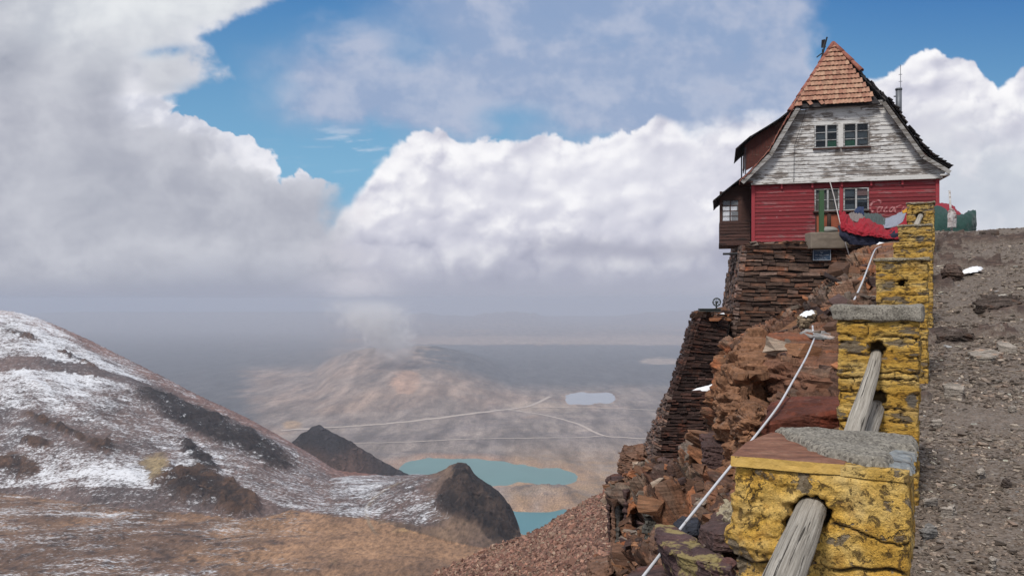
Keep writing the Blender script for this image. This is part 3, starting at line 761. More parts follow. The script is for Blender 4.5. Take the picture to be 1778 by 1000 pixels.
# lakes
def lake_mat(name, c, ro):
    m, n = new_mat(name); P = n.tc('Object')
    f = n.noise(P, 0.012, 4, 0.5)
    fin_mat(n, n.mix(f, [v * 0.85 for v in c], [v * 1.15 for v in c]), ro, n.bump(n.noise(P, 0.5, 3, 0.5), 0.15, 0.2))
    n.p.inputs['Specular IOR Level'].default_value = 0.5
    return m
for P_, c_, ro_ in ((L1, (0.095, 0.215, 0.195), 0.35), (L2, (0.045, 0.20, 0.22), 0.3), (L3, (0.30, 0.32, 0.36), 0.25)):
    mb = MB(); k = len(P_)
    mb.add([(a, b, ZL) for a, b in P_] , [tuple(range(k))])
    o = mb.build('lake', lake_mat('lake_water', c_, ro_)); o['kind'] = 'structure'
    if o.data.polygons[0].normal.z < 0: o.data.flip_normals()

# dirt roads across the plain
m_road, n_ = new_mat('dirt_road'); fin_mat(n_, n_.mix(n_.noise(n_.tc('Object'), 0.03, 4), (0.42, 0.35, 0.30), (0.52, 0.44, 0.38)), 0.95)
def road(pts, wid, lift=1.2, zref=ZP):
    pts = sorted(pts)
    PXs = np.arange(pts[0][0], pts[-1][0], 2.0); PYs = isp(PXs, pts) + 0.8 * vn2(PXs / 25, PXs * 0, 5)
    Q = []
    for a, b in zip(PXs, PYs):
        Yt = np.geomspace(1350, 7000, 700); zt = tz(np.full(700, a), Yt); pyt = PHY - zt * FPX / Yt
        i = int(np.argmin(np.abs(pyt - b) + (Yt > 6800) * 50)); Q.append((a, Yt[i]))
    Yq = np.array([q[1] for q in Q]); k = 9
    Yq = np.convolve(np.pad(Yq, k // 2, mode='edge'), np.ones(k) / k, 'valid')
    cx = (PXs - PCX) / FPX * Yq; tx = np.gradient(cx); ty = np.gradient(Yq); L = np.hypot(tx, ty) + 1e-9
    nx, ny = -ty / L, tx / L
    V = []
    for s_ in (-1, -0.33, 0.33, 1):
        X_ = cx + nx * wid * s_; Y_ = Yq + ny * wid * s_; P2 = X_ / Y_ * FPX + PCX
        V.append(np.stack([X_, Y_, tz(P2, Y_) + lift], -1))
    V = np.stack(V, 1).reshape(-1, 3)
    me = np_mesh('road', V, grid_faces(len(PXs), 4), True)
    o = link('road', me, m_road); o['kind'] = 'structure'
    if o.data.polygons[0].normal.z < 0: o.data.flip_normals()
road([(488, 748), (540, 744), (600, 741), (680, 735), (760, 726), (830, 717), (880, 711), (915, 706), (945, 694), (958, 686)], 9)
road([(880, 711), (940, 720), (1000, 735), (1050, 757), (1100, 761), (1130, 762)], 6)
road([(600, 770), (700, 768), (800, 763), (900, 761), (1000, 760), (1050, 757)], 4.5)
road([(920, 708), (1000, 708), (1080, 710), (1140, 712)], 5)

# ------------------------------------------------------------------ the ridge we stand on
AL = R(28.0)
UD = Vector((math.sin(AL), math.cos(AL), 0)); VD = Vector((math.cos(AL), -math.sin(AL), 0))
def uv(x, y): return x * UD.x + y * UD.y, x * VD.x + y * VD.y
GU = [(-6, -1.75), (0, -1.68), (2.4, -1.5), (5, -1.13), (8, -0.74), (11, -0.34), (14, 0.17), (17, 0.82), (20, 1.36), (22, 1.64), (26, 1.66), (32, 1.5), (45, 0.4), (60, -3.0)]
def ground_z(x, y, detail=True):
    u, v = uv(x, y)
    z = isp(u, GU) + 0.012 * np.clip(v, 0, 6)
    z = z - 0.004 * np.clip(v - 6, 0, 30) ** 2
    if detail:
        z = z + 0.05 * fb2(x / 1.7, y / 1.7, 4, 201) + 0.012 * fb2(x / 0.22, y / 0.22, 3, 202)
    return z
def ground_rock(PX, py, x, y):
    nn = fb2(x / 1.1, y / 1.1, 4, 205)
    def b(a, c, ra, rc, s=1.0): return s * np.exp(-np.maximum(((PX - a) / ra) ** 2 + ((py - c) / rc) ** 2 - 0.35, 0) * 2)
    k = np.maximum.reduce([b(1700, 418, 130, 8), b(1650, 432, 40, 9), b(1640, 455, 30, 10, .9), b(1635, 497, 26, 10), b(1745, 541, 55, 9), b(1700, 460, 90, 4, .8), b(1640, 590, 42, 11), b(1725, 582, 60, 6, .8), b(1600, 690, 30, 12, .6), b(1850, 470, 80, 12)])
    return sst(k + 0.55 * nn, 0.42, 0.72)
def make_ground_mat():
    m, n = new_mat('gravel_earth'); P = n.tc('Object')
    a = n.noise(P, 1.3, 5, 0.6); b = n.noise(P, 18, 5, 0.7); rk = n.attr('rock', 2)
    v = n.vor(P, 34, 'F1', out=1); vd = n.vor(P, 34, 'F1'); v2 = n.vor(P, 90, 'F1', out=1)
    vs = n.sep(v)[0]; vs2 = n.sep(v2)[0]
    g = n.ramp(a, [(0.3, (0.135, 0.107, 0.086)), (0.7, (0.185, 0.147, 0.120))])
    g = n.mix(1.0, g, n.ramp(b, [(0.3, 0.66), (0.7, 1.3)]), 'MULTIPLY')
    g = n.mix(n.m('MULTIPLY', n.ss(vs, 0.62, 0.9), n.ss(vd, 0.6, 0.35)), g, (0.20, 0.175, 0.155))
    g = n.mix(n.m('MULTIPLY', n.ss(vs2, 0.72, 0.95), 0.7), g, (0.22, 0.19, 0.17))
    g = n.mix(n.m('MULTIPLY', n.ss(vs2, 0.25, 0.05), 0.55), g, (0.03, 0.025, 0.022))
    st = n.noise(n.mapping(P, rot=(0.05, 0.12, 0), sc=(0.8, 1.6, 5)), 4.0, 8, 0.72)
    r_ = n.ramp(st, [(0.3, (0.030, 0.022, 0.020)), (0.5, (0.075, 0.052, 0.044)), (0.7, (0.155, 0.105, 0.082))])
    c = n.mix(n.m('MULTIPLY', rk, n.ss(n.noise(P, 5.0, 5, 0.7), 0.34, 0.50)), g, r_)
    h = n.m('ADD', n.m('MULTIPLY', b, 0.6), n.m('ADD', n.m('MULTIPLY', vs, 0.35), n.m('MULTIPLY', n.noise(P, 90, 3, .6), 0.3)))
    fin_mat(n, c, 0.95, n.bump(h, 0.9, 0.02))
    return m
mat_ground = make_ground_mat()
def build_path():
    px = np.arange(1572, 2750, 2.2); px = np.concatenate([px, np.linspace(2760, 9000, 60)]); Ys = np.geomspace(0.75, 50, 620)
    PX, Y = np.meshgrid(px, Ys); x = (PX - PCX) / FPX * Y
    z = ground_z(x, Y); py = PHY - z * FPX / Y
    rk = ground_rock(PX, py, x, Y)
    u, v = uv(x, Y)
    f1, gap, cid, ox, oy, oz = wo3(x / 0.9, Y / 0.35, z * 0 + 0.5, 209)
    blocky = (cr(cid, 1) - 0.3) * 0.18 + (cr(cid, 2) - .5) * ox * 0.15 + (cr(cid, 3) - .5) * oy * 0.15
    f1b, gapb, cidb, a1_, a2_, a3_ = wo3(x / 0.28, Y / 0.14, z * 0 + 0.5, 211)
    z = z + rk * (0.04 + blocky * np.clip(Y / 12, 0.35, 1.2) * 0.7) + rk * 0.06 * (cr(cidb, 1) - 0.5 + cr(cidb, 2) * a1_) * np.clip(Y / 9, .4, 1.3) + rk * 0.05 * fb2(x / .25, Y / .12, 4, 210)
    me = np_mesh('path', np.stack([x, Y, z], -1).reshape(-1, 3), grid_faces(len(Ys), len(px)), True, None, {'rock': rk.ravel()})
    o = link('path', me, mat_ground); o['kind'] = 'structure'
build_path()

# ---- the cliff on the valley side
CY = [1.0, 2.5, 3.2, 4, 5, 6, 7, 8, 9, 10, 11, 12, 13, 15, 18, 22, 27, 34]
CT = {
 940: [3600, 2300, 2000, 1750, 1550, 1400, 1320, 1250, 1200, 1170, 1180, 1250, 1300, 1400, 1400, 1400, 1400, 1400],
 985: [3500, 2100, 1800, 1550, 1370, 1230, 1150, 1080, 1030, 1005, 1060, 1150, 1220, 1300, 1300, 1300, 1300, 1300],
 1015: [3400, 2000, 1650, 1400, 1230, 1120, 1060, 1015, 985, 965, 990, 1060, 1120, 1200, 1200, 1200, 1200, 1200],
 1046: [3300, 1900, 1500, 1300, 1160, 1085, 1035, 995, 965, 930, 930, 1000, 1080, 1130, 1130, 1130, 1100, 1100],
 1062: [3200, 1800, 1430, 1240, 1120, 1055, 1005, 965, 925, 850, 824, 860, 930, 1000, 1000, 1000, 1000, 1000],
 1100: [3000, 1700, 1350, 1160, 1070, 1010, 965, 922, 880, 822, 788, 776, 790, 840, 860, 840, 820, 820],
 1150: [2800, 1550, 1250, 1080, 1010, 960, 915, 872, 838, 814, 800, 800, 805, 810, 815, 820, 820, 820],
 1200: [2600, 1450, 1150, 1010, 950, 905, 875, 845, 815, 792, 780, 775, 780, 790, 800, 810, 810, 810],
 1232: [2500, 1400, 1100, 960, 895, 855, 822, 795, 765, 745, 745, 750, 765, 780, 790, 790, 790, 790],
 1258: [2400, 1350, 1060, 930, 870, 825, 785, 740, 655, 625, 622, 640, 680, 710, 730, 735, 740, 740],
 1290: [2300, 1300, 1010, 890, 830, 780, 735, 675, 612, 592, 590, 592, 598, 606, 616, 632, 640, 640],
 1350: [2200, 1250, 960, 850, 742, 688, 655, 606, 584, 576, 574, 574, 568, 572, 578, 584, 590, 590],
 1400: [2100, 1200, 940, 830, 732, 678, 645, 600, 576, 560, 550, 544, 540, 538, 540, 545, 550, 550],
 1450: [2050, 1180, 925, 815, 722, 668, 632, 594, 568, 548, 534, 520, 511, 497, 485, 480, 480, 480],
 1500: [2000, 1160, 910, 800, 712, 655, 614, 580, 553, 530, 513, 499, 489, 470, 452, 438, 432, 430],
 1560: [1980, 1330, 1110, 945, 823, 740, 680, 634, 599, 571, 544, 521, 500, 458, 436, 424, 418, 415],
 1650: [1980, 1340, 1120, 955, 833, 750, 690, 644, 609, 581, 554, 531, 510, 468, 446, 434, 428, 425]}
def cliff_py(PX, Y):
    ks = sorted(CT); lY = np.log(np.array(CY))
    T = np.stack([isp(np.log(Y[:, 0]), list(zip(lY, CT[k]))) for k in ks], 1)   # rows x keys
    out = np.empty(PX.shape)
    for i in range(PX.shape[0]): out[i] = isp(PX[0], list(zip(ks, T[i])))
    return out
ROCKPAL = np.array([(0.052, 0.031, 0.024), (0.108, 0.058, 0.038), (0.165, 0.086, 0.052), (0.225, 0.112, 0.060), (0.290, 0.118, 0.055), (0.080, 0.050, 0.046), (0.145, 0.115, 0.092), (0.215, 0.168, 0.130)])
def pal(r, w_):
    c = np.cumsum(w_) / np.sum(w_); return ROCKPAL[np.clip(np.searchsorted(c, r), 0, 7)]
def make_rock_mat(name='layered_rock', layer=(0.5, 0.5, 7.0), rot=(0.10, 0.16, 0.0), scale=4.0, col=None, bumpd=0.03, attr='col', lichen=None, rand=False, rusty=0.55):
    m, n = new_mat(name); P = n.tc('Object')
    base = n.attr(attr) if col is None else n.mix(0.0, col, col)
    if rand:
        ri = n.geo('Random Per Island')
        base = n.mix(1.0, base, n.ramp(ri, [(0, (0.5, 0.45, 0.45)), (0.35, (0.85, 0.8, 0.78)), (0.7, (1.15, 1.1, 1.05)), (0.85, (1.7, 1.2, 0.95)), (1.0, (1.9, 1.9, 1.9))]), 'MULTIPLY')
    st = n.noise(n.mapping(P, rot=rot, sc=layer), scale, 7, 0.66, 0.3)
    fi = n.noise(P, scale * 9, 6, 0.68); bg_ = n.noise(P, scale * 0.45, 4, 0.6)
    c = n.mix(1.0, base, n.ramp(st, [(0.30, 0.45), (0.5, 0.95), (0.70, 1.55)]), 'MULTIPLY')
    c = n.mix(1.0, c, n.ramp(fi, [(0.3, 0.62), (0.7, 1.35)]), 'MULTIPLY')
    c = n.mix(n.m('MULTIPLY', n.ss(bg_, 0.52, 0.68), rusty), c, n.mix(1.0, c, (1.9, 1.15, 0.75), 'MULTIPLY'))
    c = n.mix(n.m('MULTIPLY', n.ss(n.noise(n.vm('ADD', P, (9, 4, 2)), scale * 1.7, 6, 0.7), 0.60, 0.70), 0.5), c, (0.26, 0.22, 0.185))
    if lichen:
        lm = n.ss(n.noise(n.vm('ADD', P, (3, 1, 7)), scale * 1.1, 6, 0.65), lichen[1], lichen[1] + 0.08)
        c = n.mix(n.m('MULTIPLY', lm, 0.85), c, lichen[0])
    h = n.m('ADD', n.m('MULTIPLY', st, 1.0), n.m('MULTIPLY', fi, 0.35))
    fin_mat(n, c, 0.88, n.bump(h, 1.0, bumpd))
    return m
mat_rock = make_rock_mat()
def cliff_norm(P_):
    du = np.gradient(P_, axis=1); dv = np.gradient(P_, axis=0)
    N = np.cross(du, dv); N /= np.linalg.norm(N, axis=-1, keepdims=True) + 1e-12
    return N
def blocks(P_, s, seed, k):
    """offset of a fractured, bedded rock: cells stretched along the bedding"""
    x, y, z = P_[..., 0], P_[..., 1], P_[..., 2]
    zz = z + 0.10 * x + 0.13 * y
    wx = x + 0.10 * s[0] * vn3(x / s[0], y / s[0], z / s[0], seed); wy = y + 0.10 * s[0] * vn3(x / s[0] + 9, y / s[0], z / s[0], seed)
    f1, gap, cid, ox, oy, oz = wo3(wx / s[0], wy / s[1], zz / s[2], seed)
    d = (cr(cid, 1) - 0.5) + (cr(cid, 2) - .5) * ox * 0.6 + (cr(cid, 3) - .5) * oy * 0.6 + (cr(cid, 4) - .5) * oz * 0.5
    crack = sst(gap, 0.10, 0.0)
    return d * k - crack * k * 0.45, cid, crack
def build_cliff():
    px = np.arange(940, 1652, 1.4); Ys = np.concatenate([np.geomspace(1.0, 2.6, 30)[:-1], np.geomspace(2.6, 16, 560)[:-1], np.geomspace(16, 34, 70)])
    PX, Y = np.meshgrid(px, Ys)
    py = cliff_py(PX, Y); z = (PHY - py) / FPX * Y; x = (PX - PCX) / FPX * Y
    # soften the table, then break it
    P_ = np.stack([x, Y, z], -1)
    N = cliff_norm(P_)
    for _ in range(3):
        N = blur(N, 4) if False else np.stack([blur(N[..., i], 5) for i in range(3)], -1)
    N /= np.linalg.norm(N, axis=-1, keepdims=True)
    cl_left = sst(PX, 1290, 1180)
    d1, c1, k1 = blocks(P_, (1.5, 1.3, 0.55), 301, 0.42)
    d2, c2, k2 = blocks(P_, (0.62, 0.55, 0.16), 302, 0.17)
    d3, c3, k3 = blocks(P_, (0.24, 0.22, 0.055), 303, 0.05)
    sc = np.clip(Y / 7, 0.30, 1.4)
    # tall splinters on the outer face
    dv, cv, kv = blocks(P_ * np.array([1, 1, 1.0]), (0.20, 0.30, 1.3), 304, 0.28)
    vert = sst(PX, 1125, 1080) * sst(py, 815, 840)
    d = (d1 + d2 * (1 - vert) + d3) * sc * lerp(0.75, 1.1, cl_left) + dv * vert
    d = d - 0.22 * cl_left * sst(Y, 8, 11) - 0.10 * cl_left - 0.16 * sst(PX, 1120, 1090)
    d = d - 0.20 * sst(PX, 1235, 1260) * sst(Y, 4.8, 5.6) * sst(Y, 11.5, 10)
    nearpillar = sst(PX, 1530, 1480)
    d = d * (0.25 + 0.75 * nearpillar)
    P2 = P_ + N * d[..., None]
    w1 = [1.4, 2.6, 3.6, 3.2, 1.6, 1.8, 1.8, 1.2]
    C = pal(cr(c1, 7), w1) * 0.40 + pal(cr(c2, 8), w1) * 0.42 + pal(cr(c3, 9), w1) * 0.18
    rust = sst(PX, 1225, 1255) * sst(PX, 1330, 1285) * sst(py, 590, 640) * sst(py, 850, 790)
    C = lerp3(C, C * 0.5 + np.array((0.17, 0.085, 0.045)) * 0.6, rust * 0.8)
    shelf = sst(PX, 1290, 1340) * sst(py, 740, 560) * sst(py, 540, 570)
    C = lerp3(C, C * 0.6 + np.array((0.11, 0.055, 0.035)) * 0.5, shelf)
    me = np_mesh('cliff', P2.reshape(-1, 3), grid_faces(len(Ys), len(px)), False, {'col': C.reshape(-1, 3)})
    o = link('cliff', me, mat_rock); o['kind'] = 'structure'
    return P2, N, py
CL_P, CL_N, CL_py = build_cliff()

# ---- loose angular stones
def rot_rand(n, tilt, rs):
    """n rotation matrices: any heading, small tilt"""
    a = rs.uniform(0, 2 * np.pi, n); b = rs.normal(0, tilt, n); c = rs.normal(0, tilt, n)
    ca, sa, cb, sb, cc, sc_ = np.cos(a), np.sin(a), np.cos(b), np.sin(b), np.cos(c), np.sin(c)
    Z = np.zeros(n); O = np.ones(n)
    Rz = np.stack([ca, -sa, Z, sa, ca, Z, Z, Z, O], -1).reshape(n, 3, 3)
    Rx = np.stack([O, Z, Z, Z, cb, -sb, Z, sb, cb], -1).reshape(n, 3, 3)
    Ry = np.stack([cc, Z, sc_, Z, O, Z, -sc_, Z, cc], -1).reshape(n, 3, 3)
    return Rx @ Ry @ Rz
def chips(pos, size, tilt, rs, cols, flat=(0.18, 0.45), Rm=None):
    """many small angular stones in one mesh: skewed 8-corner blocks"""
    n = len(pos)
    c = np.array([(-1, -1, -1), (1, -1, -1), (1, 1, -1), (-1, 1, -1), (-1, -1, 1), (1, -1, 1), (1, 1, 1), (-1, 1, 1)], float) * 0.5
    B = np.repeat(c[None], n, 0)
    B[:, :, :2] *= rs.uniform(0.45, 1.25, (n, 8, 2)); B[:, :, 2] *= rs.uniform(0.6, 1.3, (n, 8))
    dims = np.stack([size * rs.uniform(0.8, 1.7, n), size * rs.uniform(0.5, 1.0, n), size * rs.uniform(flat[0], flat[1], n)], -1)
    B = B * dims[:, None, :]
    if Rm is None: Rm = rot_rand(n, tilt, rs)
    B = np.einsum('nij,nkj->nki', Rm, B) + pos[:, None, :]
    f = np.array([(0, 3, 2, 1), (4, 5, 6, 7), (0, 1, 5, 4), (1, 2, 6, 5), (2, 3, 7, 6), (3, 0, 4, 7)])
    F = (f[None] + (np.arange(n) * 8)[:, None, None]).reshape(-1, 4)
    return B.reshape(-1, 3), F, np.repeat(cols, 8, 0)
mat_chip = make_rock_mat('chip_stone', scale=14.0, bumpd=0.006, rusty=0.12)
def build_gravel():
    rs = np.random.RandomState(5)
    n = 46000
    px = rs.uniform(1582, 2050, n); Y = np.exp(rs.uniform(math.log(3.2), math.log(24), n))
    x = (px - PCX) / FPX * Y
    z = ground_z(x, Y)
    size = np.clip(np.exp(rs.normal(math.log(0.014), 0.5, n)), 0.006, 0.06) * np.clip(Y / 6, 0.8, 1.5)
    clump = fb2(x / 0.9, Y / 0.9, 3, 220); keep = rs.uniform(0, 1, n) < sst(clump + 0.5 * (px < 1640), -0.55, 0.45)
    pos = np.stack([x, Y, z + size * 0.10], -1)[keep]; size = size[keep]; m_ = len(pos)
    tone = np.exp(rs.normal(0, 0.42, m_))[:, None]
    cols = np.where(rs.uniform(0, 1, (m_, 1)) < 0.3, np.array([[0.28, 0.235, 0.19]]), np.array([[0.150, 0.118, 0.095]])) * tone
    V, F, C = chips(pos, size, 0.16, rs, np.clip(cols, 0.02, 0.5))
    me = np_mesh('gravel', V, F, False, {'col': C}); o = link('gravel', me, mat_chip); o['kind'] = 'stuff'
build_gravel()
def build_rubble():
    rs = np.random.RandomState(9)
    H, W = CL_P.shape[:2]; n = 4200
    i = rs.randint(31, H - 75, n); j = rs.randint(45, W - 90, n)
    P_ = CL_P[i, j]; N = CL_N[i, j]; py = CL_py[i, j]
    steep = N[:, 2]; ok = (np.abs(steep) > 0.42) & (P_[:, 1] > 2.9)
    pxx = P_[:, 0] / P_[:, 1] * FPX + PCX
    ok &= ~((pxx > 1440) & (P_[:, 1] < 4.0))
    ok &= ~((pxx > 1225) & (pxx < 1480) & (P_[:, 1] > 4.6) & (P_[:, 1] < 10.5) & (rs.uniform(0, 1, n) < 0.8))
    P_ = P_[ok]; N = N[ok]; m_ = len(P_)
    size = np.clip(np.exp(rs.normal(math.log(0.040), 0.6, m_)), 0.015, 0.20) * np.clip(P_[:, 1] / 6, 0.5, 2.0)
    pos = P_ + N * (size * 0.12)[:, None]
    ci = rs.choice(8, m_, p=np.array([2, 3.5, 4, 2.4, 1.2, 2.0, 2.4, 1.6]) / 19.1)
    cols = ROCKPAL[ci] * np.exp(rs.normal(0, 0.25, m_))[:, None]
    V, F, C = chips(pos, size, 0.32, rs, np.clip(cols, 0.02, 0.5), (0.20, 0.6))
    me = np_mesh('rubble', V, F, False, {'col': C}); o = link('rubble', me, mat_chip); o['kind'] = 'stuff'
build_rubble()
def build_scree():
    px = np.arange(640, 1260, 1.5); Ys = np.concatenate([np.geomspace(45, 100, 260), np.geomspace(101, 130, 30)])
    PX, Y = np.meshgrid(px, Ys); x = (PX - PCX) / FPX * Y
    c = isp(PX, [(640, 1060), (740, 1003), (790, 982), (830, 960), (870, 942), (900, 926), (930, 908), (960, 890), (1000, 872), (1030, 858), (1060, 846), (1110, 826), (1260, 760)])
    z = crest_layer(PX, Y, 40, -24, 94 + 0 * PX, zpy(c, 94), 130, -62, 1.15)
    z = np.where(z < -900, -62, z)
    z = z - 0.9 * np.exp(-((PX - 935) / 60) ** 2)
    n1 = fb2(x / 9, Y / 9, 4, 401)
    f1, gap, cid, ox, oy, oz = wo3(x / 0.6, Y / 0.6, z / 0.6, 402)
    f1b, gapb, cidb, oxb, oyb, ozb = wo3(x / 0.34, Y / 0.34, z / 0.34, 403)
    big = (cr(cid, 1) > 0.55)
    z2 = z + 0.8 * n1 + big * np.clip(0.45 - f1, 0, 1) * 0.5 + np.clip(0.5 - f1b, 0, 1) * cr(cidb, 2) * 0.35
    A = np.array([(0.235, 0.125, 0.090), (0.180, 0.092, 0.070), (0.29, 0.165, 0.12), (0.13, 0.072, 0.056), (0.27, 0.19, 0.14)])
    C = A[(cr(cid, 5) * 4.99).astype(int)] * 0.5 + A[(cr(cidb, 6) * 4.99).astype(int)] * 0.5
    C = C * (0.75 + 0.5 * cr(cidb, 3))[..., None]
    C = lerp3(C, (0.17, 0.115, 0.075), 0.6 * sst(n1, 0.0, 0.5) * sst(PX, 980, 860))
    me = np_mesh('scree', np.stack([x, Y, z2], -1).reshape(-1, 3), grid_faces(len(Ys), len(px)), False, {'col': C.reshape(-1, 3)}, {'snow': np.zeros(PX.size)})
    o = link('scree_slope', me, make_terrain_mat('scree_stone', 12.0, 0.25)); o['kind'] = 'structure'
    rs = np.random.RandomState(3); n = 24000
    i = rs.randint(60, 262, n); j = rs.randint(60, len(px) - 90, n)
    P_ = np.stack([x, Y, z2], -1)[i, j]
    size = np.clip(np.exp(rs.normal(math.log(0.14), 0.5, n)), 0.06, 0.7)
    cols = A[rs.randint(0, 5, n)] * np.exp(rs.normal(0, 0.3, n))[:, None]
    V, F, C = chips(P_ + np.array([0, 0, 1]) * (size * 0.1)[:, None], size, 0.5, rs, np.clip(cols, 0.02, 0.5), (0.4, 0.9))
    me = np_mesh('scree_stones', V, F, False, {'col': C}); o = link('scree_stones', me, mat_chip); o['kind'] = 'stuff'
build_scree()

# ------------------------------------------------------------------ things: placing helpers
def thing(name, label, cat, loc, group=None, rotz=0.0):
    o = empty(name, loc, rotz); put_props(o, label, cat, group); return o
def adopt(root, o):
    o.data.transform(Matrix.Translation(-root.location)); o.parent = root; return o
def settle(o, label, cat, group=None):
    """a one-mesh thing: origin at the middle of its foot"""
    vs = np.array([v.co for v in o.data.vertices]); c = Vector(((vs[:, 0].min() + vs[:, 0].max()) / 2, (vs[:, 1].min() + vs[:, 1].max()) / 2, vs[:, 2].min()))
    o.data.transform(Matrix.Translation(-c)); o.location = c
    return put_props(o, label, cat, group)

def make_yellow(name, scale, seed, worn, drab=0.0):
    m, n = new_mat(name); P = n.vm('ADD', n.tc('Object'), (seed * 3.1, seed * 1.7, seed * 2.3)); P = P if seed < 5 else n.mapping(P, sc=(0.75, 0.75, 2.3))
    gr = n.attr('groove', 2); bare = n.attr('bare', 2)
    a = n.noise(P, scale * 0.8, 4, 0.55); b = n.noise(P, scale * 4, 6, 0.68); c_ = n.noise(P, scale * 22, 5, 0.65)
    yl = n.ramp(a, [(0.32, (0.50, 0.270, 0.040)), (0.5, (0.64, 0.385, 0.075)), (0.68, (0.72, 0.50, 0.17))])
    yl = n.mix(1.0, yl, n.ramp(b, [(0.28, 0.60), (0.5, 1.0), (0.72, 1.22)]), 'MULTIPLY')
    yl = n.mix(1.0, yl, n.ramp(c_, [(0.3, 0.66), (0.7, 1.25)]), 'MULTIPLY')
    yl = n.mix(n.m('MULTIPLY', n.ss(n.noise(n.vm('ADD', P, (3, 6, 2)), scale * 0.55, 5, .6), 0.50, 0.66), 0.45), yl, (0.52, 0.40, 0.20))
    yl = n.mix(n.m('MULTIPLY', n.ss(n.noise(n.vm('ADD', P, (8, 1, 4)), scale * 1.6, 6, .7), 0.52, 0.68), 0.5), yl, (0.33, 0.15, 0.025))
    if drab: yl = n.mix(drab, yl, (0.25, 0.20, 0.10))
    # grime and painted shade in cracks and holes; pits where the paint has gone
    pit = n.ss(n.noise(n.vm('ADD', P, (5, 5, 5)), scale * 3.1, 7, 0.72, 0.4), worn, worn + 0.055)
    pit2 = n.ss(n.noise(n.vm('ADD', P, (1, 8, 5)), scale * 1.15, 5, 0.62, 0.2), worn + 0.020, worn + 0.060)
    vd = n.vor(n.vm('ADD', P, n.vm('SCALE', n.noise(P, scale * 3, 4, 0.6, color=True), sc=0.5 / scale)), scale * 1.1, 'DISTANCE_TO_EDGE')
    pit3 = n.ss(n.noise(n.vm('ADD', P, (7, 2, 1)), scale * 8.5, 6, 0.75, 0.3), worn + 0.035, worn + 0.075)
    crk = n.m('MULTIPLY', n.ss(vd, 0.022, 0.004), n.ss(n.noise(n.vm('ADD', P, (2, 2, 9)), scale * 0.9, 2, .5), 0.50, 0.62))
    brown = n.ramp(n.noise(P, scale * 7, 4, .6), [(0.3, (0.030, 0.020, 0.012)), (0.7, (0.13, 0.075, 0.030))])
    grey = n.ramp(n.noise(P, scale * 5, 5, .7), [(0.3, (0.085, 0.070, 0.055)), (0.7, (0.22, 0.19, 0.155))])
    col = n.mix(n.m('MULTIPLY', pit2, 0.88), yl, grey)
    col = n.mix(n.m('MULTIPLY', pit, 0.80), col, brown); col = n.mix(n.m('MULTIPLY', pit3, 0.75), col, brown)
    col = n.mix(n.m('MULTIPLY', n.m('MAXIMUM', crk, n.ss(gr, 0.25, 0.85)), 0.9), col, (0.045, 0.030, 0.018))
    col = n.mix(n.ss(n.m('ADD', bare, n.m('MULTIPLY', n.m('SUBTRACT', b, 0.5), 0.5)), 0.45, 0.6), col, grey)
    h = n.m('ADD', n.m('MULTIPLY', b, 1.0), n.m('MULTIPLY', c_, 0.35)); h = n.m('SUBTRACT', h, n.m('ADD', n.m('MULTIPLY', crk, 0.8), n.m('MULTIPLY', n.m('MAXIMUM', pit, pit2), 0.35)))
    fin_mat(n, col, 0.82, n.bump(h, 1.0, 0.14 / scale))
    return m
def make_concrete(name, scale=14, c0=(0.16, 0.145, 0.12), c1=(0.34, 0.315, 0.27)):
    m, n = new_mat(name); P = n.tc('Object')
    a = n.noise(P, scale * 0.35, 5, 0.6); b = n.noise(P, scale * 6, 5, 0.75); v = n.vor(P, scale * 11, 'F1', out=1); s_ = n.sep(v)[0]
    c = n.ramp(a, [(0.3, c0), (0.7, c1)])
    c = n.mix(1.0, c, n.ramp(b, [(0.3, 0.55), (0.7, 1.4)]), 'MULTIPLY')
    c = n.mix(n.m('MULTIPLY', n.ss(s_, 0.72, 0.95), 0.6), c, (0.42, 0.39, 0.33)); c = n.mix(n.m('MULTIPLY', n.ss(s_, 0.25, 0.08), 0.7), c, (0.07, 0.06, 0.05))
    fin_mat(n, c, 0.95, n.bump(n.m('ADD', b, n.m('MULTIPLY', s_, 0.6)), 1.0, 0.10 / scale))
    return m
mat_conc = make_concrete('rough_concrete')
CUBE = [((0, 0, -1), (1, 0, 0), (0, 1, 0)), ((0, 0, 1), (1, 0, 0), (0, 1, 0))]
def box_points(lo, hi, res):
    """all six faces of a box as fine grids: positions, outward normals, faces"""
    lo = np.array(lo, float); hi = np.array(hi, float); Vs, Ns, Fs = [], [], []; base = 0
    for ax in range(3):
        for sgn in (-1, 1):
            a, b = [(1, 2), (2, 0), (0, 1)][ax]
            na = max(2, int((hi[a] - lo[a]) / res) + 1); nb = max(2, int((hi[b] - lo[b]) / res) + 1)
            A, B = np.meshgrid(np.linspace(lo[a], hi[a], na), np.linspace(lo[b], hi[b], nb))
            P_ = np.zeros(A.shape + (3,)); P_[..., a] = A; P_[..., b] = B; P_[..., ax] = hi[ax] if sgn > 0 else lo[ax]
            N = np.zeros_like(P_); N[..., ax] = sgn
            Vs.append(P_.reshape(-1, 3)); Ns.append(N.reshape(-1, 3)); f = grid_faces(nb, na, flip=(sgn < 0)) + base; Fs.append(f); base += na * nb
    return np.concatenate(Vs), np.concatenate(Ns), np.concatenate(Fs)
def round_box(V, N, lo, hi, r):
    """pull edges in so that the box has rounded corners; returns new points and blended normals"""
    lo = np.array(lo) + r; hi = np.array(hi) - r
    C = np.clip(V, lo, hi); d = V - C; L = np.linalg.norm(d, axis=1, keepdims=True)
    Nn = np.where(L > 1e-9, d / np.maximum(L, 1e-9), N)
    return C + Nn * r, Nn
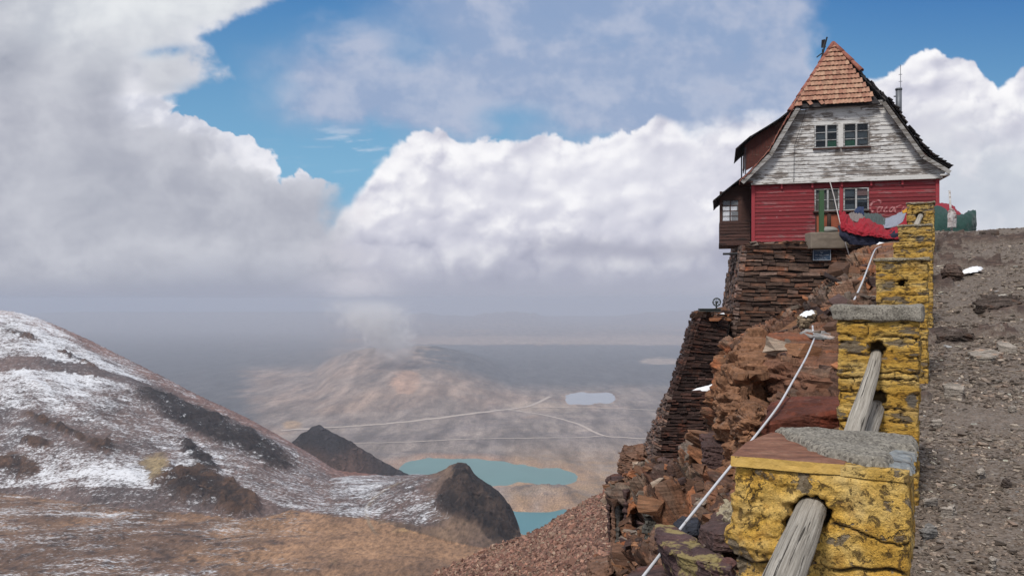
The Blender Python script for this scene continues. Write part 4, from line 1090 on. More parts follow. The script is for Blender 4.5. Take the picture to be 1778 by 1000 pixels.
def pillar_mesh(name, lo, hi, res, seed, course, groove, rough, taper=0.0, edge=0.012, hole=None, extra=None):
    """lo/hi in (v, u, z)"""
    V, N, F = box_points(lo, hi, res)
    V, Nn = round_box(V, N, lo, hi, edge)
    v, u, z = V[:, 0].copy(), V[:, 1].copy(), V[:, 2].copy()
    fu = v + u * 0.8                                     # running coordinate round the corner
    # courses of flat stones
    rs = np.random.RandomState(seed); zs = [lo[2] - 0.05]
    while zs[-1] < hi[2] + 0.1: zs.append(zs[-1] + course * rs.uniform(0.55, 1.6))
    zs = np.array(zs)
    zw = z + course * 0.40 * fb2(fu / 0.20, z / 0.3, 3, seed) + course * 0.12 * vn2(fu / 0.03, z / 0.03, seed + 2)
    k = np.clip(np.searchsorted(zs, zw) - 1, 0, len(zs) - 2)
    zd = np.minimum(zw - zs[k], zs[k + 1] - zw)
    slen = 0.26 * (0.6 + 0.9 * _r(k, k * 0, np.int64(3), seed)); fw = (fu + _r(k, k * 0, np.int64(5), seed) * 3 + 0.02 * vn2(z / 0.04, fu / 0.04, seed + 5)) / slen
    ci = np.floor(fw).astype(np.int64); fd = np.minimum(fw - ci, 1 - (fw - ci)) * slen
    off = _r(k, ci, np.int64(7), seed)
    pres = sst(fb2(fu / 0.16, z / 0.10, 3, seed + 31), -0.35, 0.15)      # mortar hides some joints
    gz = sst(zd, 0.009, 0.001) * pres; gx = sst(fd, 0.008, 0.001) * pres
    g = np.maximum(gz, gx * 0.9)
    side = 1 - np.abs(Nn[:, 2])
    D = (off - 0.5) * groove * 0.9 * side - g * groove * side
    D += rough * (fb3(v / 0.11, u / 0.11, z / 0.07, 4, seed + 3) * 1.0 + 0.60 * fb3(v / 0.025, u / 0.025, z / 0.015, 4, seed + 6))
    bare = np.zeros(len(V)); 
    if extra is not None: D, g, bare = extra(v, u, z, Nn, D, g, bare)
    if hole is not None:
        for (hv, hz, hr, hd) in hole:
            dd = np.sqrt((v - hv) ** 2 + (z - hz) ** 2) + 0.012 * vn2(v / 0.02, z / 0.02, seed + 9)
            w_ = sst(dd, hr * 1.15, hr * 0.72) * (Nn[:, 1] < -0.4)
            D = D - w_ * hd; g = np.maximum(g, w_)
    V = V + Nn * D[:, None]
    # flare: wider towards the top
    t = (hi[2] - z) / (hi[2] - lo[2]); cx = hi[0]
    V[:, 0] = cx + (V[:, 0] - cx) * (1 - taper * t) - taper * 0.35 * t * (hi[0] - lo[0])
    W = np.stack([V[:, 0] * VD.x + V[:, 1] * UD.x, V[:, 0] * VD.y + V[:, 1] * UD.y, V[:, 2]], -1)
    # box axes (v,u,z) are left-handed in the world: flip the faces
    return np_mesh(name, W, F[:, ::-1], True, None, {'groove': g, 'bare': bare})
def make_wood(name='weathered_wood', c=((0.17, 0.15, 0.125), (0.36, 0.33, 0.285), (0.52, 0.49, 0.44)), sc=1.0):
    m, n = new_mat(name); L = n.attr('len', 2); A = n.attr('ang', 2)
    P = n.comb(n.m('MULTIPLY', n.m('SINE', A), 1.0), n.m('MULTIPLY', n.m('COSINE', A), 1.0), n.m('MULTIPLY', L, 1.0))
    s1 = n.noise(n.mapping(P, sc=(1, 1, 0.22)), 3.2 * sc, 6, 0.65, 0.15); s2 = n.noise(n.mapping(P, sc=(1, 1, 0.07)), 11 * sc, 6, 0.7, 0.1)
    crk = n.ss(n.noise(n.mapping(P, sc=(1, 1, 0.09)), 5.2 * sc, 4, 0.6, 0.15), 0.60, 0.625)
    col = n.ramp(s2, [(0.3, c[0]), (0.52, c[1]), (0.75, c[2])]); col = n.mix(1.0, col, n.ramp(s1, [(0.3, 0.7), (0.7, 1.25)]), 'MULTIPLY')
    col = n.mix(n.m('MULTIPLY', crk, 0.9), col, (0.035, 0.028, 0.022))
    fin_mat(n, col, 0.85, n.bump(n.m('SUBTRACT', n.m('MULTIPLY', s2, 0.8), crk), 1.0, 0.008))
    return m
mat_wood = make_wood()
def log_mesh(name, pts, r0, r1, seed, nseg=60, nr=40, squash=0.9, knots=0.06, lenscale=6.0):
    P_ = np.array(pts, float); d = np.r_[0, np.cumsum(np.linalg.norm(np.diff(P_, axis=0), axis=1))]; L = d[-1]
    s = np.linspace(0, L, nseg); C = np.stack([isp(s, list(zip(d, P_[:, i]))) for i in range(3)], -1)
    T = np.gradient(C, axis=0); T /= np.linalg.norm(T, axis=1, keepdims=True)
    S = np.cross(T, [0, 0, 1.0]); S /= np.linalg.norm(S, axis=1, keepdims=True); U = np.cross(S, T)
    a = np.linspace(0, 2 * np.pi, nr, endpoint=False); A, Q = np.meshgrid(a, s)
    rad = np.interp(Q, [0, L], [r0, r1]) * (1 + knots * vn2(Q / 0.13, A * 0 + seed, seed) + 0.055 * vn3(np.cos(A) * 1.6, np.sin(A) * 1.6, Q / 0.35, seed) + 0.018 * vn3(np.cos(A) * 5, np.sin(A) * 5, Q / 0.5, seed + 4) + 0.010 * vn3(np.cos(A) * 13, np.sin(A) * 13, Q / 0.3, seed + 8))
    V = C[:, None, :] + rad[..., None] * (np.cos(A)[..., None] * S[:, None, :] + np.sin(A)[..., None] * U[:, None, :] * squash)
    e0 = V[0].mean(0); e1 = V[-1].mean(0)
    V = V.reshape(-1, 3); n0 = len(V); V = np.vstack([V, e0 - T[0] * r0 * .15, e1 + T[-1] * r1 * .15])
    i = np.arange(nseg - 1)[:, None] * nr; j = np.arange(nr)[None]; j2 = (j + 1) % nr
    F = np.stack([i + j, i + j2, i + nr + j2, i + nr + j], -1).reshape(-1, 4)
    F0 = np.array([(n0, j2_, j_, j_) for j_, j2_ in zip(range(nr), [(q + 1) % nr for q in range(nr)])])
    me = bpy.data.meshes.new(name)
    fs = [tuple(f) for f in F.tolist()] + [(n0, (q + 1) % nr, q) for q in range(nr)] + [(n0 + 1, n0 - nr + q, n0 - nr + (q + 1) % nr) for q in range(nr)]
    me.from_pydata(V.tolist(), [], fs); me.polygons.foreach_set('use_smooth', [True] * len(fs)); me.update()
    la = me.attributes.new('len', 'FLOAT', 'POINT'); la.data.foreach_set('value', np.r_[Q.ravel() * lenscale, 0, L * lenscale].astype(np.float32))
    aa = me.attributes.new('ang', 'FLOAT', 'POINT'); aa.data.foreach_set('value', np.r_[A.ravel(), 0, 0].astype(np.float32))
    return me
def W_(v, u, z): return Vector((v * VD.x + u * UD.x, v * VD.y + u * UD.y, z))
def vuz(px, py, u):
    """point on the vertical plane u = const seen at a photograph pixel"""
    s = (px - PCX) / FPX; t = (PHY - py) / FPX; Y = u / (s * UD.x + UD.y); p = Vector((s * Y, Y, t * Y))
    return p.x * VD.x + p.y * VD.y, p.z

GP = 'yellow painted stone pillars along the drop'
# ---- nearest pillar: thick paint over plastered stone
u0 = 2.225; vl, zt = vuz(1276, 800, u0); vr = -0.062
ztop = -0.412
def p1_extra(v, u, z, N, D, g, bare):
    fr = (N[:, 1] < -0.4); side = 1 - np.abs(N[:, 2])
    # one heavy plastered block over a recessed lower course
    lz = -0.705 + 0.018 * vn2(v / 0.08, z * 0, 5) + 0.02 * sst(v, -0.30, -0.10)
    ledge = sst(z, lz - 0.004, lz + 0.006)
    D = D * 0.55 + side * (0.010 * ledge - 0.004)
    bul = np.exp(-((z - (lz + 0.045)) / 0.05) ** 2) * sst(v, -0.12, -0.42) * side
    D = D + 0.022 * bul
    D = D + side * 0.012 * fb3(v / 0.09, u / 0.09, z / 0.06, 4, 77)
    # crumbly flaking on the left half
    fl = fb3(v / 0.035, u / 0.035, z / 0.022, 3, 78)
    D = D + side * 0.006 * np.sign(fl) * np.minimum(np.abs(fl) * 4, 1) * sst(v, -0.15, -0.35)
    # wandering crack to the right
    cz = -0.585 + 0.012 * vn2(v / 0.035, v * 0, 9) + 0.012 * vn2(v / 0.1, v * 0, 10) - 0.03 * sst(v, -0.22, -0.10)
    ck = sst(np.abs(z - cz), 0.0045, 0.001) * sst(v, -0.255, -0.235) * fr
    cz2 = lz; ck2 = sst(np.abs(z - cz2), 0.008, 0.002) * side * sst(fb2(v / .1, u / .1, 2, 4), -0.4, 0)
    g = np.maximum(g * 0.22, np.maximum(ck, ck2)); D = D - 0.010 * ck - 0.012 * ck2
    bare = bare + 0.75 * np.exp(-((v + 0.08) / 0.035) ** 2 - ((z + 0.74) / 0.03) ** 2) * side
    return D, g, bare
hv, hz_ = vuz(1408, 893, u0)
me = pillar_mesh('stone_block', (vl, u0, -1.62), (vr, u0 + 0.44, ztop - 0.045), 0.0046, 11, 0.20, 0.003, 0.006, 0.0, 0.014,
                 hole=[(hv + 0.002, hz_ + 0.000, 0.048, 0.09), (hv - 0.038, hz_ - 0.040, 0.030, 0.05)], extra=p1_extra)
mat_y1 = make_yellow('yellow_paint_near', 9.5, 1, 0.553)
pil = thing('yellow_pillar', 'biggest yellow painted stone pillar, concrete on top and a cracked grey log in its face', 'pillar', W_((vl + vr) / 2, u0 + 0.22, -1.62), GP)
adopt(pil, link('stone_block', me, mat_y1))
# slate slab with a painted front edge
def slab(name, pts, z0, z1, mat, root, seed=1, sub=4, amp=0.004, res=None):
    """flat stone with the plan outline pts (v,u); sides roughened"""
    mb = MB(); n = len(pts); 
    bm = bmesh.new()
    lo_ = [bm.verts.new(W_(a, b, z0)) for a, b in pts]; hi_ = [bm.verts.new(W_(a, b, z1)) for a, b in pts]
    bm.faces.new(lo_[::-1]); bm.faces.new(hi_)
    for i in range(n): bm.faces.new([lo_[i], lo_[(i + 1) % n], hi_[(i + 1) % n], hi_[i]])
    bmesh.ops.recalc_face_normals(bm, faces=bm.faces); bmesh.ops.triangulate(bm, faces=bm.faces)
    for _ in range(sub): bmesh.ops.subdivide_edges(bm, edges=[e for e in bm.edges if e.calc_length() > 0.018], cuts=1, use_grid_fill=True)
    me = bpy.data.meshes.new(name); bm.to_mesh(me); bm.free()
    co = np.empty(len(me.vertices) * 3, np.float32); me.vertices.foreach_get('co', co); co = co.reshape(-1, 3)
    nn = np.array([v.normal for v in me.vertices])
    co = co + nn * (amp * fb3(co[:, 0] / 0.06, co[:, 1] / 0.06, co[:, 2] / 0.02, 4, seed))[:, None]
    me.vertices.foreach_set('co', co.ravel()); me.update()
    o = link(name, me, mat); return adopt(root, o)
m_slate, n = new_mat('red_slate'); P = n.tc('Object')
a = n.noise(n.mapping(P, sc=(1, 3.0, 1), rot=(0, 0, 0.3)), 9, 6, 0.65); b = n.noise(P, 60, 4, 0.65)
c = n.ramp(a, [(0.3, (0.11, 0.050, 0.035)), (0.5, (0.20, 0.090, 0.055)), (0.7, (0.27, 0.15, 0.10))]); c = n.mix(1.0, c, n.ramp(b, [(0.3, 0.75), (0.7, 1.25)]), 'MULTIPLY')
nz = n.sep(n.geo('Normal'))[2]
ye = n.mix(n.noise(P, 40, 5, .6), (0.50, 0.30, 0.06), (0.62, 0.42, 0.14))
c = n.mix(n.ss(n.m('ABSOLUTE', nz), 0.62, 0.45), c, n.mix(n.ss(n.noise(P, 16, 6, .7), 0.58, 0.63), ye, (0.10, 0.06, 0.04)))
fin_mat(n, c, 0.8, n.bump(n.m('ADD', a, n.m('MULTIPLY', b, 0.3)), 1.0, 0.01))
slab('slate_cap', [(vl - 0.008, u0 - 0.012), (-0.30, u0 - 0.006), (-0.21, u0 + 0.004), (-0.20, u0 + 0.20), (-0.28, u0 + 0.40), (-0.40, u0 + 0.455), (vl + 0.02, u0 + 0.43), (vl - 0.015, u0 + 0.22)], ztop - 0.043, ztop - 0.016, m_slate, pil, 3)
slab('slate_cap', [(-0.218, u0 + 0.002), (-0.14, u0 - 0.004), (vr + 0.004, u0 + 0.0), (vr + 0.006, u0 + 0.44), (-0.2, u0 + 0.45)], ztop - 0.045, ztop - 0.020, mat_y1, pil, 5)
# rough concrete poured over it
def conc_top(root, outline, z0, h, seed, mat, name='concrete_cap', res=0.006, flow=0.014):
    poly = [(a, b) for a, b in outline]
    va = [p[0] for p in poly]; ub = [p[1] for p in poly]
    gv = np.arange(min(va) - 0.02, max(va) + 0.02, res); gu = np.arange(min(ub) - 0.02, max(ub) + 0.02, res)
    A, B = np.meshgrid(gv, gu)
    aw = A + 0.014 * fb2(A / 0.05, B / 0.05, 3, seed); bw = B + 0.014 * fb2(A / 0.05 + 7, B / 0.05, 3, seed)
    ins = lake_mask(aw, bw, poly)
    d = np.full(A.shape, 9.0)
    for k in range(len(poly)):
        p0 = poly[k]; p1 = poly[(k + 1) % len(poly)]; ex, ey = p1[0] - p0[0], p1[1] - p0[1]; q = np.clip(((aw - p0[0]) * ex + (bw - p0[1]) * ey) / (ex * ex + ey * ey), 0, 1)
        d = np.minimum(d, np.hypot(aw - p0[0] - q * ex, bw - p0[1] - q * ey))
    hh = h * np.sqrt(np.clip(d / flow, 0, 1)) * ins
    Z = z0 - 0.012 + (hh > 0) * 0.012 + hh + ins * (0.010 * fb2(A / 0.12, B / 0.12, 3, seed + 1) + 0.0035 * fb2(A / 0.012, B / 0.012, 3, seed + 2)) * np.clip(d / 0.03, 0, 1)
    Wp = np.stack([A * VD.x + B * UD.x, A * VD.y + B * UD.y, Z], -1).reshape(-1, 3)
    F = grid_faces(len(gu), len(gv), flip=True)
    keep = ins.ravel()[F].any(1); F = F[keep]
    used, inv = np.unique(F.ravel(), return_inverse=True); F = inv.reshape(-1, 4); Wp = Wp[used]
    me = np_mesh(name, Wp, F, True)
    o = link(name, me, mat); 
    return adopt(root, o)
conc_top(pil, [(-0.455, u0 + 0.45), (-0.40, u0 + 0.32), (-0.355, u0 + 0.26), (-0.31, u0 + 0.16), (-0.27, u0 + 0.10), (-0.215, u0 + 0.055), (-0.15, u0 + 0.03), (-0.11, u0 + 0.02), (-0.095, u0 + 0.10), (-0.125, u0 + 0.20), (-0.10, u0 + 0.275), (vr + 0.01, u0 + 0.30), (vr + 0.014, u0 + 0.455), (-0.2, u0 + 0.475), (-0.36, u0 + 0.465)], ztop - 0.018, 0.024, 21, mat_conc)
m_smooth = make_concrete('smooth_grey_mortar', 5, (0.19, 0.21, 0.22), (0.32, 0.34, 0.35))
conc_top(pil, [(-0.14, u0 + 0.06), (vr + 0.008, u0 + 0.03), (vr + 0.012, u0 + 0.33), (-0.13, u0 + 0.30)], ztop - 0.021, 0.007, 25, m_smooth, 'mortar_patch')
# small pale cobble wedged above the log
v_, F_ = None, None
def pebble(name, c, r, mat, root=None, seed=1, res=16):
    a = np.linspace(0, 2 * np.pi, res * 2, endpoint=False); b = np.linspace(0.02, np.pi - 0.02, res); A, B = np.meshgrid(a, b)
    n_ = np.stack([np.cos(A) * np.sin(B), np.sin(A) * np.sin(B), np.cos(B)], -1)
    rr = 1 + 0.16 * vn3(n_[..., 0] * 1.6 + seed, n_[..., 1] * 1.6, n_[..., 2] * 1.6, seed)
    V = n_ * rr[..., None] * np.array(r) + np.array(c); w_ = res * 2
    i = np.arange(res - 1)[:, None] * w_; j = np.arange(w_)[None]; F = np.stack([i + j, i + w_ + j, i + w_ + (j + 1) % w_, i + (j + 1) % w_], -1).reshape(-1, 4)
    o = link(name, np_mesh(name, V.reshape(-1, 3), F, True), mat)
    if root: adopt(root, o)
    return o
pebble('cobble', W_(hv + 0.008, u0 + 0.002, hz_ + 0.020), (0.022, 0.018, 0.014), make_yellow('pale_yellow_stone', 30, 4, 0.70, 0.25), pil, 3)
# ---- the others
PIL = [  # u, left px, top py, width, depth, label, taper, cap
    (4.90, 1452, 531, 0.425, 0.44, 'yellow stone pillar with a thick grey cap and two pale poles in its face', 0.10, 0.075, 0.062, 0.26),
    (7.95, 1520, 449, 0.425, 0.44, 'yellow stone pillar with one empty round hole in the middle of its face', 0.02, 0.02, 0.060, 0.30),
    (10.95, 1550, 421, 0.44, 0.42, 'yellow stone pillar of which only a short band shows, behind the one with a hole', 0.0, 0.0, 0.065, 0.36),
    (13.9, 1560, 391, 0.46, 0.44, 'yellow stone pillar with a rounded grey mortar patch and a thin pale cap stone', 0.0, 0.025, 0.085, 0.5),
    (16.9, 1575, 352, 0.46, 0.44, 'farthest and highest yellow stone pillar, a short pale pole stub in its face', 0.0, 0.03, 0.09, 0.50)]
pil_roots = {}
for i, (u, lpx, tpy, wd, dp, lab, tp, cap, crs, drab) in enumerate(PIL):
    va, zt_ = vuz(lpx, tpy, u); vb = va + wd
    gz = float(isp(np.array([u]), GU)[0]) - 0.25
    base = W_((va + vb) / 2, u + dp / 2, gz)
    root = thing('yellow_pillar', lab, 'pillar', base, GP); pil_roots[i] = root
    holes = []
    if i == 0:
        h1 = vuz(1522, 606, u); h2 = vuz(1522, 692, u); holes = [(h1[0], h1[1], 0.045, 0.08), (h2[0], h2[1], 0.05, 0.06)]
    if i == 1: h1 = vuz(1565, 491, u); holes = [(h1[0], h1[1], 0.030, 0.12)]
    if i == 4: h1 = vuz(1597, 375, u); holes = [(h1[0], h1[1], 0.07, 0.10)]
    def ex(v, u_, z, N, D, g, bare, i=i, va=va):
        if i == 3: bare = bare + 0.8 * np.exp(-((v - va - 0.30) / 0.09) ** 2 - ((z - (zt_ - 0.22)) / 0.07) ** 2)
        if i == 0: bare = bare + 0.75 * np.exp(-((v - va - 0.39) / 0.05) ** 2 - ((z - (zt_ - 0.52)) / 0.07) ** 2)
        return D, g, bare
    me = pillar_mesh('stone_block', (va, u, gz), (vb, u + dp, zt_ - cap), 0.0075 if i == 0 else 0.012, 40 + i, crs, 0.020 if i < 3 else 0.028, 0.007, tp, 0.012, hole=holes, extra=ex)
    my = make_yellow('yellow_paint', 6.5 if i == 0 else 5.5, 10 + i, 0.542 if i < 2 else 0.535, [0.0, 0.03, 0.12, 0.22, 0.2][i])
    adopt(root, link('stone_block', me, my))
    if cap > 0:
        V, N, F = box_points((va - 0.022, u - 0.022, zt_ - cap - 0.004), (vb + 0.015, u + dp + 0.02, zt_), 0.011)
        V, Nn = round_box(V, N, (va - 0.022, u - 0.022, zt_ - cap - 0.004), (vb + 0.015, u + dp + 0.02, zt_), min(0.012, cap / 2.2))
        V = V + Nn * (0.020 * fb3(V[:, 0] / 0.09, V[:, 1] / 0.09, V[:, 2] / 0.06, 4, 60 + i) + 0.004 * fb3(V[:, 0] / 0.02, V[:, 1] / 0.02, V[:, 2] / 0.02, 2, 61))[:, None]
        Wp = np.stack([V[:, 0] * VD.x + V[:, 1] * UD.x, V[:, 0] * VD.y + V[:, 1] * UD.y, V[:, 2]], -1)
        o = link('cap_stone', np_mesh('cap_stone', Wp, F[:, ::-1], True), mat_conc if i == 0 else make_concrete('cap_concrete', 10, (0.20, 0.17, 0.12), (0.36, 0.31, 0.22)))
        adopt(root, o)
# ---- poles of the old railing
def pole(pts, r0, r1, seed, label, group='weathered railing poles left in the pillars'):
    me = log_mesh('wooden_pole', pts, r0, r1, seed); o = link('wooden_pole', me, mat_wood); settle(o, label, 'pole', group); return o
a_ = W_(hv, u0 + 0.06, hz_ + 0.002); b_ = W_(hv - 0.004, u0 - 0.06, hz_ - 0.045)
pole([at(1414, 868, 2.22), at(1406, 890, 2.09), at(1390, 932, 1.97), at(1369, 982, 1.85), at(1348, 1035, 1.75), at(1320, 1105, 1.63)], 0.036, 0.047, 3, 'thick cracked grey log leaning out of the front of the biggest yellow pillar')
y2 = 4.9 * UD.y
pole([at(1523, 600, y2 + 0.35), at(1520, 622, y2 + 0.16), at(1512, 655, y2), at(1500, 695, y2 - 0.12), at(1484, 745, y2 - 0.30), at(1470, 800, y2 - 0.45)], 0.026, 0.052, 5, 'long pale grey pole slanting down from the face of the second pillar')
pole([at(1526, 688, y2 + 0.40), at(1522, 704, y2 + 0.22), at(1512, 735, y2 - 0.02), at(1500, 775, y2 - 0.15)], 0.042, 0.048, 8, 'short stout pole end below the long pale one on the second pillar')
y6 = 14.88
pole([at(1598, 371, y6 + 0.50), at(1598, 376, y6 + 0.14), at(1594, 384, y6 - 0.03), at(1590.5, 393, y6 - 0.14)], 0.045, 0.048, 11, 'short pale stub sticking out of the farthest yellow pillar')

# ------------------------------------------------------------------ the chalet
HA = R(14.5); HO = at(1307, 422, 28.0)
HX = Vector((math.cos(HA), -math.sin(HA), 0)); HY = Vector((math.sin(HA), math.cos(HA), 0))
def hp(px, py, yo=0.0):
    """local (x, z) on the plane local y = yo seen at a photograph pixel"""
    d = Vector(((px - PCX) / FPX, 1.0, (PHY - py) / FPX)); k = (yo + HO.dot(HY)) / d.dot(HY); p = d * k - HO
    return p.dot(HX), p.z
house = thing('mountain_lodge', 'old chalet of weathered red and white boards under a broken orange tile roof', 'house', HO, None, -HA)
def paint_wood(name, paint, wood, amount, sc=1.0, var=0.2, blot=None):
    """old painted boards: paint worn off in streaks along the grain"""
    m, n = new_mat(name); P = n.tc('Object')
    g = n.noise(n.mapping(P, sc=(0.35, 1, 3.2)), 4.0 * sc, 7, 0.7, 0.2); f = n.noise(n.mapping(P, sc=(0.5, 1, 4)), 22 * sc, 5, 0.7); big = n.noise(P, 0.8 * sc, 4, 0.6)
    ri = n.geo('Random Per Island')
    pc = n.mix(1.0, paint, n.ramp(f, [(0.3, 1 - var), (0.7, 1 + var)]), 'MULTIPLY'); pc = n.mix(1.0, pc, n.ramp(ri, [(0, 1 - var * .7), (1, 1 + var * .7)]), 'MULTIPLY')
    wc = n.ramp(f, [(0.3, [v * 0.45 for v in wood]), (0.5, wood), (0.72, [v * 1.5 for v in wood])])
    k = n.m('ADD', n.m('ADD', n.m('MULTIPLY', g, 0.75), n.m('MULTIPLY', big, 0.45)), n.m('MULTIPLY', n.m('SUBTRACT', ri, 0.5), 0.10))
    msk = n.ss(k, amount, amount + 0.07)
    c = n.mix(msk, pc, wc)
    if blot: c = n.mix(n.m('MULTIPLY', n.ss(n.noise(n.vm('ADD', P, (4, 4, 4)), 1.1, 5, .65), 0.55, 0.75), 0.6), c, blot)
    fin_mat(n, c, 0.8, n.bump(n.m('ADD', n.m('MULTIPLY', f, 0.5), n.m('MULTIPLY', msk, -0.5)), 0.8, 0.006)); return m
m_red = paint_wood('red_paint_boards', (0.205, 0.028, 0.034), (0.23, 0.105, 0.105), 0.655, 1.0, 0.34, (0.15, 0.018, 0.026))
m_redtrim = paint_wood('red_trim', (0.30, 0.040, 0.050), (0.2, 0.10, 0.09), 0.70, 1.0, 0.15)
m_white = paint_wood('white_paint_boards', (0.60, 0.59, 0.575), (0.19, 0.165, 0.148), 0.575, 1.9, 0.22)
m_trimw = paint_wood('white_trim', (0.58, 0.57, 0.55), (0.17, 0.15, 0.13), 0.64, 1.5, 0.15)
m_greyw = paint_wood('bare_grey_boards', (0.34, 0.33, 0.32), (0.15, 0.135, 0.12), 0.58, 1.5, 0.2)
m_dark = paint_wood('dark_brown_boards', (0.062, 0.030, 0.024), (0.022, 0.015, 0.014), 0.66, 1.0, 0.4)
m_cheek = paint_wood('reddish_brown_boards', (0.085, 0.026, 0.020), (0.16, 0.10, 0.075), 0.66, 1.0, 0.4)
m_black = paint_wood('black_shingles', (0.020, 0.018, 0.020), (0.055, 0.045, 0.042), 0.62, 2.0, 0.5)
m_frame = paint_wood('window_frame_paint', (0.42, 0.42, 0.42), (0.16, 0.15, 0.14), 0.60, 2.5, 0.15)
def tile_mat(name, c0, c1, c2):
    m, n = new_mat(name); P = n.tc('Object'); ri = n.geo('Random Per Island'); f = n.noise(P, 9, 5, 0.65); big = n.noise(P, 1.6, 3, 0.5); z = n.sep(P)[2]
    c = n.ramp(n.m('ADD', n.m('MULTIPLY', ri, 0.6), n.m('MULTIPLY', big, 0.4)), [(0.2, c0), (0.5, c1), (0.85, c2)])
    c = n.mix(1.0, c, n.ramp(f, [(0.3, 0.72), (0.7, 1.25)]), 'MULTIPLY')
    c = n.mix(n.m('MULTIPLY', n.ss(n.noise(n.vm('ADD', P, (1, 2, 3)), 3.5, 6, .7), 0.56, 0.7), 0.5), c, (0.10, 0.075, 0.05))
    fin_mat(n, c, 0.8, n.bump(f, 0.6, 0.01)); return m
m_tile = tile_mat('clay_tile', (0.27, 0.125, 0.085), (0.35, 0.185, 0.125), (0.42, 0.26, 0.175))
m_ridge = tile_mat('red_ridge_tile', (0.22, 0.075, 0.052), (0.29, 0.11, 0.08), (0.36, 0.16, 0.12))
def flat_mat(name, c, ro=0.8, v=0.2, sc=6, metal=None):
    m, n = new_mat(name); P = n.tc('Object'); f = n.noise(P, sc, 5, 0.65)
    fin_mat(n, n.mix(f, [x * (1 - v) for x in c], [x * (1 + v) for x in c]), ro, n.bump(f, 0.3, 0.01), metal); return m
m_metal = flat_mat('grey_zinc', (0.16, 0.17, 0.19), 0.55, 0.25, 14, 0.4)
m_blackm = flat_mat('dark_iron', (0.025, 0.026, 0.03), 0.6, 0.3, 20, 0.3)
m_inside = flat_mat('dark_room', (0.03, 0.028, 0.027), 0.9)
def glass_mat(name, c, ro=0.08, trans=None):
    m, n = new_mat(name); P = n.tc('Object'); f = n.noise(P, 3.5, 3, 0.5)
    fin_mat(n, n.mix(f, [x * 0.5 for x in c], [x * 1.6 for x in c]), ro, n.bump(n.noise(P, 4.0, 2, .5), 0.25, 0.05)); n.p.inputs['Specular IOR Level'].default_value = 0.5
    if trans:
        tr = n.t.nodes.new('ShaderNodeBsdfTransparent'); mx = n.t.nodes.new('ShaderNodeMixShader'); mx.inputs[0].default_value = trans
        n.t.links.new(n.p.outputs[0], mx.inputs[1]); n.t.links.new(tr.outputs[0], mx.inputs[2]); n.t.links.new(mx.outputs[0], n.out.inputs[0])
    return m
m_glass = glass_mat('dark_glass', (0.022, 0.030, 0.042))
m_clear = glass_mat('clear_glass', (0.5, 0.52, 0.55), 0.1, 0.80)
m_teal = flat_mat('dusty_blue_curtain', (0.10, 0.13, 0.15), 0.7, 0.35); m_tanp = flat_mat('tan_board_behind_glass', (0.20, 0.175, 0.135), 0.8, 0.3); m_green = flat_mat('green_cloth', (0.02, 0.16, 0.075), 0.9, 0.3)
m_pink = flat_mat('pink_striped_cloth', (0.38, 0.22, 0.20), 0.9, 0.25)

def clip_x(poly, z):
    """x-range of a convex outline at height z"""
    xs = []
    for i in range(len(poly)):
        (x0, z0), (x1, z1) = poly[i], poly[(i + 1) % len(poly)]
        if (z0 - z) * (z1 - z) <= 0 and z0 != z1: xs.append(x0 + (x1 - x0) * (z - z0) / (z1 - z0))
    return (min(xs), max(xs)) if len(xs) >= 2 else None
def siding(name, poly, bh, mat, yo, holes=(), lap=0.034, th=0.026, parent=house, seed=0, axis='x', gap=0.004):
    """lapped boards filling an outline, split round the openings"""
    rs = random.Random(seed); mb = MB(); z0 = min(p[1] for p in poly); z1 = max(p[1] for p in poly); n = max(1, round((z1 - z0) / bh)); h = (z1 - z0) / n
    for i in range(n):
        a = z0 + i * h; b = a + h
        ra, rb = clip_x(poly, a + 1e-4), clip_x(poly, min(b, z1 - 1e-4))
        if not ra or not rb: continue
        sp = [(ra[0], ra[1])]
        for (hx0, hz0, hx1, hz1) in holes:
            if b > hz0 + 0.01 and a < hz1 - 0.01:
                q = []
                for s0, s1 in sp:
                    if hx0 > s0 and hx1 < s1: q += [(s0, hx0), (hx1, s1)]
                    else: q.append((s0, s1))
                sp = q
        # butt joints
        fin_ = []
        for s0, s1 in sp:
            cuts = [s0]
            while s1 - cuts[-1] > 2.6: cuts.append(cuts[-1] + rs.uniform(1.4, 2.4))
            cuts.append(s1); fin_ += list(zip(cuts[:-1], cuts[1:]))
        for s0, s1 in fin_:
            t0 = rb[0] if abs(s0 - ra[0]) < 1e-6 else s0 + gap / 2; t1 = rb[1] if abs(s1 - ra[1]) < 1e-6 else s1 - gap / 2
            s0_, s1_ = (s0, s1) if abs(s0 - ra[0]) < 1e-6 else (s0 + gap / 2, s1); s1_ = s1 if abs(s1 - ra[1]) < 1e-6 else s1 - gap / 2
            j = rs.uniform(-0.004, 0.004); y = yo - lap + rs.uniform(-0.005, 0.004)
            mb.hexa([(s0_, y, a + j), (s1_, y, a + rs.uniform(-.004, .004)), (s1_, yo + 0.02, a), (s0_, yo + 0.02, a), (t0, yo - lap + th - 0.006, b + 0.012), (t1, yo - lap + th - 0.006, b + 0.012), (t1, yo + 0.02, b + 0.012), (t0, yo + 0.02, b + 0.012)])
    return mb.build(name, mat, parent)

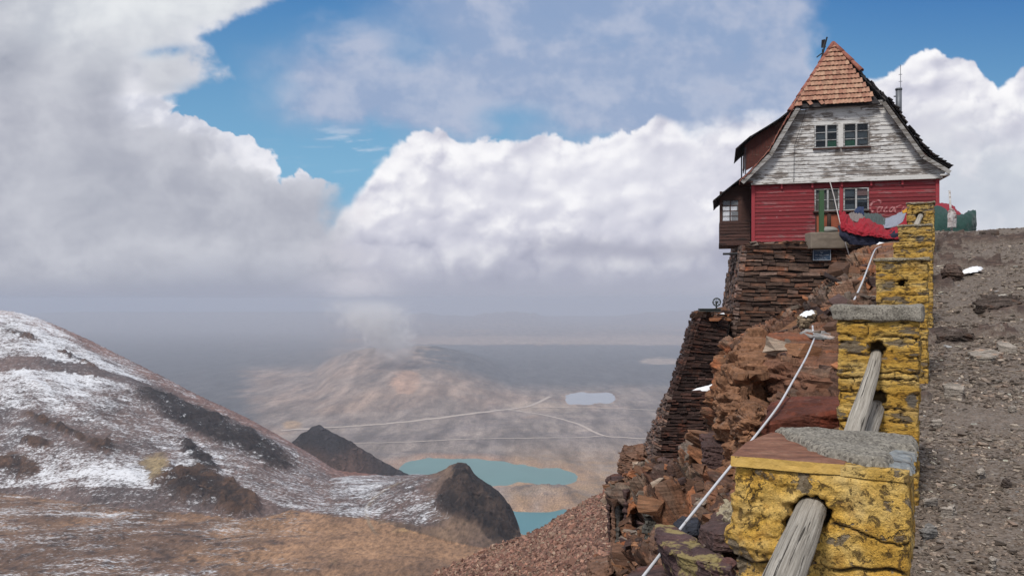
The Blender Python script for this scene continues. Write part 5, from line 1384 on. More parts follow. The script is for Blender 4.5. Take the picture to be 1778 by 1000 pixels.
# outline of the front, in local coordinates (feet corners first)
G0 = hp(1303, 318, -0.12); G1 = hp(1650, 297, -0.12); G2 = hp(1607, 267, -0.12); G3 = hp(1536, 177, -0.12); G4 = hp(1384, 186, -0.12); G5 = hp(1336, 262, -0.12); G6 = hp(1284, 308, -0.12)
WR = hp(1628, 360)[0]; WT = hp(1307, 318)[1]
def rect(px0, py0, px1, py1, yo=0.0):
    a = hp(px0, py1, yo); b = hp(px1, py0, yo); return (a[0], a[1], b[0], b[1])
uwin = [rect(1414, 216, 1455, 258, -0.12), rect(1464, 213, 1509, 256, -0.12)]
zb_, zt_ = (uwin[0][1] + uwin[1][1]) / 2, (uwin[0][3] + uwin[1][3]) / 2
uwin = [(w_[0], zb_, w_[2], zt_) for w_ in uwin]
lwin = [rect(1414, 329, 1457, 367), rect(1464, 325, 1508, 366)]
zb_, zt_ = (lwin[0][1] + lwin[1][1]) / 2, (lwin[0][3] + lwin[1][3]) / 2
lwin = [(w_[0], zb_, w_[2], zt_) for w_ in lwin]
panel = rect(1416, 370, 1462, 421)
siding('front_wall', [(0.06, -0.10), (WR - 0.06, -0.10), (WR - 0.06, WT), (0.06, WT)], 0.128, m_red, 0.0, lwin + [(panel[0], -0.2, panel[2], panel[3])], parent=house, seed=2)
gab = [(G0[0] - 0.22, WT + 0.02), (WR + 0.14, WT + 0.02), (G1[0] - 0.10, WT + 0.16), (G2[0], G2[1]), (G3[0], G3[1]), (G4[0], G4[1]), (G5[0], G5[1]), (G6[0] + 0.1, WT + 0.14)]
siding('gable_wall', gab, 0.135, m_white, -0.10, uwin, parent=house, seed=5, lap=0.038)
# grey weathered boards under the tiles and a fascia at the foot of the gable
mb = MB(); mb.box((G4[0] + 0.03, -0.185, G4[1] - 0.10), (G3[0] - 0.02, -0.13, G4[1] + 0.06)); mb.build('gable_head_board', m_greyw, house)
mb = MB(); mb.box((G0[0] + 0.02, -0.175, WT - 0.085), (WR + 0.12, -0.115, WT + 0.055), jit=0.006); mb.build('fascia_board', m_trimw, house)
mb = MB(); mb.box((G0[0] - 0.1, -0.11, WT - 0.04), (WR + 0.25, 0.02, WT + 0.01)); mb.build('gable_soffit', m_dark, house)
# corner posts, brackets
for x0 in (-0.045, WR - 0.07):
    mb = MB(); mb.box((x0, -0.055, -0.12), (x0 + 0.115, 0.05, WT - 0.04)); mb.build('corner_post', m_redtrim, house)
for bx in (1357, 1410, 1461, 1512, 1566):
    X = hp(bx, 330)[0]; mb = MB(); mb.prism([(X - 0.03, WT - 0.24), (X + 0.03, WT - 0.24), (X + 0.03, WT - 0.045), (X - 0.03, WT - 0.045)], -0.10, -0.02); mb.build('bracket', m_redtrim, house)
mb = MB(); mid = ((lwin[0][2] + lwin[1][0]) / 2); mb.box((mid - 0.055, -0.05, lwin[0][1] - 0.05), (mid + 0.055, -0.02, WT - 0.1)); mb.build('window_post', m_redtrim, house)
# body behind the boards: walls with real depth, dark inside
DEP = 6.6
mb = MB()
mb.box((0.03, DEP - 0.15, -0.3), (WR - 0.03, DEP, WT)); mb.box((WR - 0.12, 0.03, -0.3), (WR, DEP, WT)); mb.build('rear_wall', m_red, house)
mb = MB(); z = -0.12
while z < WT - 0.02:
    mb.hexa([(-0.028, 0.05, z), (0.03, 0.05, z), (0.03, DEP, z), (-0.028, DEP, z), (-0.006, 0.05, z + 0.125), (0.03, 0.05, z + 0.125), (0.03, DEP, z + 0.125), (-0.006, DEP, z + 0.125)]); z += 0.125
mb.build('side_wall', m_dark, house)
mb = MB(); mb.box((0.05, 0.06, -0.30), (WR - 0.14, DEP - 0.16, -0.12)); mb.box((0.05, 0.06, WT - 0.02), (WR - 0.14, DEP - 0.16, WT + 0.02)); mb.box((0.1, 1.4, -0.1), (WR - 0.2, 1.45, WT)); mb.box((G5[0] + .5, 1.2, WT + .05), (G2[0] - .5, 1.25, G3[1] - 0.05)); mb.build('floor', m_inside, house)

def window(rc, yo, panes, extras, sill=True, mull=0.5, fr=0.044):
    """casement pair: frame > sashes, panes, things hung behind the glass"""
    x0, z0, x1, z1 = rc; w_ = x1 - x0; h = z1 - z0; mb = MB()
    mb.box((x0, yo - 0.07, z1 - fr * 0.7), (x1, yo - 0.01, z1)); mb.box((x0, yo - 0.07, z0), (x1, yo - 0.01, z0 + fr * 0.6))
    mb.box((x0, yo - 0.068, z0 + fr * .6), (x0 + fr, yo - 0.012, z1 - fr * .7)); mb.box((x1 - fr, yo - 0.068, z0 + fr * .6), (x1, yo - 0.012, z1 - fr * .7))
    xm = x0 + w_ * mull; mb.box((xm - fr * 0.62, yo - 0.074, z0 + fr * .6), (xm + fr * 0.62, yo - 0.012, z1 - fr * .7))
    W = mb.build('window', m_frame, house)
    k = panes; mb = MB()
    for (a, b) in ((x0 + fr, xm - fr * .62), (xm + fr * .62, x1 - fr)):
        for i in range(1, k): mb = MB(); zz = z0 + h * i / k; mb.box((a, yo - 0.052, zz - 0.010), (b, yo - 0.030, zz + 0.010)); mb.build('glazing_bar', m_frame, W)
        mb = MB(); mb.box((a, yo - 0.036, z0 + fr * .6), (b, yo - 0.032, z1 - fr * .7)); mb.build('pane', m_glass_t, W)
    mb = MB(); mb.box((x0 + .02, yo + 0.30, z0), (x1 - .02, yo + 0.31, z1)); mb.build('dark_backing', m_inside, W)
    for nm, (fx0, fz0, fx1, fz1), mt in extras:
        mb = MB(); dp = yo - 0.024 + random.uniform(0.0, 0.004); mb.box((x0 + w_ * fx0, dp, z0 + h * fz0), (x0 + w_ * fx1, dp + 0.01, z0 + h * fz1)); mb.build(nm, mt, W)
    if sill: mb = MB(); mb.box((x0 - 0.05, yo - 0.11, z0 - 0.055), (x1 + 0.05, yo - 0.015, z0 - 0.008)); mb.build('sill', m_dark, W)
    return W
m_glass_t = glass_mat('window_glass', (0.030, 0.036, 0.045), 0.06, 0.72)
window(uwin[0], -0.10, 3, [('cloth', (0.56, 0.02, 0.93, 0.33), m_green), ('curtain', (0.06, 0.35, 0.46, 0.6), m_teal), ('curtain', (0.56, 0.62, 0.93, 0.8), m_teal)])
window(uwin[1], -0.10, 3, [('cloth', (0.06, 0.02, 0.45, 0.36), m_green), ('curtain', (0.06, 0.40, 0.45, 0.62), m_teal), ('curtain', (0.56, 0.1, 0.93, 0.62), m_teal)])
window(lwin[0], 0.0, 2, [('board', (0.06, 0.03, 0.46, 0.82), m_tanp), ('board', (0.55, 0.03, 0.95, 0.92), m_tanp)], mull=0.53)
window(lwin[1], 0.0, 2, [('curtain', (0.06, 0.03, 0.44, 0.28), m_teal), ('curtain', (0.06, 0.62, 0.44, 0.98), m_teal), ('curtain', (0.54, 0.36, 0.95, 0.6), m_teal), ('striped_cloth', (0.54, 0.66, 0.95, 0.95), m_pink)])
mb = MB(); mb.box((uwin[0][2] + 0.004, -0.165, uwin[0][1]), (uwin[1][0] - 0.004, -0.11, uwin[0][3])); mb.build('window_post', m_trimw, house)
# orange panels below the left window
m_or = paint_wood('orange_brown_panel', (0.30, 0.085, 0.045), (0.10, 0.05, 0.04), 0.70, 1.4, 0.25)
xm = (panel[0] + panel[2]) / 2
for a, b in ((panel[0] + .03, xm - .03), (xm + .03, panel[2] - .02)):
    mb = MB(); mb.box((a, -0.02, -0.12), (b, 0.03, panel[3] - 0.04)); mb.build('lower_panel', m_or, house)
mb = MB(); mb.box((panel[0] - .01, -0.035, -0.12), (panel[0] + .03, 0.03, panel[3])); mb.box((xm - .03, -0.035, -0.12), (xm + .03, 0.03, panel[3] - .04)); mb.box((panel[0] + .03, -0.035, panel[3] - .04), (panel[2], 0.03, panel[3])); mb.build('panel_frame', m_dark, house)

# ---- roof section (front plane y = YF); apex set back: hipped front
YF = -0.38; YA = 1.30
A_ = hp(1447, 78, YA)
def sec(px, py): return hp(px, py, YF)
LQ = [sec(1284, 312), sec(1298, 300), sec(1332, 262), sec(1352, 226), sec(1372, 192), sec(1379, 180)]
RQ = [sec(1652, 290), sec(1625, 276), sec(1602, 256), sec(1578, 222), sec(1556, 192), sec(1541, 172)]
TH = 0.09
def shingle_strip(mb, P0, P1, y0, y1, rows, out, rs, t=0.02, ragged=0.05, skip=0.0, w_=0.30, lift=0.02):
    """rows of small slabs on the sloping strip between section points P0 (low) and P1 (high)"""
    a = Vector((P0[0], 0, P0[1])); b = Vector((P1[0], 0, P1[1])); L = (b - a).length; d = (b - a).normalized(); nrm = Vector((-d.z, 0, d.x)) * (1 if out > 0 else -1)
    for r in range(rows):
        q = a + d * (L * r / rows); y = y0 - rs.uniform(0, ragged)
        while y < y1:
            w2 = w_ * rs.uniform(0.7, 1.3)
            if rs.random() > skip:
                l = L / rows * rs.uniform(1.10, 1.35); o1 = q + nrm * (0.035 + rs.uniform(0, lift)) - d * rs.uniform(0.0, 0.05); o2 = q + d * l + nrm * 0.008
                c = [o1 + Vector((0, y, 0)), o1 + Vector((0, y + w2 - 0.01, 0)), o2 + Vector((0, y + w2 - .01, 0)), o2 + Vector((0, y, 0))]
                mb.hexa(c + [v + nrm * t for v in c])
            y += w2
rs_ = random.Random(4)
# decks
mb = MB()
for Q, out in ((LQ, 1), (RQ, -1)):
    top = Q[-1]
    pts = Q + []
    for i in range(len(pts) - 1):
        a, b = pts[i], pts[i + 1]; 
        dx, dz = b[0] - a[0], b[1] - a[1]; l = math.hypot(dx, dz); nx, nz = (dz / l, -dx / l) if out > 0 else (-dz / l, dx / l)
        mb.hexa([(a[0], YF + 0.02, a[1]), (a[0] + nx * .05, YF + 0.02, a[1] + nz * .05), (a[0] + nx * .05, DEP + .3, a[1] + nz * .05), (a[0], DEP + .3, a[1]),
                 (b[0], YF + 0.02, b[1]), (b[0] + nx * .05, YF + 0.02, b[1] + nz * .05), (b[0] + nx * .05, DEP + .3, b[1] + nz * .05), (b[0], DEP + .3, b[1])])
    # upper triangle up to the ridge
    a = (top[0], YF, top[1]); b = (top[0], DEP + .3, top[1]); c = (A_[0], DEP - 1.4, A_[1]); d = (A_[0], YA, A_[1])
    o = 0.05
    mb.hexa([a, b, c, d] + [(v[0] + (0.05 if out > 0 else -0.05), v[1], v[2] - 0.05) for v in (a, b, c, d)])
mb.build('roof', m_black, house)
ro = house.children[-1]
# shingles right (dark, ragged) and left (red edge tiles, dark beyond)
mb = MB()
for i in range(len(RQ) - 1): shingle_strip(mb, RQ[i], RQ[i + 1], YF - 0.04, DEP, 4, -1, rs_, 0.03, 0.12, 0.14, 0.34, 0.07)
mb.build('shingles', m_black, ro)
mb = MB()
def lerp2(a, b, t): return (a[0] + (b[0] - a[0]) * t, a[1] + (b[1] - a[1]) * t)
for i in range(len(LQ) - 1): shingle_strip(mb, LQ[i], LQ[i + 1], YF - 0.03, YF + 0.9, 3, -1, rs_, 0.025, 0.04, 0.03, 0.30)
# broken edge of the upper right slope, above the hip
mb.build('edge_tiles', m_ridge, ro)
mb = MB(); T = RQ[-1]
for i in range(26):
    t = rs_.random(); p = Vector((T[0] + (A_[0] - T[0]) * t, YF + (YA - YF) * t + 0.06, T[1] + (A_[1] - T[1]) * t))
    if t > 0.60: continue
    M = Matrix.Translation(p) @ Matrix.Rotation(rs_.uniform(-.4, .4), 4, 'Z') @ Matrix.Rotation(R(52) + rs_.uniform(-.25, .25), 4, 'Y')
    mb.box((-0.13, -0.1, -0.012), (0.16, 0.16, 0.012), M)
mb.build('broken_shingles', m_black, ro)
# hip tiles: pantile courses
BL = sec(1378, 187); BR = sec(1523, 178)
bl = Vector((BL[0], YF - 0.02, BL[1])); br = Vector((BR[0], YF - 0.02, BL[1])); ap = Vector((A_[0], YA - 0.03, A_[1] + 0.02))
rt = hp(1541, 172, YF); 
up = (ap - (bl + br) / 2); up.x = 0; L = up.length; ud = up.normalized(); xd = Vector((1, 0, 0)); nd = xd.cross(ud) * -1
if nd.y > 0: nd = -nd
rows = 13
mb = MB(); mdk = MB()
for r in range(rows):
    t0 = r / rows; t1 = (r + 1) / rows
    le = bl + (ap - bl) * t0; ri_ = br + (ap - br) * t0
    xa = le.x + 0.02; xb = ri_.x - 0.02
    if r == 0: xb = sec(1513, 180)[0]
    tw = 0.118; nt = max(1, int((xb - xa) / tw)); tw = (xb - xa) / nt
    for k in range(nt):
        x = xa + k * tw
        pxk = 1378 + (1513 - 1378) * (k / nt)
        yaw = 0.0; drop = 0.0
        if r == 0:
            if 1388 < pxk < 1402 or 1410 < pxk < 1422: continue
            if 1402 <= pxk <= 1410: yaw = 0.35
            if 1422 <= pxk < 1430: yaw = 0.30
        base = Vector((x, le.y, le.z)) - ud * (0.015 * random.random()) + nd * 0.035
        ln = L / rows * 1.16
        M = Matrix.Translation(base) @ Matrix(((xd.x, ud.x, nd.x, 0), (xd.y, ud.y, nd.y, 0), (xd.z, ud.z, nd.z, 0), (0, 0, 0, 1))) @ Matrix.Rotation(yaw, 4, 'Z')
        prof = [(0, 0.0), (tw * .25, -0.006), (tw * .5, -0.004), (tw * .68, 0.008), (tw * .86, 0.012), (tw * 1.04, 0.006)]
        vs = []
        for yy, lift in ((0, 0.045), (ln, -0.008)):
            vs += [M @ Vector((px_, yy, h_ + lift)) for px_, h_ in prof] + [M @ Vector((px_, yy, h_ + lift - 0.016)) for px_, h_ in prof]
        fs = []
        for q in range(5): fs += [(q, q + 1, 13 + q, 12 + q), (6 + q, 18 + q, 19 + q, 7 + q), (q, 6 + q, 7 + q, q + 1), (12 + q, 13 + q, 19 + q, 18 + q)]
        fs += [(0, 12, 18, 6), (5, 11, 23, 17)]
        mb.add(vs, fs)
mb.build('hip_tiles', m_tile, house)
mb = MB(); mb.hexa([bl + Vector((0, .04, -.02)), br + Vector((0.1, .04, -.02)), ap + Vector((0.01, .02, 0)), ap + Vector((-.01, .02, 0)), bl + Vector((0, .09, -.04)), br + Vector((0.1, .09, -.04)), ap + Vector((0.01, .08, -.02)), ap + Vector((-.01, .08, -.02))]); mb.build('hip_deck', m_black, house)
# hip ridge tiles
def ridge_tiles(name, p0, p1, n, r, parent):
    mb = MB(); d = (p1 - p0) / n; dn = d.normalized(); s = dn.cross(Vector((0, 0, 1))).normalized(); u_ = s.cross(dn)
    for i in range(n):
        a = p0 + d * i; rr0 = r * 1.12; rr1 = r * 0.88; vs = []
        off = Vector((random.uniform(-.01, .01), 0, random.uniform(-.008, .008)))
        for pt, q in ((a - dn * 0.03, rr0), (a + d * 1.02, rr1)):
            for rad in (q, q - 0.02):
                vs += [pt + off + (s * math.cos(t) + u_ * math.sin(t)) * rad for t in np.linspace(-0.25, math.pi + 0.25, 9)]
        fs = []
        for k in range(8): fs += [(k, k + 1, 18 + k + 1, 18 + k), (9 + k, 27 + k, 27 + k + 1, 9 + k + 1), (k, 9 + k, 9 + k + 1, k + 1), (18 + k, 18 + k + 1, 27 + k + 1, 27 + k)]
        fs += [(0, 18, 27, 9), (8, 17, 35, 26)]
        mb.add(vs, fs)
    return mb.build(name, m_ridge, parent, smooth=True)
lb = Vector((sec(1372, 193)[0], YF - 0.02, sec(1372, 193)[1])); ridge_tiles('ridge_tiles', lb, ap + Vector((0, 0.02, 0.03)), 10, 0.085, house)
rb0 = ap + (Vector((rt[0], YF, rt[1])) - ap) * 0.52; ridge_tiles('ridge_tiles', rb0 + Vector((0, -.02, .03)), ap + Vector((0, .02, .03)), 3, 0.085, house)
# bargeboards
def board_along(name, pts, w_, y0, y1, mat, side):
    mb = MB()
    for i in range(len(pts) - 1):
        a = Vector((pts[i][0], 0, pts[i][1])); b = Vector((pts[i + 1][0], 0, pts[i + 1][1])); d = (b - a).normalized(); n_ = Vector((-d.z, 0, d.x)) * side
        P = [a, b, b + n_ * w_, a + n_ * w_]
        mb.prism([(p.x, p.z) for p in P], y0 + i * 0.003, y1 + i * 0.003)
    return mb.build(name, mat, house)
board_along('bargeboard', [sec(1286, 315), sec(1334, 268), sec(1383, 186)], 0.14, YF - 0.03, YF + 0.02, m_greyw, -1)
board_along('bargeboard', [sec(1652, 297), sec(1606, 270), sec(1537, 176)], 0.13, YF - 0.03, YF + 0.02, m_greyw, 1)
# eave soffits between gable wall and bargeboard
for Q, s_ in ((LQ, 1), (RQ, -1)):
    mb = MB()
    for i in range(len(Q) - 1):
        a, b = Q[i], Q[i + 1]; mb.hexa([(a[0] + .05 * s_, YF + .03, a[1] - .07), (a[0] + .09 * s_, YF + .03, a[1] - .10), (a[0] + .09 * s_, -0.06, a[1] - .10), (a[0] + .05 * s_, -0.06, a[1] - .07), (b[0] + .05 * s_, YF + .03, b[1] - .07), (b[0] + .09 * s_, YF + .03, b[1] - .1), (b[0] + .09 * s_, -0.06, b[1] - .1), (b[0] + .05 * s_, -0.06, b[1] - .07)])
    mb.build('soffit', m_dark, house)
# right eave end and rafter box
mb = MB(); e = sec(1650, 298); mb.box((WR + 0.0, YF + 0.03, WT - 0.02), (e[0] + 0.0, DEP, WT + 0.03)); mb.build('eave_soffit', m_trimw, house)
mb = MB(); mb.box((sec(1287, 315)[0], YF + 0.05, LQ[0][1] - 0.10), (0.0, 0.9, LQ[0][1] - 0.06)); mb.build('eave_soffit', m_dark, house)

# ---- dormer on the left slope
dy = 0.75
def dq(px, py): return hp(px, py, dy)
ck = [dq(1294, 297), dq(1293, 252), dq(1318, 232), dq(1346, 212), dq(1362, 205), dq(1352, 236), dq(1334, 270), dq(1312, 287)]
dor = None
mb = MB(); 
# cheek boards, laid aslant
d0 = Vector((ck[5][0] - ck[7][0], 0, ck[5][1] - ck[7][1])).normalized()
mb.prism(ck, dy, dy + 0.05); dor = mb.build('dormer', m_cheek, house)
mb = MB()
for k in range(13):
    t = k / 12.0; a = dq(1294 + 52 * t, 252 - 38 * t + 1); b = lerp2(dq(1294, 297), dq(1356, 228), t)
    a2 = (a[0], a[1]); mb.prism([(a2[0], a2[1]), (a2[0] + 0.012, a2[1]), (b[0] - 0.10 * (1 - t) + 0.012, b[1]), (b[0] - 0.10 * (1 - t), b[1])], dy - 0.012, dy)
mb.build('cheek_batten', m_dark, dor)
rq = [dq(1277, 260), dq(1300, 240), dq(1330, 222), dq(1352, 208), dq(1372, 192)]
mb = MB()
for i in range(4):
    a, b = rq[i], rq[i + 1]; mb.hexa([(a[0], dy - .22, a[1] - .05), (a[0], dy - .22, a[1]), (a[0], dy + 2.6, a[1]), (a[0], dy + 2.6, a[1] - .05), (b[0], dy - .22, b[1] - .05), (b[0], dy - .22, b[1]), (b[0], dy + 2.6, b[1]), (b[0], dy + 2.6, b[1] - .05)])
    shingle_strip(mb, a, b, dy - 0.27, dy + 2.5, 2, -1, rs_, 0.02, 0.06, 0.02, 0.26)
mb.build('dormer_roof', m_black, dor)
for px_ in (1290, 1294):
    a = dq(px_, 256); mb = MB(); mb.box((a[0] - .02, dy + (0 if px_ > 1291 else 1.9), dq(1290, 303)[1]), (a[0] + .03, dy + .07 + (0 if px_ > 1291 else 1.9), a[1])); mb.build('dormer_post', m_metal, dor)
mb = MB(); a = dq(1293, 256); mb.box((a[0], dy + .07, dq(1293, 285)[1]), (a[0] + .03, dy + 2.3, a[1])); mb.build('dormer_front', m_dark, dor)

# ---- bay with small panes on the left
b0, b1 = 0.85, 2.9
BX0 = hp(1249.5, 380, b0)[0]; BX1 = -0.05; bz0 = hp(1250, 425, b0)[1]; bz1 = hp(1250, 386, b0)[1]; bz2 = hp(1250, 346, b0)[1]; bz3 = bz2 + 0.28
mb = MB(); z = bz0 + 0.04
while z < bz1 - 0.03:
    for (xa, xb, ya, yb) in ((BX0, BX1, b0, b0 + .04), (BX0, BX1, b1 - .04, b1)):
        mb.hexa([(xa, ya - 0.02, z), (xb, ya - 0.02, z), (xb, yb, z), (xa, yb, z), (xa, ya - 0.003, z + .118), (xb, ya - 0.003, z + .118), (xb, yb, z + .118), (xa, yb, z + .118)])
    mb.hexa([(BX0 - .02, b0 + .04, z), (BX0 + .04, b0 + .04, z), (BX0 + .04, b1 - .04, z), (BX0 - .02, b1 - .04, z), (BX0 - .003, b0 + .04, z + .118), (BX0 + .04, b0 + .04, z + .118), (BX0 + .04, b1 - .04, z + .118), (BX0 - .003, b1 - .04, z + .118)])
    z += 0.118
mb.box((BX0 - .03, b0 - .05, bz0 - .03), (BX1, b1 + .03, bz0 + .04))
bay = mb.build('bay', m_dark, house)
mb = MB()
for (x, y) in ((BX0, b0), (BX0, b1 - .09), (BX1 - .40, b0), (BX1 - .40, b1 - .09)): mb.box((x, y, bz1), (x + .09, y + .09, bz3))
mb.box((BX0, b0 - .01, bz2 - 0.05), (BX1, b0 + .08, bz3 - .02)); mb.box((BX0, b1 - .09, bz2 - .05), (BX1, b1, bz3 - .02)); mb.box((BX0, b0 + .09, bz2 - .05), (BX0 + .08, b1 - .09, bz3 - .02))
mb.box((BX1 - .31, b0 - .005, bz1), (BX1, b0 + .06, bz2 - .05))
mb.build('bay_frame', m_dark, bay)
wx0, wx1 = BX0 + .10, BX1 - .41
for (yy) in (b0 + .03, b1 - .06):
    mb = MB()
    for i in range(0, 3): x = wx0 + (wx1 - wx0) * i / 2; mb.box((x - .014, yy, bz1), (x + .014, yy + .03, bz2 - .05))
    for i in range(0, 5): zz = bz1 + .02 + (bz2 - .07 - bz1) * i / 4; mb.box((wx0 + .014, yy + .003, zz - .013), (wx1 - .014, yy + .027, zz + .013))
    mb.build('glazing_bar', m_frame if yy > b1 - 1 else m_dark, bay)
    mb = MB(); mb.box((wx0, yy + .012, bz1), (wx1, yy + .016, bz2 - .05)); mb.build('pane', m_clear, bay)
mb = MB()
for i in range(0, 5): y = b0 + .09 + (b1 - b0 - .18) * i / 4; mb.box((BX0 + .02, y - .015, bz1), (BX0 + .05, y + .015, bz2 - .05))
mb.build('glazing_bar', m_dark, bay)
mb = MB(); mb.box((BX0 + .033, b0 + .09, bz1), (BX0 + .037, b1 - .09, bz2 - .05)); mb.build('pane', m_clear, bay)
mb = MB(); mb.box((wx0 + .32, b0 + .5, bz1 + .05), (wx1 + .1, b0 + .52, bz1 + .42)); mb.build('paper', flat_mat('grey_paper', (0.25, 0.23, 0.24)), bay)
# bay roof: dark shingles falling outwards from the eave
r0 = hp(1238, 348, b0 - .25); r1 = hp(1262, 328, b0 - .25); r2 = hp(1286, 309, b0 - .25)
mb = MB()
for a, b in ((r0, r1), (r1, r2)):
    mb.hexa([(a[0], b0 - .25, a[1] - .04), (a[0], b0 - .25, a[1]), (a[0], b1 + .3, a[1]), (a[0], b1 + .3, a[1] - .04), (b[0], b0 - .25, b[1] - .04), (b[0], b0 - .25, b[1]), (b[0], b1 + .3, b[1]), (b[0], b1 + .3, b[1] - .04)])
    shingle_strip(mb, a, b, b0 - .32, b1 + .25, 3, -1, rs_, 0.02, 0.06, 0.04, 0.26)
mb.build('bay_roof', m_black, bay)
mb = MB(); a = hp(1275, 318, b0); mb.hexa([(a[0] - .5, b0 + .02, bz3 - .05), (BX1, b0 + .02, bz3 - .05), (BX1, b0 + .06, bz3 - .05), (a[0] - .5, b0 + .06, bz3 - .05), (a[0] - .02, b0 + .02, a[1] - .12), (BX1, b0 + .02, a[1] + .05), (BX1, b0 + .06, a[1] + .05), (a[0] - .02, b0 + .06, a[1] - .12)]); mb.build('bay_gable', m_dark, bay)
# ---- chimney pipe, aerial, broken vane, loose cable
cy = 3.0; c0 = hp(1560.5, 215, cy); c1 = hp(1560.5, 157, cy)
mb = MB(); mb.tube([(c0[0], cy, c0[1]), (c1[0], cy, c1[1])], 0.105, 14); chim = mb.build('chimney_pipe', m_metal, house, True)
mb = MB(); mb.tube([(c1[0], cy, c1[1] + .005), (c1[0], cy, c1[1] + .07)], [0.125, 0.115], 14); mb.tube([(c1[0] - .17, cy, c1[1] - .22), (c1[0] - .09, cy, c1[1] - .22)], 0.025, 8); mb.build('pipe_cap', m_metal, chim, True)
a0 = hp(1564, 158, cy); a1 = hp(1563.5, 113, cy)
mb = MB(); mb.tube([(a0[0], cy, a0[1] - .4), (a1[0], cy, a1[1])], 0.011, 6)
for f in (0.35, 0.62): zz = a0[1] + (a1[1] - a0[1]) * f; mb.box((a0[0] - .07, cy - .008, zz), (a0[0] + .05, cy + .008, zz + .016))
mb.build('aerial', m_metal, house)
v0 = hp(1421, 108, YA); v1 = hp(1436, 65, YA); va_ = hp(1427, 72, YA); vb_ = hp(1434, 82, YA)
mb = MB(); mb.tube([(v0[0], YA, v0[1] - .3), (v1[0], YA, v1[1])], 0.03, 7)
q0 = hp(1418, 100, YA); q1 = hp(1427, 93, YA); mb.tube([(q0[0], YA, q0[1]), (q1[0], YA, q1[1])], 0.022, 6)
a = hp(1426, 70, YA); b = hp(1434, 84, YA); mb.box((a[0], YA - .01, b[1]), (b[0], YA + .01, a[1]), jit=0.03); q = hp(1427, 88, YA); mb.box((q[0], YA - .01, q[1] - .08), (q[0] + .03, YA + .01, q[1] + .05))
mb.build('weather_vane', m_blackm, house)
ca = [hp(1400, 188, -.2), hp(1390, 222, -.2), hp(1379, 255, -.2), hp(1378, 316, -.2)]
mb = MB(); mb.tube([(p[0], -.22, p[1]) for p in ca], 0.008, 5); mb.build('cable', m_blackm, house)
# ---- what is left of the painted advertisement (readable letters only), on the boards
def letter_strokes():
    """strokes in photograph pixels: a faded cursive word, its lower half broken off behind the tarps"""
    S = []
    S.append(([(1530, 349), (1524, 348.5), (1518, 350), (1513, 354), (1511, 359), (1512, 364), (1516, 368)], 3.4))       # C
    S.append(([(1529, 353), (1530.5, 350.5), (1528, 353)], 2.4))
    S.append(([(1529, 359), (1525, 361), (1523, 366), (1526, 368), (1530, 365), (1531, 360), (1528, 359), (1533, 360)], 2.6))   # o
    S.append(([(1542, 358), (1538, 361), (1535, 366), (1537, 369), (1541, 367)], 2.8))      # c
    S.append(([(1551, 359), (1547, 361), (1544, 366), (1547, 368), (1551, 364), (1553, 359), (1552, 367)], 2.6))       # a
    S.append(([(1566, 357), (1560, 358), (1556, 361), (1554, 366), (1556, 370), (1561, 369)], 2.8))       # second C
    S.append(([(1570, 359), (1566, 364), (1568, 367), (1572, 362), (1575, 357)], 2.4))
    return S
mb = MB()
for pts, wd in letter_strokes():
    X = np.arange(0, len(pts)); t = np.linspace(0, len(pts) - 1, len(pts) * 4)
    xs = isp(t, list(zip(X, [p[0] for p in pts]))); ys = isp(t, list(zip(X, [p[1] for p in pts])))
    for i in range(len(t) - 1):
        a = Vector((xs[i], ys[i])); b = Vector((xs[i + 1], ys[i + 1])); d = (b - a); d = d.normalized() if d.length > 1e-6 else Vector((1, 0)); nn = Vector((-d.y, d.x)) * wd * 0.5
        q = [hp(p.x, p.y, -0.032) for p in (a - nn, b - nn * 1.05, b + nn * 1.05, a + nn)]
        mb.prism(q, -0.0335 - 0.0001 * i, -0.030)
for (x, y, w_, h) in ((1355.5, 366.5, 5, 1.6), (1349, 377, 3.4, 2.2), (1408, 360, 2.5, 2.2)):
    q = [hp(a, b, -0.032) for a, b in ((x - w_ / 2, y + h / 2), (x + w_ / 2 - 1, y + h / 2), (x + w_ / 2, y - h / 2), (x - w_ / 2 + 1, y - h / 2))]; mb.prism(q, -0.034, -0.030)
m_let, n = new_mat('faded_pink_lettering'); P = n.tc('Object'); f = n.noise(n.mapping(P, sc=(1, 1, 2.5)), 11, 5, 0.7)
zz = n.m('FRACT', n.m('DIVIDE', n.m('ADD', n.sep(P)[2], 0.10), 0.1283))
rub = n.ss(n.m('ADD', n.m('MULTIPLY', f, 1.0), n.m('MULTIPLY', n.ss(zz, 0.80, 1.0), 0.25)), 0.44, 0.56)
fin_mat(n, n.mix(rub, (0.50, 0.25, 0.25), (0.26, 0.045, 0.052)), 0.85); mb.build('painted_lettering', m_let, house)

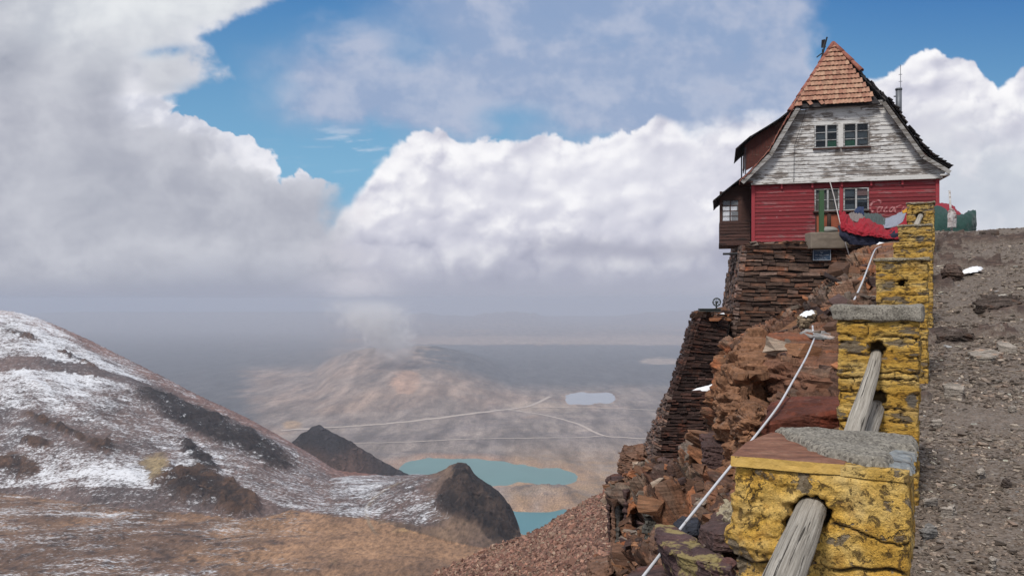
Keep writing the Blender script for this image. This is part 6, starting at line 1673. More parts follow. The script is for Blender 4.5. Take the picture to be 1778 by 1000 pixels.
# ------------------------------------------------------------------ dry-stone walls under the house
def stone_face(name, c00, c10, c01, c11, courses, slen, depth, mat, parent, seed, keep=None):
    """flat stones laid in courses on the quad c00 (bottom left) .. c11 (top right), seen from outside"""
    rs = np.random.RandomState(seed); c00, c10, c01, c11 = map(Vector, (c00, c10, c01, c11))
    n_ = (c10 - c00).cross(c01 - c00).normalized()
    hs = np.cumsum(np.r_[0, rs.uniform(0.4, 1.9, courses)]); hs /= hs[-1]
    V = []; F = []; b = 0
    def pt(s, t, o): return (c00 * (1 - s) * (1 - t) + c10 * s * (1 - t) + c01 * (1 - s) * t + c11 * s * t) + n_ * o
    W = (c10 - c00).length
    for i in range(courses):
        t0, t1 = hs[i], hs[i + 1]; s = -rs.uniform(0, 0.06)
        while s < 1.0:
            l = slen * rs.uniform(0.35, 1.7) / W; s1 = min(s + l, 1.01); s0 = max(s, -0.01)
            if s1 > s0 + 0.004 and (keep is None or keep((s0 + s1) / 2, (t0 + t1) / 2)):
                o = depth * rs.uniform(0.0, 1.0) ** 1.4 + 0.012; g = 0.0045 / W; dt = (t1 - t0) * 0.06; w1, w2 = rs.uniform(-.25, .25, 2) * (t1 - t0); k = rs.uniform(0.0, 0.15, 4) * (t1 - t0)
                P = [pt(s0 + g, t0 + dt + w1 + k[0], -0.12), pt(s1 - g, t0 + dt + w2 + k[1], -0.12), pt(s1 - g, t0 + dt + w2 + k[1], o * rs.uniform(.7, 1)), pt(s0 + g, t0 + dt + w1 + k[0], o * rs.uniform(.7, 1.0)),
                     pt(s0 + g, t1 - dt + w1 - k[2], -0.12), pt(s1 - g, t1 - dt + w2 - k[3], -0.12), pt(s1 - g * rs.uniform(1, 4), t1 - dt + w2 - k[3], o * rs.uniform(.6, 1)), pt(s0 + g * rs.uniform(1, 4), t1 - dt + w1 - k[2], o)]
                V += [tuple(p) for p in P]; F += [(b, b + 3, b + 2, b + 1), (b + 4, b + 5, b + 6, b + 7), (b + 3, b + 7, b + 6, b + 2), (b + 1, b + 2, b + 6, b + 5), (b, b + 4, b + 7, b + 3), (b, b + 1, b + 5, b + 4)]; b += 8
            s = s1
    me = bpy.data.meshes.new(name); me.from_pydata(V, [], F); me.update()
    bm = bmesh.new(); bm.from_mesh(me); bmesh.ops.recalc_face_normals(bm, faces=bm.faces); bm.to_mesh(me); bm.free()
    o = link(name, me, mat); return adopt(parent, o)
def stone_mat(name, c, v=1.0):
    m = make_rock_mat(name, layer=(1, 1, 3), scale=5.0, col=c, bumpd=0.02, rand=True); return m
m_st1 = stone_mat('brown_flat_stones', (0.105, 0.070, 0.055)); m_st2 = stone_mat('side_lit_rough_stones', (0.150, 0.112, 0.098)); m_st3 = stone_mat('dark_wall_stones', (0.055, 0.034, 0.030))  # side-face stones paler: the light on them is put into the colour
def hwall(px, py, yo): 
    x, z = hp(px, py, yo); return HO + HX * x + HY * yo + Vector((0, 0, z))
tw = thing('stone_tower_wall', 'tall brown dry stone retaining wall carrying the chalet, a small plaque on it', 'stone wall', hwall(1380, 600, 0.2))
TLf, TRf, BLf, BRf = hwall(1292, 425, -0.75), hwall(1560, 428, -0.75), hwall(1257, 690, -1.0), hwall(1560, 700, -1.0)
stone_face('front_face', BLf, BRf, TLf, TRf, 47, 0.50, 0.10, m_st1, tw, 1)
TLb, BLb = hwall(1271, 430, 5.5), hwall(1226, 720, 6.5)
stone_face('side_face', BLb, BLf, TLb, TLf, 48, 0.45, 0.10, m_st2, tw, 2)
mb = MB(); P = [BLf, BRf, BRf + HY * 6, BLb, TLf, TRf, TRf + HY * 6, TLb]; off = HY * 0.06 + HX * 0.05
mb.hexa([p + off - Vector((0, 0, 0.03)) for p in P]); adopt(tw, mb.build('core', flat_mat('wall_core', (0.02, 0.015, 0.013)), None))
# ledge of flat stones in front of the house
stone_face('top_ledge', hwall(1296, 431, -0.86), hwall(1560, 434, -0.86), hwall(1296, 423, -0.83), hwall(1560, 426, -0.83), 4, 0.7, 0.14, m_st1, tw, 3)
rs0 = np.random.RandomState(8); n0 = 260
xx = rs0.uniform(0.0, WR + 0.4, n0); yy = rs0.uniform(-0.8, 0.0, n0); 
pos = np.array([tuple(HO + HX * a + HY * b + Vector((0, 0, -0.10))) for a, b in zip(xx, yy)]); pos[:, 2] += rs0.uniform(0.0, 0.04, n0)
V, F, C = chips(pos, rs0.uniform(0.08, 0.42, n0), 0.08, rs0, ROCKPAL[rs0.randint(0, 8, n0)], (0.12, 0.3)); o = link('ledge_stones', np_mesh('ledge_stones', V, F, False, {'col': C}), mat_chip); adopt(tw, o); o['kind'] = 'stuff'
mb = MB(); a = hwall(1255, 441, 0.8); mb.tube([a, a + HX * 0.9], 0.045, 6); adopt(tw, mb.build('beam_end', m_blackm, None))
tw['kind'] = 'thing'
# lower buttress, two steps
bt = thing('stone_buttress', 'dark lower dry stone buttress left of the tall wall, with snow on its steps', 'stone wall', hwall(1200, 760, -1.6))
bt['kind'] = 'thing'
def Q_(px, py, Y): return at(px, py, Y)
Yb = 24.6
stone_face('upper_face', Q_(1166, 684, Yb), Q_(1243, 684, Yb + .3), Q_(1212, 546, Yb + .35), Q_(1264, 556, Yb + .7), 29, 0.42, 0.09, m_st3, bt, 4)
stone_face('upper_side', Q_(1160, 690, Yb + 3.2), Q_(1166, 684, Yb), Q_(1205, 545, Yb + 3.2), Q_(1212, 546, Yb + .35), 36, 0.4, 0.12, m_st3, bt, 5)
stone_face('lower_face', Q_(1136, 800, Yb - .9), Q_(1240, 800, Yb - .6), Q_(1162, 682, Yb - .35), Q_(1243, 684, Yb - .1), 25, 0.42, 0.09, m_st3, bt, 6)
stone_face('lower_side', Q_(1108, 800, Yb + 2.6), Q_(1136, 800, Yb - .9), Q_(1156, 690, Yb + 2.6), Q_(1162, 682, Yb - .35), 30, 0.42, 0.13, m_st2, bt, 7)
mb = MB(); P = [Q_(1166, 690, Yb), Q_(1250, 690, Yb + .3), Q_(1250, 700, Yb + 4), Q_(1162, 700, Yb + 3.2), Q_(1212, 548, Yb + .35), Q_(1266, 558, Yb + .7), Q_(1262, 540, Yb + 4), Q_(1207, 541, Yb + 3.2)]
mb.hexa([p + Vector((0.05, 0.05, -0.02)) for p in P])
P = [Q_(1136, 810, Yb - .9), Q_(1240, 810, Yb - .6), Q_(1240, 800, Yb + 3), Q_(1110, 800, Yb + 2.6), Q_(1162, 683, Yb - .35), Q_(1246, 685, Yb - .1), Q_(1246, 680, Yb + 3), Q_(1158, 688, Yb + 2.6)]
mb.hexa([p + Vector((0.05, 0.05, -0.02)) for p in P]); adopt(bt, mb.build('core', bpy.data.materials['wall_core'], None))
n0 = 130; pos = []
for i in range(n0):
    s_, t_ = rs0.uniform(0, 1), rs0.uniform(0, 1); a = Q_(1212, 548, Yb + .35).lerp(Q_(1264, 557, Yb + .7), s_); b = Q_(1206, 541, Yb + 3.2).lerp(Q_(1262, 540, Yb + 4), s_); pos.append(tuple(a.lerp(b, t_)))
V, F, C = chips(np.array(pos), rs0.uniform(0.12, 0.4, n0), 0.12, rs0, ROCKPAL[rs0.randint(0, 6, n0)] * 0.7, (0.2, 0.4)); o = link('top_stones', np_mesh('top_stones', V, F, False, {'col': C}), mat_chip); adopt(bt, o); o['kind'] = 'stuff'

# ------------------------------------------------------------------ snow lying about
m_snow, n = new_mat('snow'); P = n.tc('Object'); fin_mat(n, n.mix(n.noise(P, 6, 4, .6), (0.78, 0.80, 0.84), (0.90, 0.91, 0.93)), 0.7, n.bump(n.noise(P, 20, 4, .6), 0.4, 0.01))
def snow(pts, h, label, seed, place='snow_patch'):
    """low mound over the outline pts (world points)"""
    pts = [Vector(p) for p in pts]; c = sum(pts, Vector()) / len(pts); V = [tuple(c + Vector((0, 0, h)))]; F = []; rings = 5; q = []
    for i in range(len(pts)):
        for k in range(5): 
            a = pts[i].lerp(pts[(i + 1) % len(pts)], k / 5); q.append(a)
    n_ = len(q)
    for r in range(1, rings + 1):
        t = r / rings
        for i, p in enumerate(q):
            w_ = 1 + 0.22 * math.sin(i * 2.3 + seed) * t + 0.12 * math.sin(i * 5.1 + seed * 2); v = c.lerp(p, t * w_ * 0.95); V.append((v.x, v.y, v.z + h * math.sqrt(max(0, 1 - t * t)) - 0.01 * (r == rings)))
    F += [(0, 1 + i, 1 + (i + 1) % n_) for i in range(n_)]
    for r in range(rings - 1): F += [(1 + r * n_ + i, 1 + (r + 1) * n_ + i, 1 + (r + 1) * n_ + (i + 1) % n_, 1 + r * n_ + (i + 1) % n_) for i in range(n_)]
    me = bpy.data.meshes.new(place); me.from_pydata(V, [], F); me.polygons.foreach_set('use_smooth', [True] * len(F)); me.update()
    bm = bmesh.new(); bm.from_mesh(me); bmesh.ops.recalc_face_normals(bm, faces=bm.faces); bm.to_mesh(me); bm.free()
    return settle(link(place, me, m_snow), label, 'snow', 'small patches of snow left on the rocks')
snow([Q_(1228, 556, Yb + .8), Q_(1262, 562, Yb + .7), Q_(1262, 545, Yb + 2.4), Q_(1236, 548, Yb + 2)], 0.10, 'snow wedge on top of the lower buttress, under the pulley wheel', 1)
snow([Q_(1203, 677, Yb - .25), Q_(1246, 678, Yb - .2), Q_(1250, 664, Yb + .25), Q_(1228, 670, Yb + .1)], 0.05, 'snow wedge on the step halfway down the dark buttress', 2)
snow([Q_(1389, 547, 10.4), Q_(1400, 549, 10.3), Q_(1414, 543, 10.4), Q_(1412, 538, 10.6), Q_(1396, 541, 10.7)], 0.015, 'thin snow on the tan stone at the foot of the tall wall', 3)
snow([Q_(1518, 428, 24.2), Q_(1536, 427, 24.2), Q_(1540, 424, 24.4), Q_(1526, 422.5, 24.6)], 0.07, 'snow lump where the white pipe reaches the wall top', 4)
gy_ = lambda px, py: None

# ------------------------------------------------------------------ separate rocks and slabs on the cliff
def rock(name, top, down, mat, label, seed, group=None, amp=0.03, bev=0.02, size=0.3, cols=None, cuts=5, cat='rock'):
    """block with the outline `top` (world points) and its copy moved by `down`; broken, layered surface"""
    bm = bmesh.new(); top = [Vector(p) for p in top]; dn = Vector(down); rs = random.Random(seed)
    hi_ = [bm.verts.new(p) for p in top]; lo_ = [bm.verts.new(p + dn * rs.uniform(0.9, 1.1) + Vector((rs.uniform(-1, 1), rs.uniform(-1, 1), 0)) * size * 0.1) for p in top]
    n_ = len(top); bm.faces.new(hi_); bm.faces.new(lo_[::-1])
    for i in range(n_): bm.faces.new([hi_[i], lo_[i], lo_[(i + 1) % n_], hi_[(i + 1) % n_]])
    bmesh.ops.recalc_face_normals(bm, faces=bm.faces)
    bmesh.ops.bevel(bm, geom=list(bm.edges), offset=bev, segments=1, affect='EDGES', profile=0.6)
    bmesh.ops.triangulate(bm, faces=bm.faces)
    for _ in range(cuts):
        es = [e for e in bm.edges if e.calc_length() > size / 22]
        if not es or len(bm.verts) > 24000: break
        bmesh.ops.subdivide_edges(bm, edges=es, cuts=1); bmesh.ops.triangulate(bm, faces=[f for f in bm.faces if len(f.verts) > 3])
    me = bpy.data.meshes.new(name); bm.normal_update(); bm.to_mesh(me); bm.free()
    co = np.empty(len(me.vertices) * 3, np.float32); me.vertices.foreach_get('co', co); co = co.reshape(-1, 3).astype(float)
    nn = np.empty(len(me.vertices) * 3, np.float32); me.vertices.foreach_get('normal', nn); nn = nn.reshape(-1, 3)
    s = size
    x, y, z = co.T
    zz = z + 0.1 * x + 0.13 * y
    f1, gap, cid, ox, oy, oz = wo3(x / (s * .8) + seed, y / (s * .8), zz / (s * 0.13), 700 + seed)
    f1b, gapb, cidb, q1, q2, q3 = wo3(x / (s * .33) + seed, y / (s * .33), zz / (s * 0.055), 750 + seed)
    d = (cr(cid, 1) - 0.5) * amp * 1.9 + (cr(cid, 2) - .5) * ox * amp * 1.5 + (cr(cid, 3) - .5) * oy * amp * 1.5 + (cr(cidb, 1) - 0.5) * amp * 0.7 - sst(gap, 0.10, 0.0) * amp * 0.6 + amp * 0.45 * fb3(x / (s * .5), y / (s * .5), zz / (s * .4), 3, seed) + amp * 0.35 * fb3(x / (s * .09), y / (s * .09), zz / (s * .03), 3, seed)
    co = co + nn * d[:, None]
    me.vertices.foreach_set('co', co.astype(np.float32).ravel()); me.polygons.foreach_set('use_smooth', [False] * len(me.polygons)); me.update()
    o = link(name, me, mat); settle(o, label, cat, group); return o
def rmat(name, c, lichen=None, scale=5.0, layer=(0.5, 0.5, 6), bumpd=0.02): return make_rock_mat(name, layer=layer, scale=scale, col=c, bumpd=bumpd, lichen=lichen)
GR = 'large blocks and slabs at the cliff edge'
r_rust = rmat('rust_rock', (0.205, 0.103, 0.056), None, 3.0, (0.6, 0.6, 4)); r_brown = rmat('brown_rock', (0.160, 0.088, 0.058), None, 2.5); r_pur = rmat('purple_rock', (0.078, 0.046, 0.042), None, 5)
r_red = rmat('dark_red_rock', (0.100, 0.030, 0.018), None, 4.0, (1.2, 1.2, 0.5)); r_tan = rmat('tan_rock', (0.24, 0.18, 0.12), None, 6); r_lich = rmat('lichen_slab', (0.085, 0.050, 0.050), ((0.30, 0.24, 0.10), 0.50), 7.0)
r_cream = rmat('cream_lichen_rock', (0.115, 0.085, 0.065), ((0.44, 0.38, 0.26), 0.44), 9.0); r_blue = rmat('slate_rock', (0.030, 0.033, 0.045), None, 8); r_or = rmat('orange_rock', (0.27, 0.105, 0.045), None, 4); r_grey = rmat('grey_slab_stone', (0.27, 0.265, 0.26), None, 6, (1, 1, 2))
# foreground, beside the nearest pillar
rock('flat_rock', [Q_(1137, 902, 3.95), Q_(1172, 912, 3.9), Q_(1277, 972, 3.1), Q_(1273, 992, 2.95), Q_(1170, 962, 3.3), Q_(1136, 928, 3.6)], (0.05, 0.05, -0.22), r_lich, 'long purple slab with yellow lichen at the bottom edge, under the white pipe', 11, GR, 0.012, 0.010, 0.35)
rock('flat_rock', [Q_(1212, 915, 3.5), Q_(1243, 888, 3.9), Q_(1280, 900, 3.6), Q_(1282, 925, 3.2), Q_(1240, 925, 3.25)], (0.0, 0.02, -0.085), r_pur, 'small dark purple block with a pale flat top beside the biggest yellow pillar', 12, GR, 0.006, 0.006, 0.2)
rock('boulder', [Q_(1243, 884, 3.9), Q_(1254, 866, 4.2), Q_(1278, 864, 4.2), Q_(1285, 890, 3.5), Q_(1272, 905, 3.3), Q_(1252, 898, 3.6)], (0, 0.0, -0.14), r_cream, 'rounded cream coloured lichen stone touching the biggest yellow pillar', 13, GR, 0.018, 0.03, 0.2)
rock('flat_rock', [Q_(1168, 908, 4.4), Q_(1184, 894, 4.8), Q_(1214, 898, 4.6), Q_(1212, 917, 4.1), Q_(1190, 922, 4.1)], (0, 0, -0.09), r_blue, 'blue black slate block under the white pipe', 14, GR, 0.008, 0.006, 0.2)
rock('flat_rock', [Q_(1085, 1000, 4.0), Q_(1110, 981, 4.4), Q_(1160, 980, 4.3), Q_(1195, 1003, 3.6), Q_(1150, 1030, 3.3), Q_(1090, 1030, 3.5)], (0, 0, -0.16), r_pur, 'broad dark smooth slab at the bottom edge of the view', 15, GR, 0.010, 0.015, 0.4)
rock('boulder', [Q_(1160, 950, 4.2), Q_(1128, 938, 4.6), Q_(1135, 912, 5.2), Q_(1160, 918, 4.8)], (0, 0, -0.2), r_brown, 'brown angular block just left of the lichen slab', 34, GR, 0.012, 0.012, 0.25)
# shelf under the second pillar
rock('flat_rock', [Q_(1318, 735, 5.05), Q_(1335, 698, 5.6), Q_(1375, 688, 5.7), Q_(1462, 688, 5.5), Q_(1468, 700, 5.2), Q_(1462, 712, 5.0)], (0.03, -0.02, -0.20), r_red, 'dark red polished looking block face below the second pillar', 16, GR, 0.008, 0.02, 0.5)
rock('rock_outcrop', [Q_(1262, 612, 8.5), Q_(1282, 585, 9.4), Q_(1322, 574, 9.7), Q_(1352, 590, 9.0), Q_(1350, 625, 8.0), Q_(1296, 640, 7.8)], (-0.05, -0.15, -0.75), r_rust, 'rust coloured ribbed outcrop at the foot of the tall stone wall', 17, GR, 0.07, 0.10, 0.9)
rock('flat_rock', [Q_(1330, 578, 9.5), Q_(1400, 578, 9.4), Q_(1470, 600, 8.2), Q_(1470, 655, 7.0), Q_(1400, 650, 7.2), Q_(1320, 625, 8.2)], (0.0, -0.1, -0.35), rmat('brown_slab', (0.150, 0.072, 0.044), None, 2.2, (0.4, 0.4, 6)), 'wide brown bedded slab between the tall wall and the second pillar', 18, GR, 0.05, 0.05, 0.9)
rock('rock_outcrop', [Q_(1241, 668, 8.3), Q_(1262, 648, 8.7), Q_(1290, 655, 8.2), Q_(1296, 690, 7.5), Q_(1262, 700, 7.6)], (0.0, -0.12, -0.95), r_rust, 'orange brown buttress of rock dropping from the shelf edge', 19, GR, 0.06, 0.08, 0.55)
rock('rock_outcrop', [Q_(1272, 690, 7.2), Q_(1292, 680, 7.3), Q_(1320, 688, 6.9), Q_(1325, 720, 6.2), Q_(1285, 735, 6.2)], (0.02, -0.05, -0.7), r_rust, 'tall pale rust rib of rock just behind the corner of the biggest yellow pillar', 20, GR, 0.05, 0.06, 0.5)
rock('boulder', [Q_(1214, 752, 8.6), Q_(1240, 742, 9.0), Q_(1266, 752, 8.6), Q_(1262, 775, 7.9), Q_(1222, 775, 8.0)], (0.02, -0.03, -0.34), r_pur, 'dark purple squarish block below the orange brown rib', 21, GR, 0.02, 0.03, 0.4)
rock('flat_rock', [Q_(1388, 577, 9.3), Q_(1398, 572, 9.7), Q_(1432, 574, 9.5), Q_(1452, 584, 9.0), Q_(1442, 588, 8.7), Q_(1410, 583, 9.0)], (0, 0, -0.035), r_grey, 'thin pale grey slab bridging the rocks beside the second pillar, over the white pipe', 22, GR, 0.006, 0.008, 0.3)
rock('boulder', [Q_(1384, 548, 10.6), Q_(1396, 541, 11.0), Q_(1418, 540, 11.0), Q_(1414, 553, 10.4), Q_(1392, 560, 10.2)], (0, 0, -0.18), r_tan, 'small tan layered stone with snow on it below the tall wall', 23, GR, 0.015, 0.02, 0.2)
rock('boulder', [Q_(1442, 480, 16.5), Q_(1458, 462, 17.5), Q_(1488, 461, 17.5), Q_(1494, 482, 16.3), Q_(1470, 498, 15.6), Q_(1444, 500, 15.6)], (0, -0.1, -0.45), r_brown, 'reddish brown boulder against the middle of the tall wall, highest of three', 24, GR, 0.05, 0.12, 0.8)
rock('boulder', [Q_(1436, 520, 13.8), Q_(1450, 498, 14.6), Q_(1490, 500, 14.4), Q_(1492, 525, 13.4), Q_(1462, 535, 13.0)], (0, -0.1, -0.35), r_brown, 'middle one of three reddish brown boulders left of the pillar with a round hole', 25, GR, 0.05, 0.10, 0.7)
rock('boulder', [Q_(1412, 548, 11.4), Q_(1428, 525, 12.2), Q_(1460, 518, 12.4), Q_(1470, 540, 11.6), Q_(1436, 560, 10.8)], (0, -0.05, -0.3), r_brown, 'lowest of three reddish brown boulders, beside the tan stone with snow', 26, GR, 0.05, 0.08, 0.6)
rock('rock_outcrop', [Q_(1484, 500, 15.4), Q_(1496, 450, 18.4), Q_(1512, 432, 20), Q_(1528, 432, 20), Q_(1524, 480, 16.2), Q_(1500, 528, 13.8), Q_(1484, 530, 13.8)], (0.1, -0.1, -0.6), rmat('dark_brown_rock', (0.082, 0.047, 0.038), None, 2.5), 'dark leaning rock ridge running up to the wall top beside the white pipe', 27, GR, 0.07, 0.12, 1.2)
# lower left of the cliff
rock('flat_rock', [Q_(1077, 790, 12.4), Q_(1083, 770, 13.2), Q_(1120, 768, 13.2), Q_(1122, 785, 12.4), Q_(1102, 792, 12.1)], (0, -0.02, -0.30), r_brown, 'block of layered brown rock, top left of the cliff by the dark buttress', 28, GR, 0.04, 0.03, 0.5)
rock('flat_rock', [Q_(1054, 832, 11.1), Q_(1060, 821, 11.6), Q_(1092, 822, 11.5), Q_(1092, 842, 10.8), Q_(1064, 845, 10.6)], (0.0, 0.0, -0.22), r_pur, 'flat dark cap rock over the splintered columns, outermost on the cliff', 29, GR, 0.03, 0.03, 0.45)
for i, (a, b, c_, d_, m_) in enumerate([(1052, 1062, 848, 936, r_pur), (1062, 1072, 846, 942, r_brown), (1071, 1082, 850, 946, rmat('grey_brown_rock', (0.085, 0.075, 0.066))), (1081, 1093, 846, 940, r_pur), (1091, 1101, 866, 950, r_brown)]):
    Yc = 10.1 - 0.14 * i; h = (d_ - c_) / FPX * Yc
    rock('rock_column', [Q_(a, c_ + 4, Yc), Q_(a + 2, c_, Yc + .35), Q_(b + 1, c_, Yc + .35), Q_(b, c_ + 4, Yc), Q_((a + b) / 2, c_ + 7, Yc - .08)], (0.0, -0.05, -h), m_, ['outermost', 'second', 'third', 'fourth', 'innermost'][i] + ' upright splinter of rock counted from the open side of the cliff', 40 + i, 'row of upright rock splinters', 0.014, 0.012, 0.35, cat='rock')
rock('flat_rock', [Q_(1095, 852, 9.9), Q_(1104, 845, 10.2), Q_(1119, 850, 10.0), Q_(1112, 872, 9.4), Q_(1096, 884, 9.2)], (-0.03, 0.05, -0.12), r_or, 'bright orange plate standing by the upright splinters', 30, GR, 0.012, 0.012, 0.3)
rock('flat_rock', [Q_(1194, 850, 7.6), Q_(1208, 842, 7.8), Q_(1226, 848, 7.5), Q_(1218, 872, 7.0), Q_(1200, 878, 6.9)], (0.02, 0.05, -0.12), r_or, 'bright orange slanting plate left of the biggest yellow pillar', 31, GR, 0.012, 0.012, 0.3)
rock('boulder', [Q_(1150, 820, 9.6), Q_(1175, 805, 10.2), Q_(1205, 815, 9.8), Q_(1200, 845, 8.8), Q_(1160, 850, 8.8)], (0, -0.05, -0.3), rmat('warm_brown_rock', (0.150, 0.088, 0.055)), 'warm brown block in the middle of the lower cliff', 32, GR, 0.03, 0.04, 0.5)
rock('boulder', [Q_(1118, 850, 9.6), Q_(1140, 835, 10.0), Q_(1156, 848, 9.6), Q_(1150, 880, 8.8), Q_(1120, 885, 8.8)], (0, -0.05, -0.35), rmat('grey_green_rock', (0.085, 0.080, 0.070)), 'grey green block right of the orange plate on the lower cliff', 33, GR, 0.03, 0.03, 0.45)
rock('boulder', [Q_(1180, 770, 11.5), Q_(1196, 762, 12), Q_(1212, 768, 11.6), Q_(1212, 800, 10.4), Q_(1182, 800, 10.5)], (0, -0.05, -0.3), rmat('pale_layered_rock', (0.19, 0.15, 0.125), None, 6), 'pale finely layered rock just below the dark buttress', 35, GR, 0.03, 0.03, 0.4)
rock('boulder', [Q_(1018, 970, 8.6), Q_(1035, 955, 9.0), Q_(1060, 962, 8.6), Q_(1062, 990, 7.8), Q_(1030, 1000, 7.7)], (0, -0.05, -0.4), r_brown, 'brown block at the lower left foot of the cliff, by the bottom edge', 36, GR, 0.03, 0.04, 0.5)
# stones on the path
GS = 'flat stones lying on the gravel path'
def gpt(px, py):
    """the path's surface seen at a photograph pixel"""
    Ys = np.geomspace(2.5, 26, 800); x = (px - PCX) / FPX * Ys; z = ground_z(x, Ys); p = PHY - z * FPX / Ys
    i = int(np.argmax(p <= py)); return Vector((x[i], Ys[i], z[i] + 0.03))
def gstone(pxs, h, mat, label, seed, cat='stone', amp=0.006, bev=0.006, name='flat_stone'):
    P = [gpt(a, b) + Vector((0, 0, h)) for a, b in pxs]; s = (P[0] - P[len(P) // 2]).length
    return rock(name, P, (0, 0, -h - 0.05), mat, label, seed, GS, amp, bev, max(0.12, s * .5), cat=cat)
rg1 = rmat('pale_path_stone', (0.33, 0.29, 0.25), None, 12); rg2 = rmat('dark_path_stone', (0.085, 0.065, 0.055), None, 9)
gstone([(1680, 622), (1700, 614), (1727, 617), (1742, 624), (1722, 629), (1690, 628)], 0.025, rg1, 'pale diamond shaped flat stone on the path, widest of them', 51)
gstone([(1730, 603), (1742, 600), (1757, 607), (1768, 614), (1756, 614), (1734, 609)], 0.03, rg1, 'narrow pale stone just above the widest flat stone on the path', 52)
gstone([(1636, 683), (1660, 681), (1675, 688), (1673, 694), (1640, 691)], 0.05, rg1, 'pale plank like stone with a dark underside near the second pillar', 53)
gstone([(1632, 900), (1658, 889), (1655, 902)], 0.02, rg1, 'small pale triangular stone low on the path', 54)
gstone([(1602, 880), (1626, 877), (1626, 881), (1604, 884)], 0.015, rg1, 'thin splinter of pale stone near the nearest pillar', 55)
gstone([(1597, 935), (1612, 925), (1628, 933), (1618, 940), (1602, 941)], 0.02, rmat('grey_path_stone', (0.19, 0.18, 0.17), None, 12), 'grey flat stone low on the path beside the nearest pillar', 56)
gstone([(1714, 988), (1726, 982), (1731, 990), (1722, 995)], 0.02, rg1, 'round pale pebble at the bottom edge of the path', 57)
gstone([(1616, 741), (1634, 738), (1636, 743), (1620, 745)], 0.015, rg1, 'small pale oval stone by the second pillar foot', 58)
gstone([(1748, 716), (1760, 713), (1766, 717), (1756, 719)], 0.015, rg1, 'small bright stone alone near the edge of the view', 59)
gstone([(1694, 830), (1706, 826), (1712, 831), (1700, 834)], 0.018, rg1, 'small pale lens shaped stone half way down the path', 60)
gstone([(1738, 905 - 60), (1748, 842), (1757, 847), (1746, 850)], 0.018, rg2, 'little dark stone right of the pale lens shaped one', 61)
gstone([(1634, 487), (1640, 475), (1656, 471), (1668, 478), (1672, 488), (1650, 491)], 0.12, rmat('brown_boulder', (0.10, 0.068, 0.055), None, 3), 'brown boulder on the path beside a strip of snow', 62, 'boulder', 0.03, 0.05, 'boulder')
gstone([(1622, 590), (1640, 580), (1676, 584), (1690, 592), (1660, 598), (1630, 598)], 0.05, rg2, 'dark low outcrop slab by the third pillar foot', 63, amp=0.02)
gstone([(1690, 540), (1706, 530), (1760, 532), (1778, 540), (1740, 546), (1700, 546)], 0.08, rg2, 'dark low outcrop ledge across the upper path', 64, amp=0.03)
gstone([(1700, 408), (1716, 405.5), (1733, 406), (1735, 408.5), (1712, 410)], 0.05, rg2, 'thin dark slab on the skyline of the path', 65)
P = [gpt(1668, 482), gpt(1690, 480), gpt(1707, 475.5), gpt(1700, 472), gpt(1680, 476)]
snow([p + Vector((0, 0, 0.04)) for p in P], 0.05, 'strip of snow on the path beside the brown boulder', 5)

# ------------------------------------------------------------------ cloth heaps by the house
def cloth_mat(name, c, v=0.25, ro=0.75):
    m, n = new_mat(name); P = n.tc('Object'); f = n.noise(P, 2.5, 5, 0.6); g = n.noise(P, 18, 4, 0.6)
    fin_mat(n, n.mix(n.m('ADD', n.m('MULTIPLY', f, 0.7), n.m('MULTIPLY', g, 0.3)), [x * (1 - v) for x in c], [x * (1 + v) for x in c]), ro, n.bump(g, 0.4, 0.02)); n.p.inputs['Sheen Weight'].default_value = 0.1; return m
def drape(name, rows, mat, label, cat, seed, amp=0.05, fold=0.35, res=7, direction=0.0, thick=0.012, group=None):
    """cloth sheet over a grid of control points [[(px,py,Y),..],..], rows from top to bottom"""
    A = np.array([[tuple(at(*p)) for p in r] for r in rows]); nr, nc = A.shape[:2]; NR, NC = (nr - 1) * res * 2 + 1, (nc - 1) * res * 2 + 1
    t = np.linspace(0, nr - 1, NR); s = np.linspace(0, nc - 1, NC)
    B = np.stack([np.stack([isp(t, list(zip(range(nr), A[:, j, k]))) for j in range(nc)], 1) for k in range(3)], -1)
    C = np.stack([np.stack([isp(s, list(zip(range(nc), B[i, :, k]))) for i in range(NR)], 0) for k in range(3)], -1)
    N = cliff_norm(C); N *= np.where(N[..., 1:2] > 0, -1, 1)
    S, T = np.meshgrid(s, t)
    q = S * math.cos(direction) + T * math.sin(direction); r_ = -S * math.sin(direction) + T * math.cos(direction)
    f = rd2(q / fold + 0.5 * vn2(r_ * 0.8, q * 0.8, seed), r_ * 0.45, 3, seed) - 0.6
    C = C + N * (amp * (f + 0.35 * fb2(S * 2.2, T * 2.2, 4, seed + 5)))[..., None]
    me = np_mesh(name, C.reshape(-1, 3), grid_faces(NR, NC), True); o = link(name, me, mat)
    sol = o.modifiers.new('thickness', 'SOLIDIFY'); sol.thickness = thick; sol.offset = -1
    return settle(o, label, cat, group)
c_red = cloth_mat('red_tarp', (0.27, 0.008, 0.020), 0.4); c_navy = cloth_mat('navy_tarp', (0.008, 0.010, 0.028)); c_grey = cloth_mat('silver_tarp', (0.24, 0.26, 0.32)); c_dgrey = cloth_mat('dark_grey_green_tarp', (0.060, 0.080, 0.080)); c_green = cloth_mat('dark_green_tarp', (0.012, 0.046, 0.038)); c_tan = cloth_mat('dusty_grey_brown_cloth', (0.185, 0.160, 0.155)); c_blue = cloth_mat('dark_blue_cloth', (0.015, 0.030, 0.085)); c_yel = cloth_mat('yellow_cloth', (0.50, 0.26, 0.02))
GT = 'tarpaulins heaped in front of the chalet'
yb = 25.2
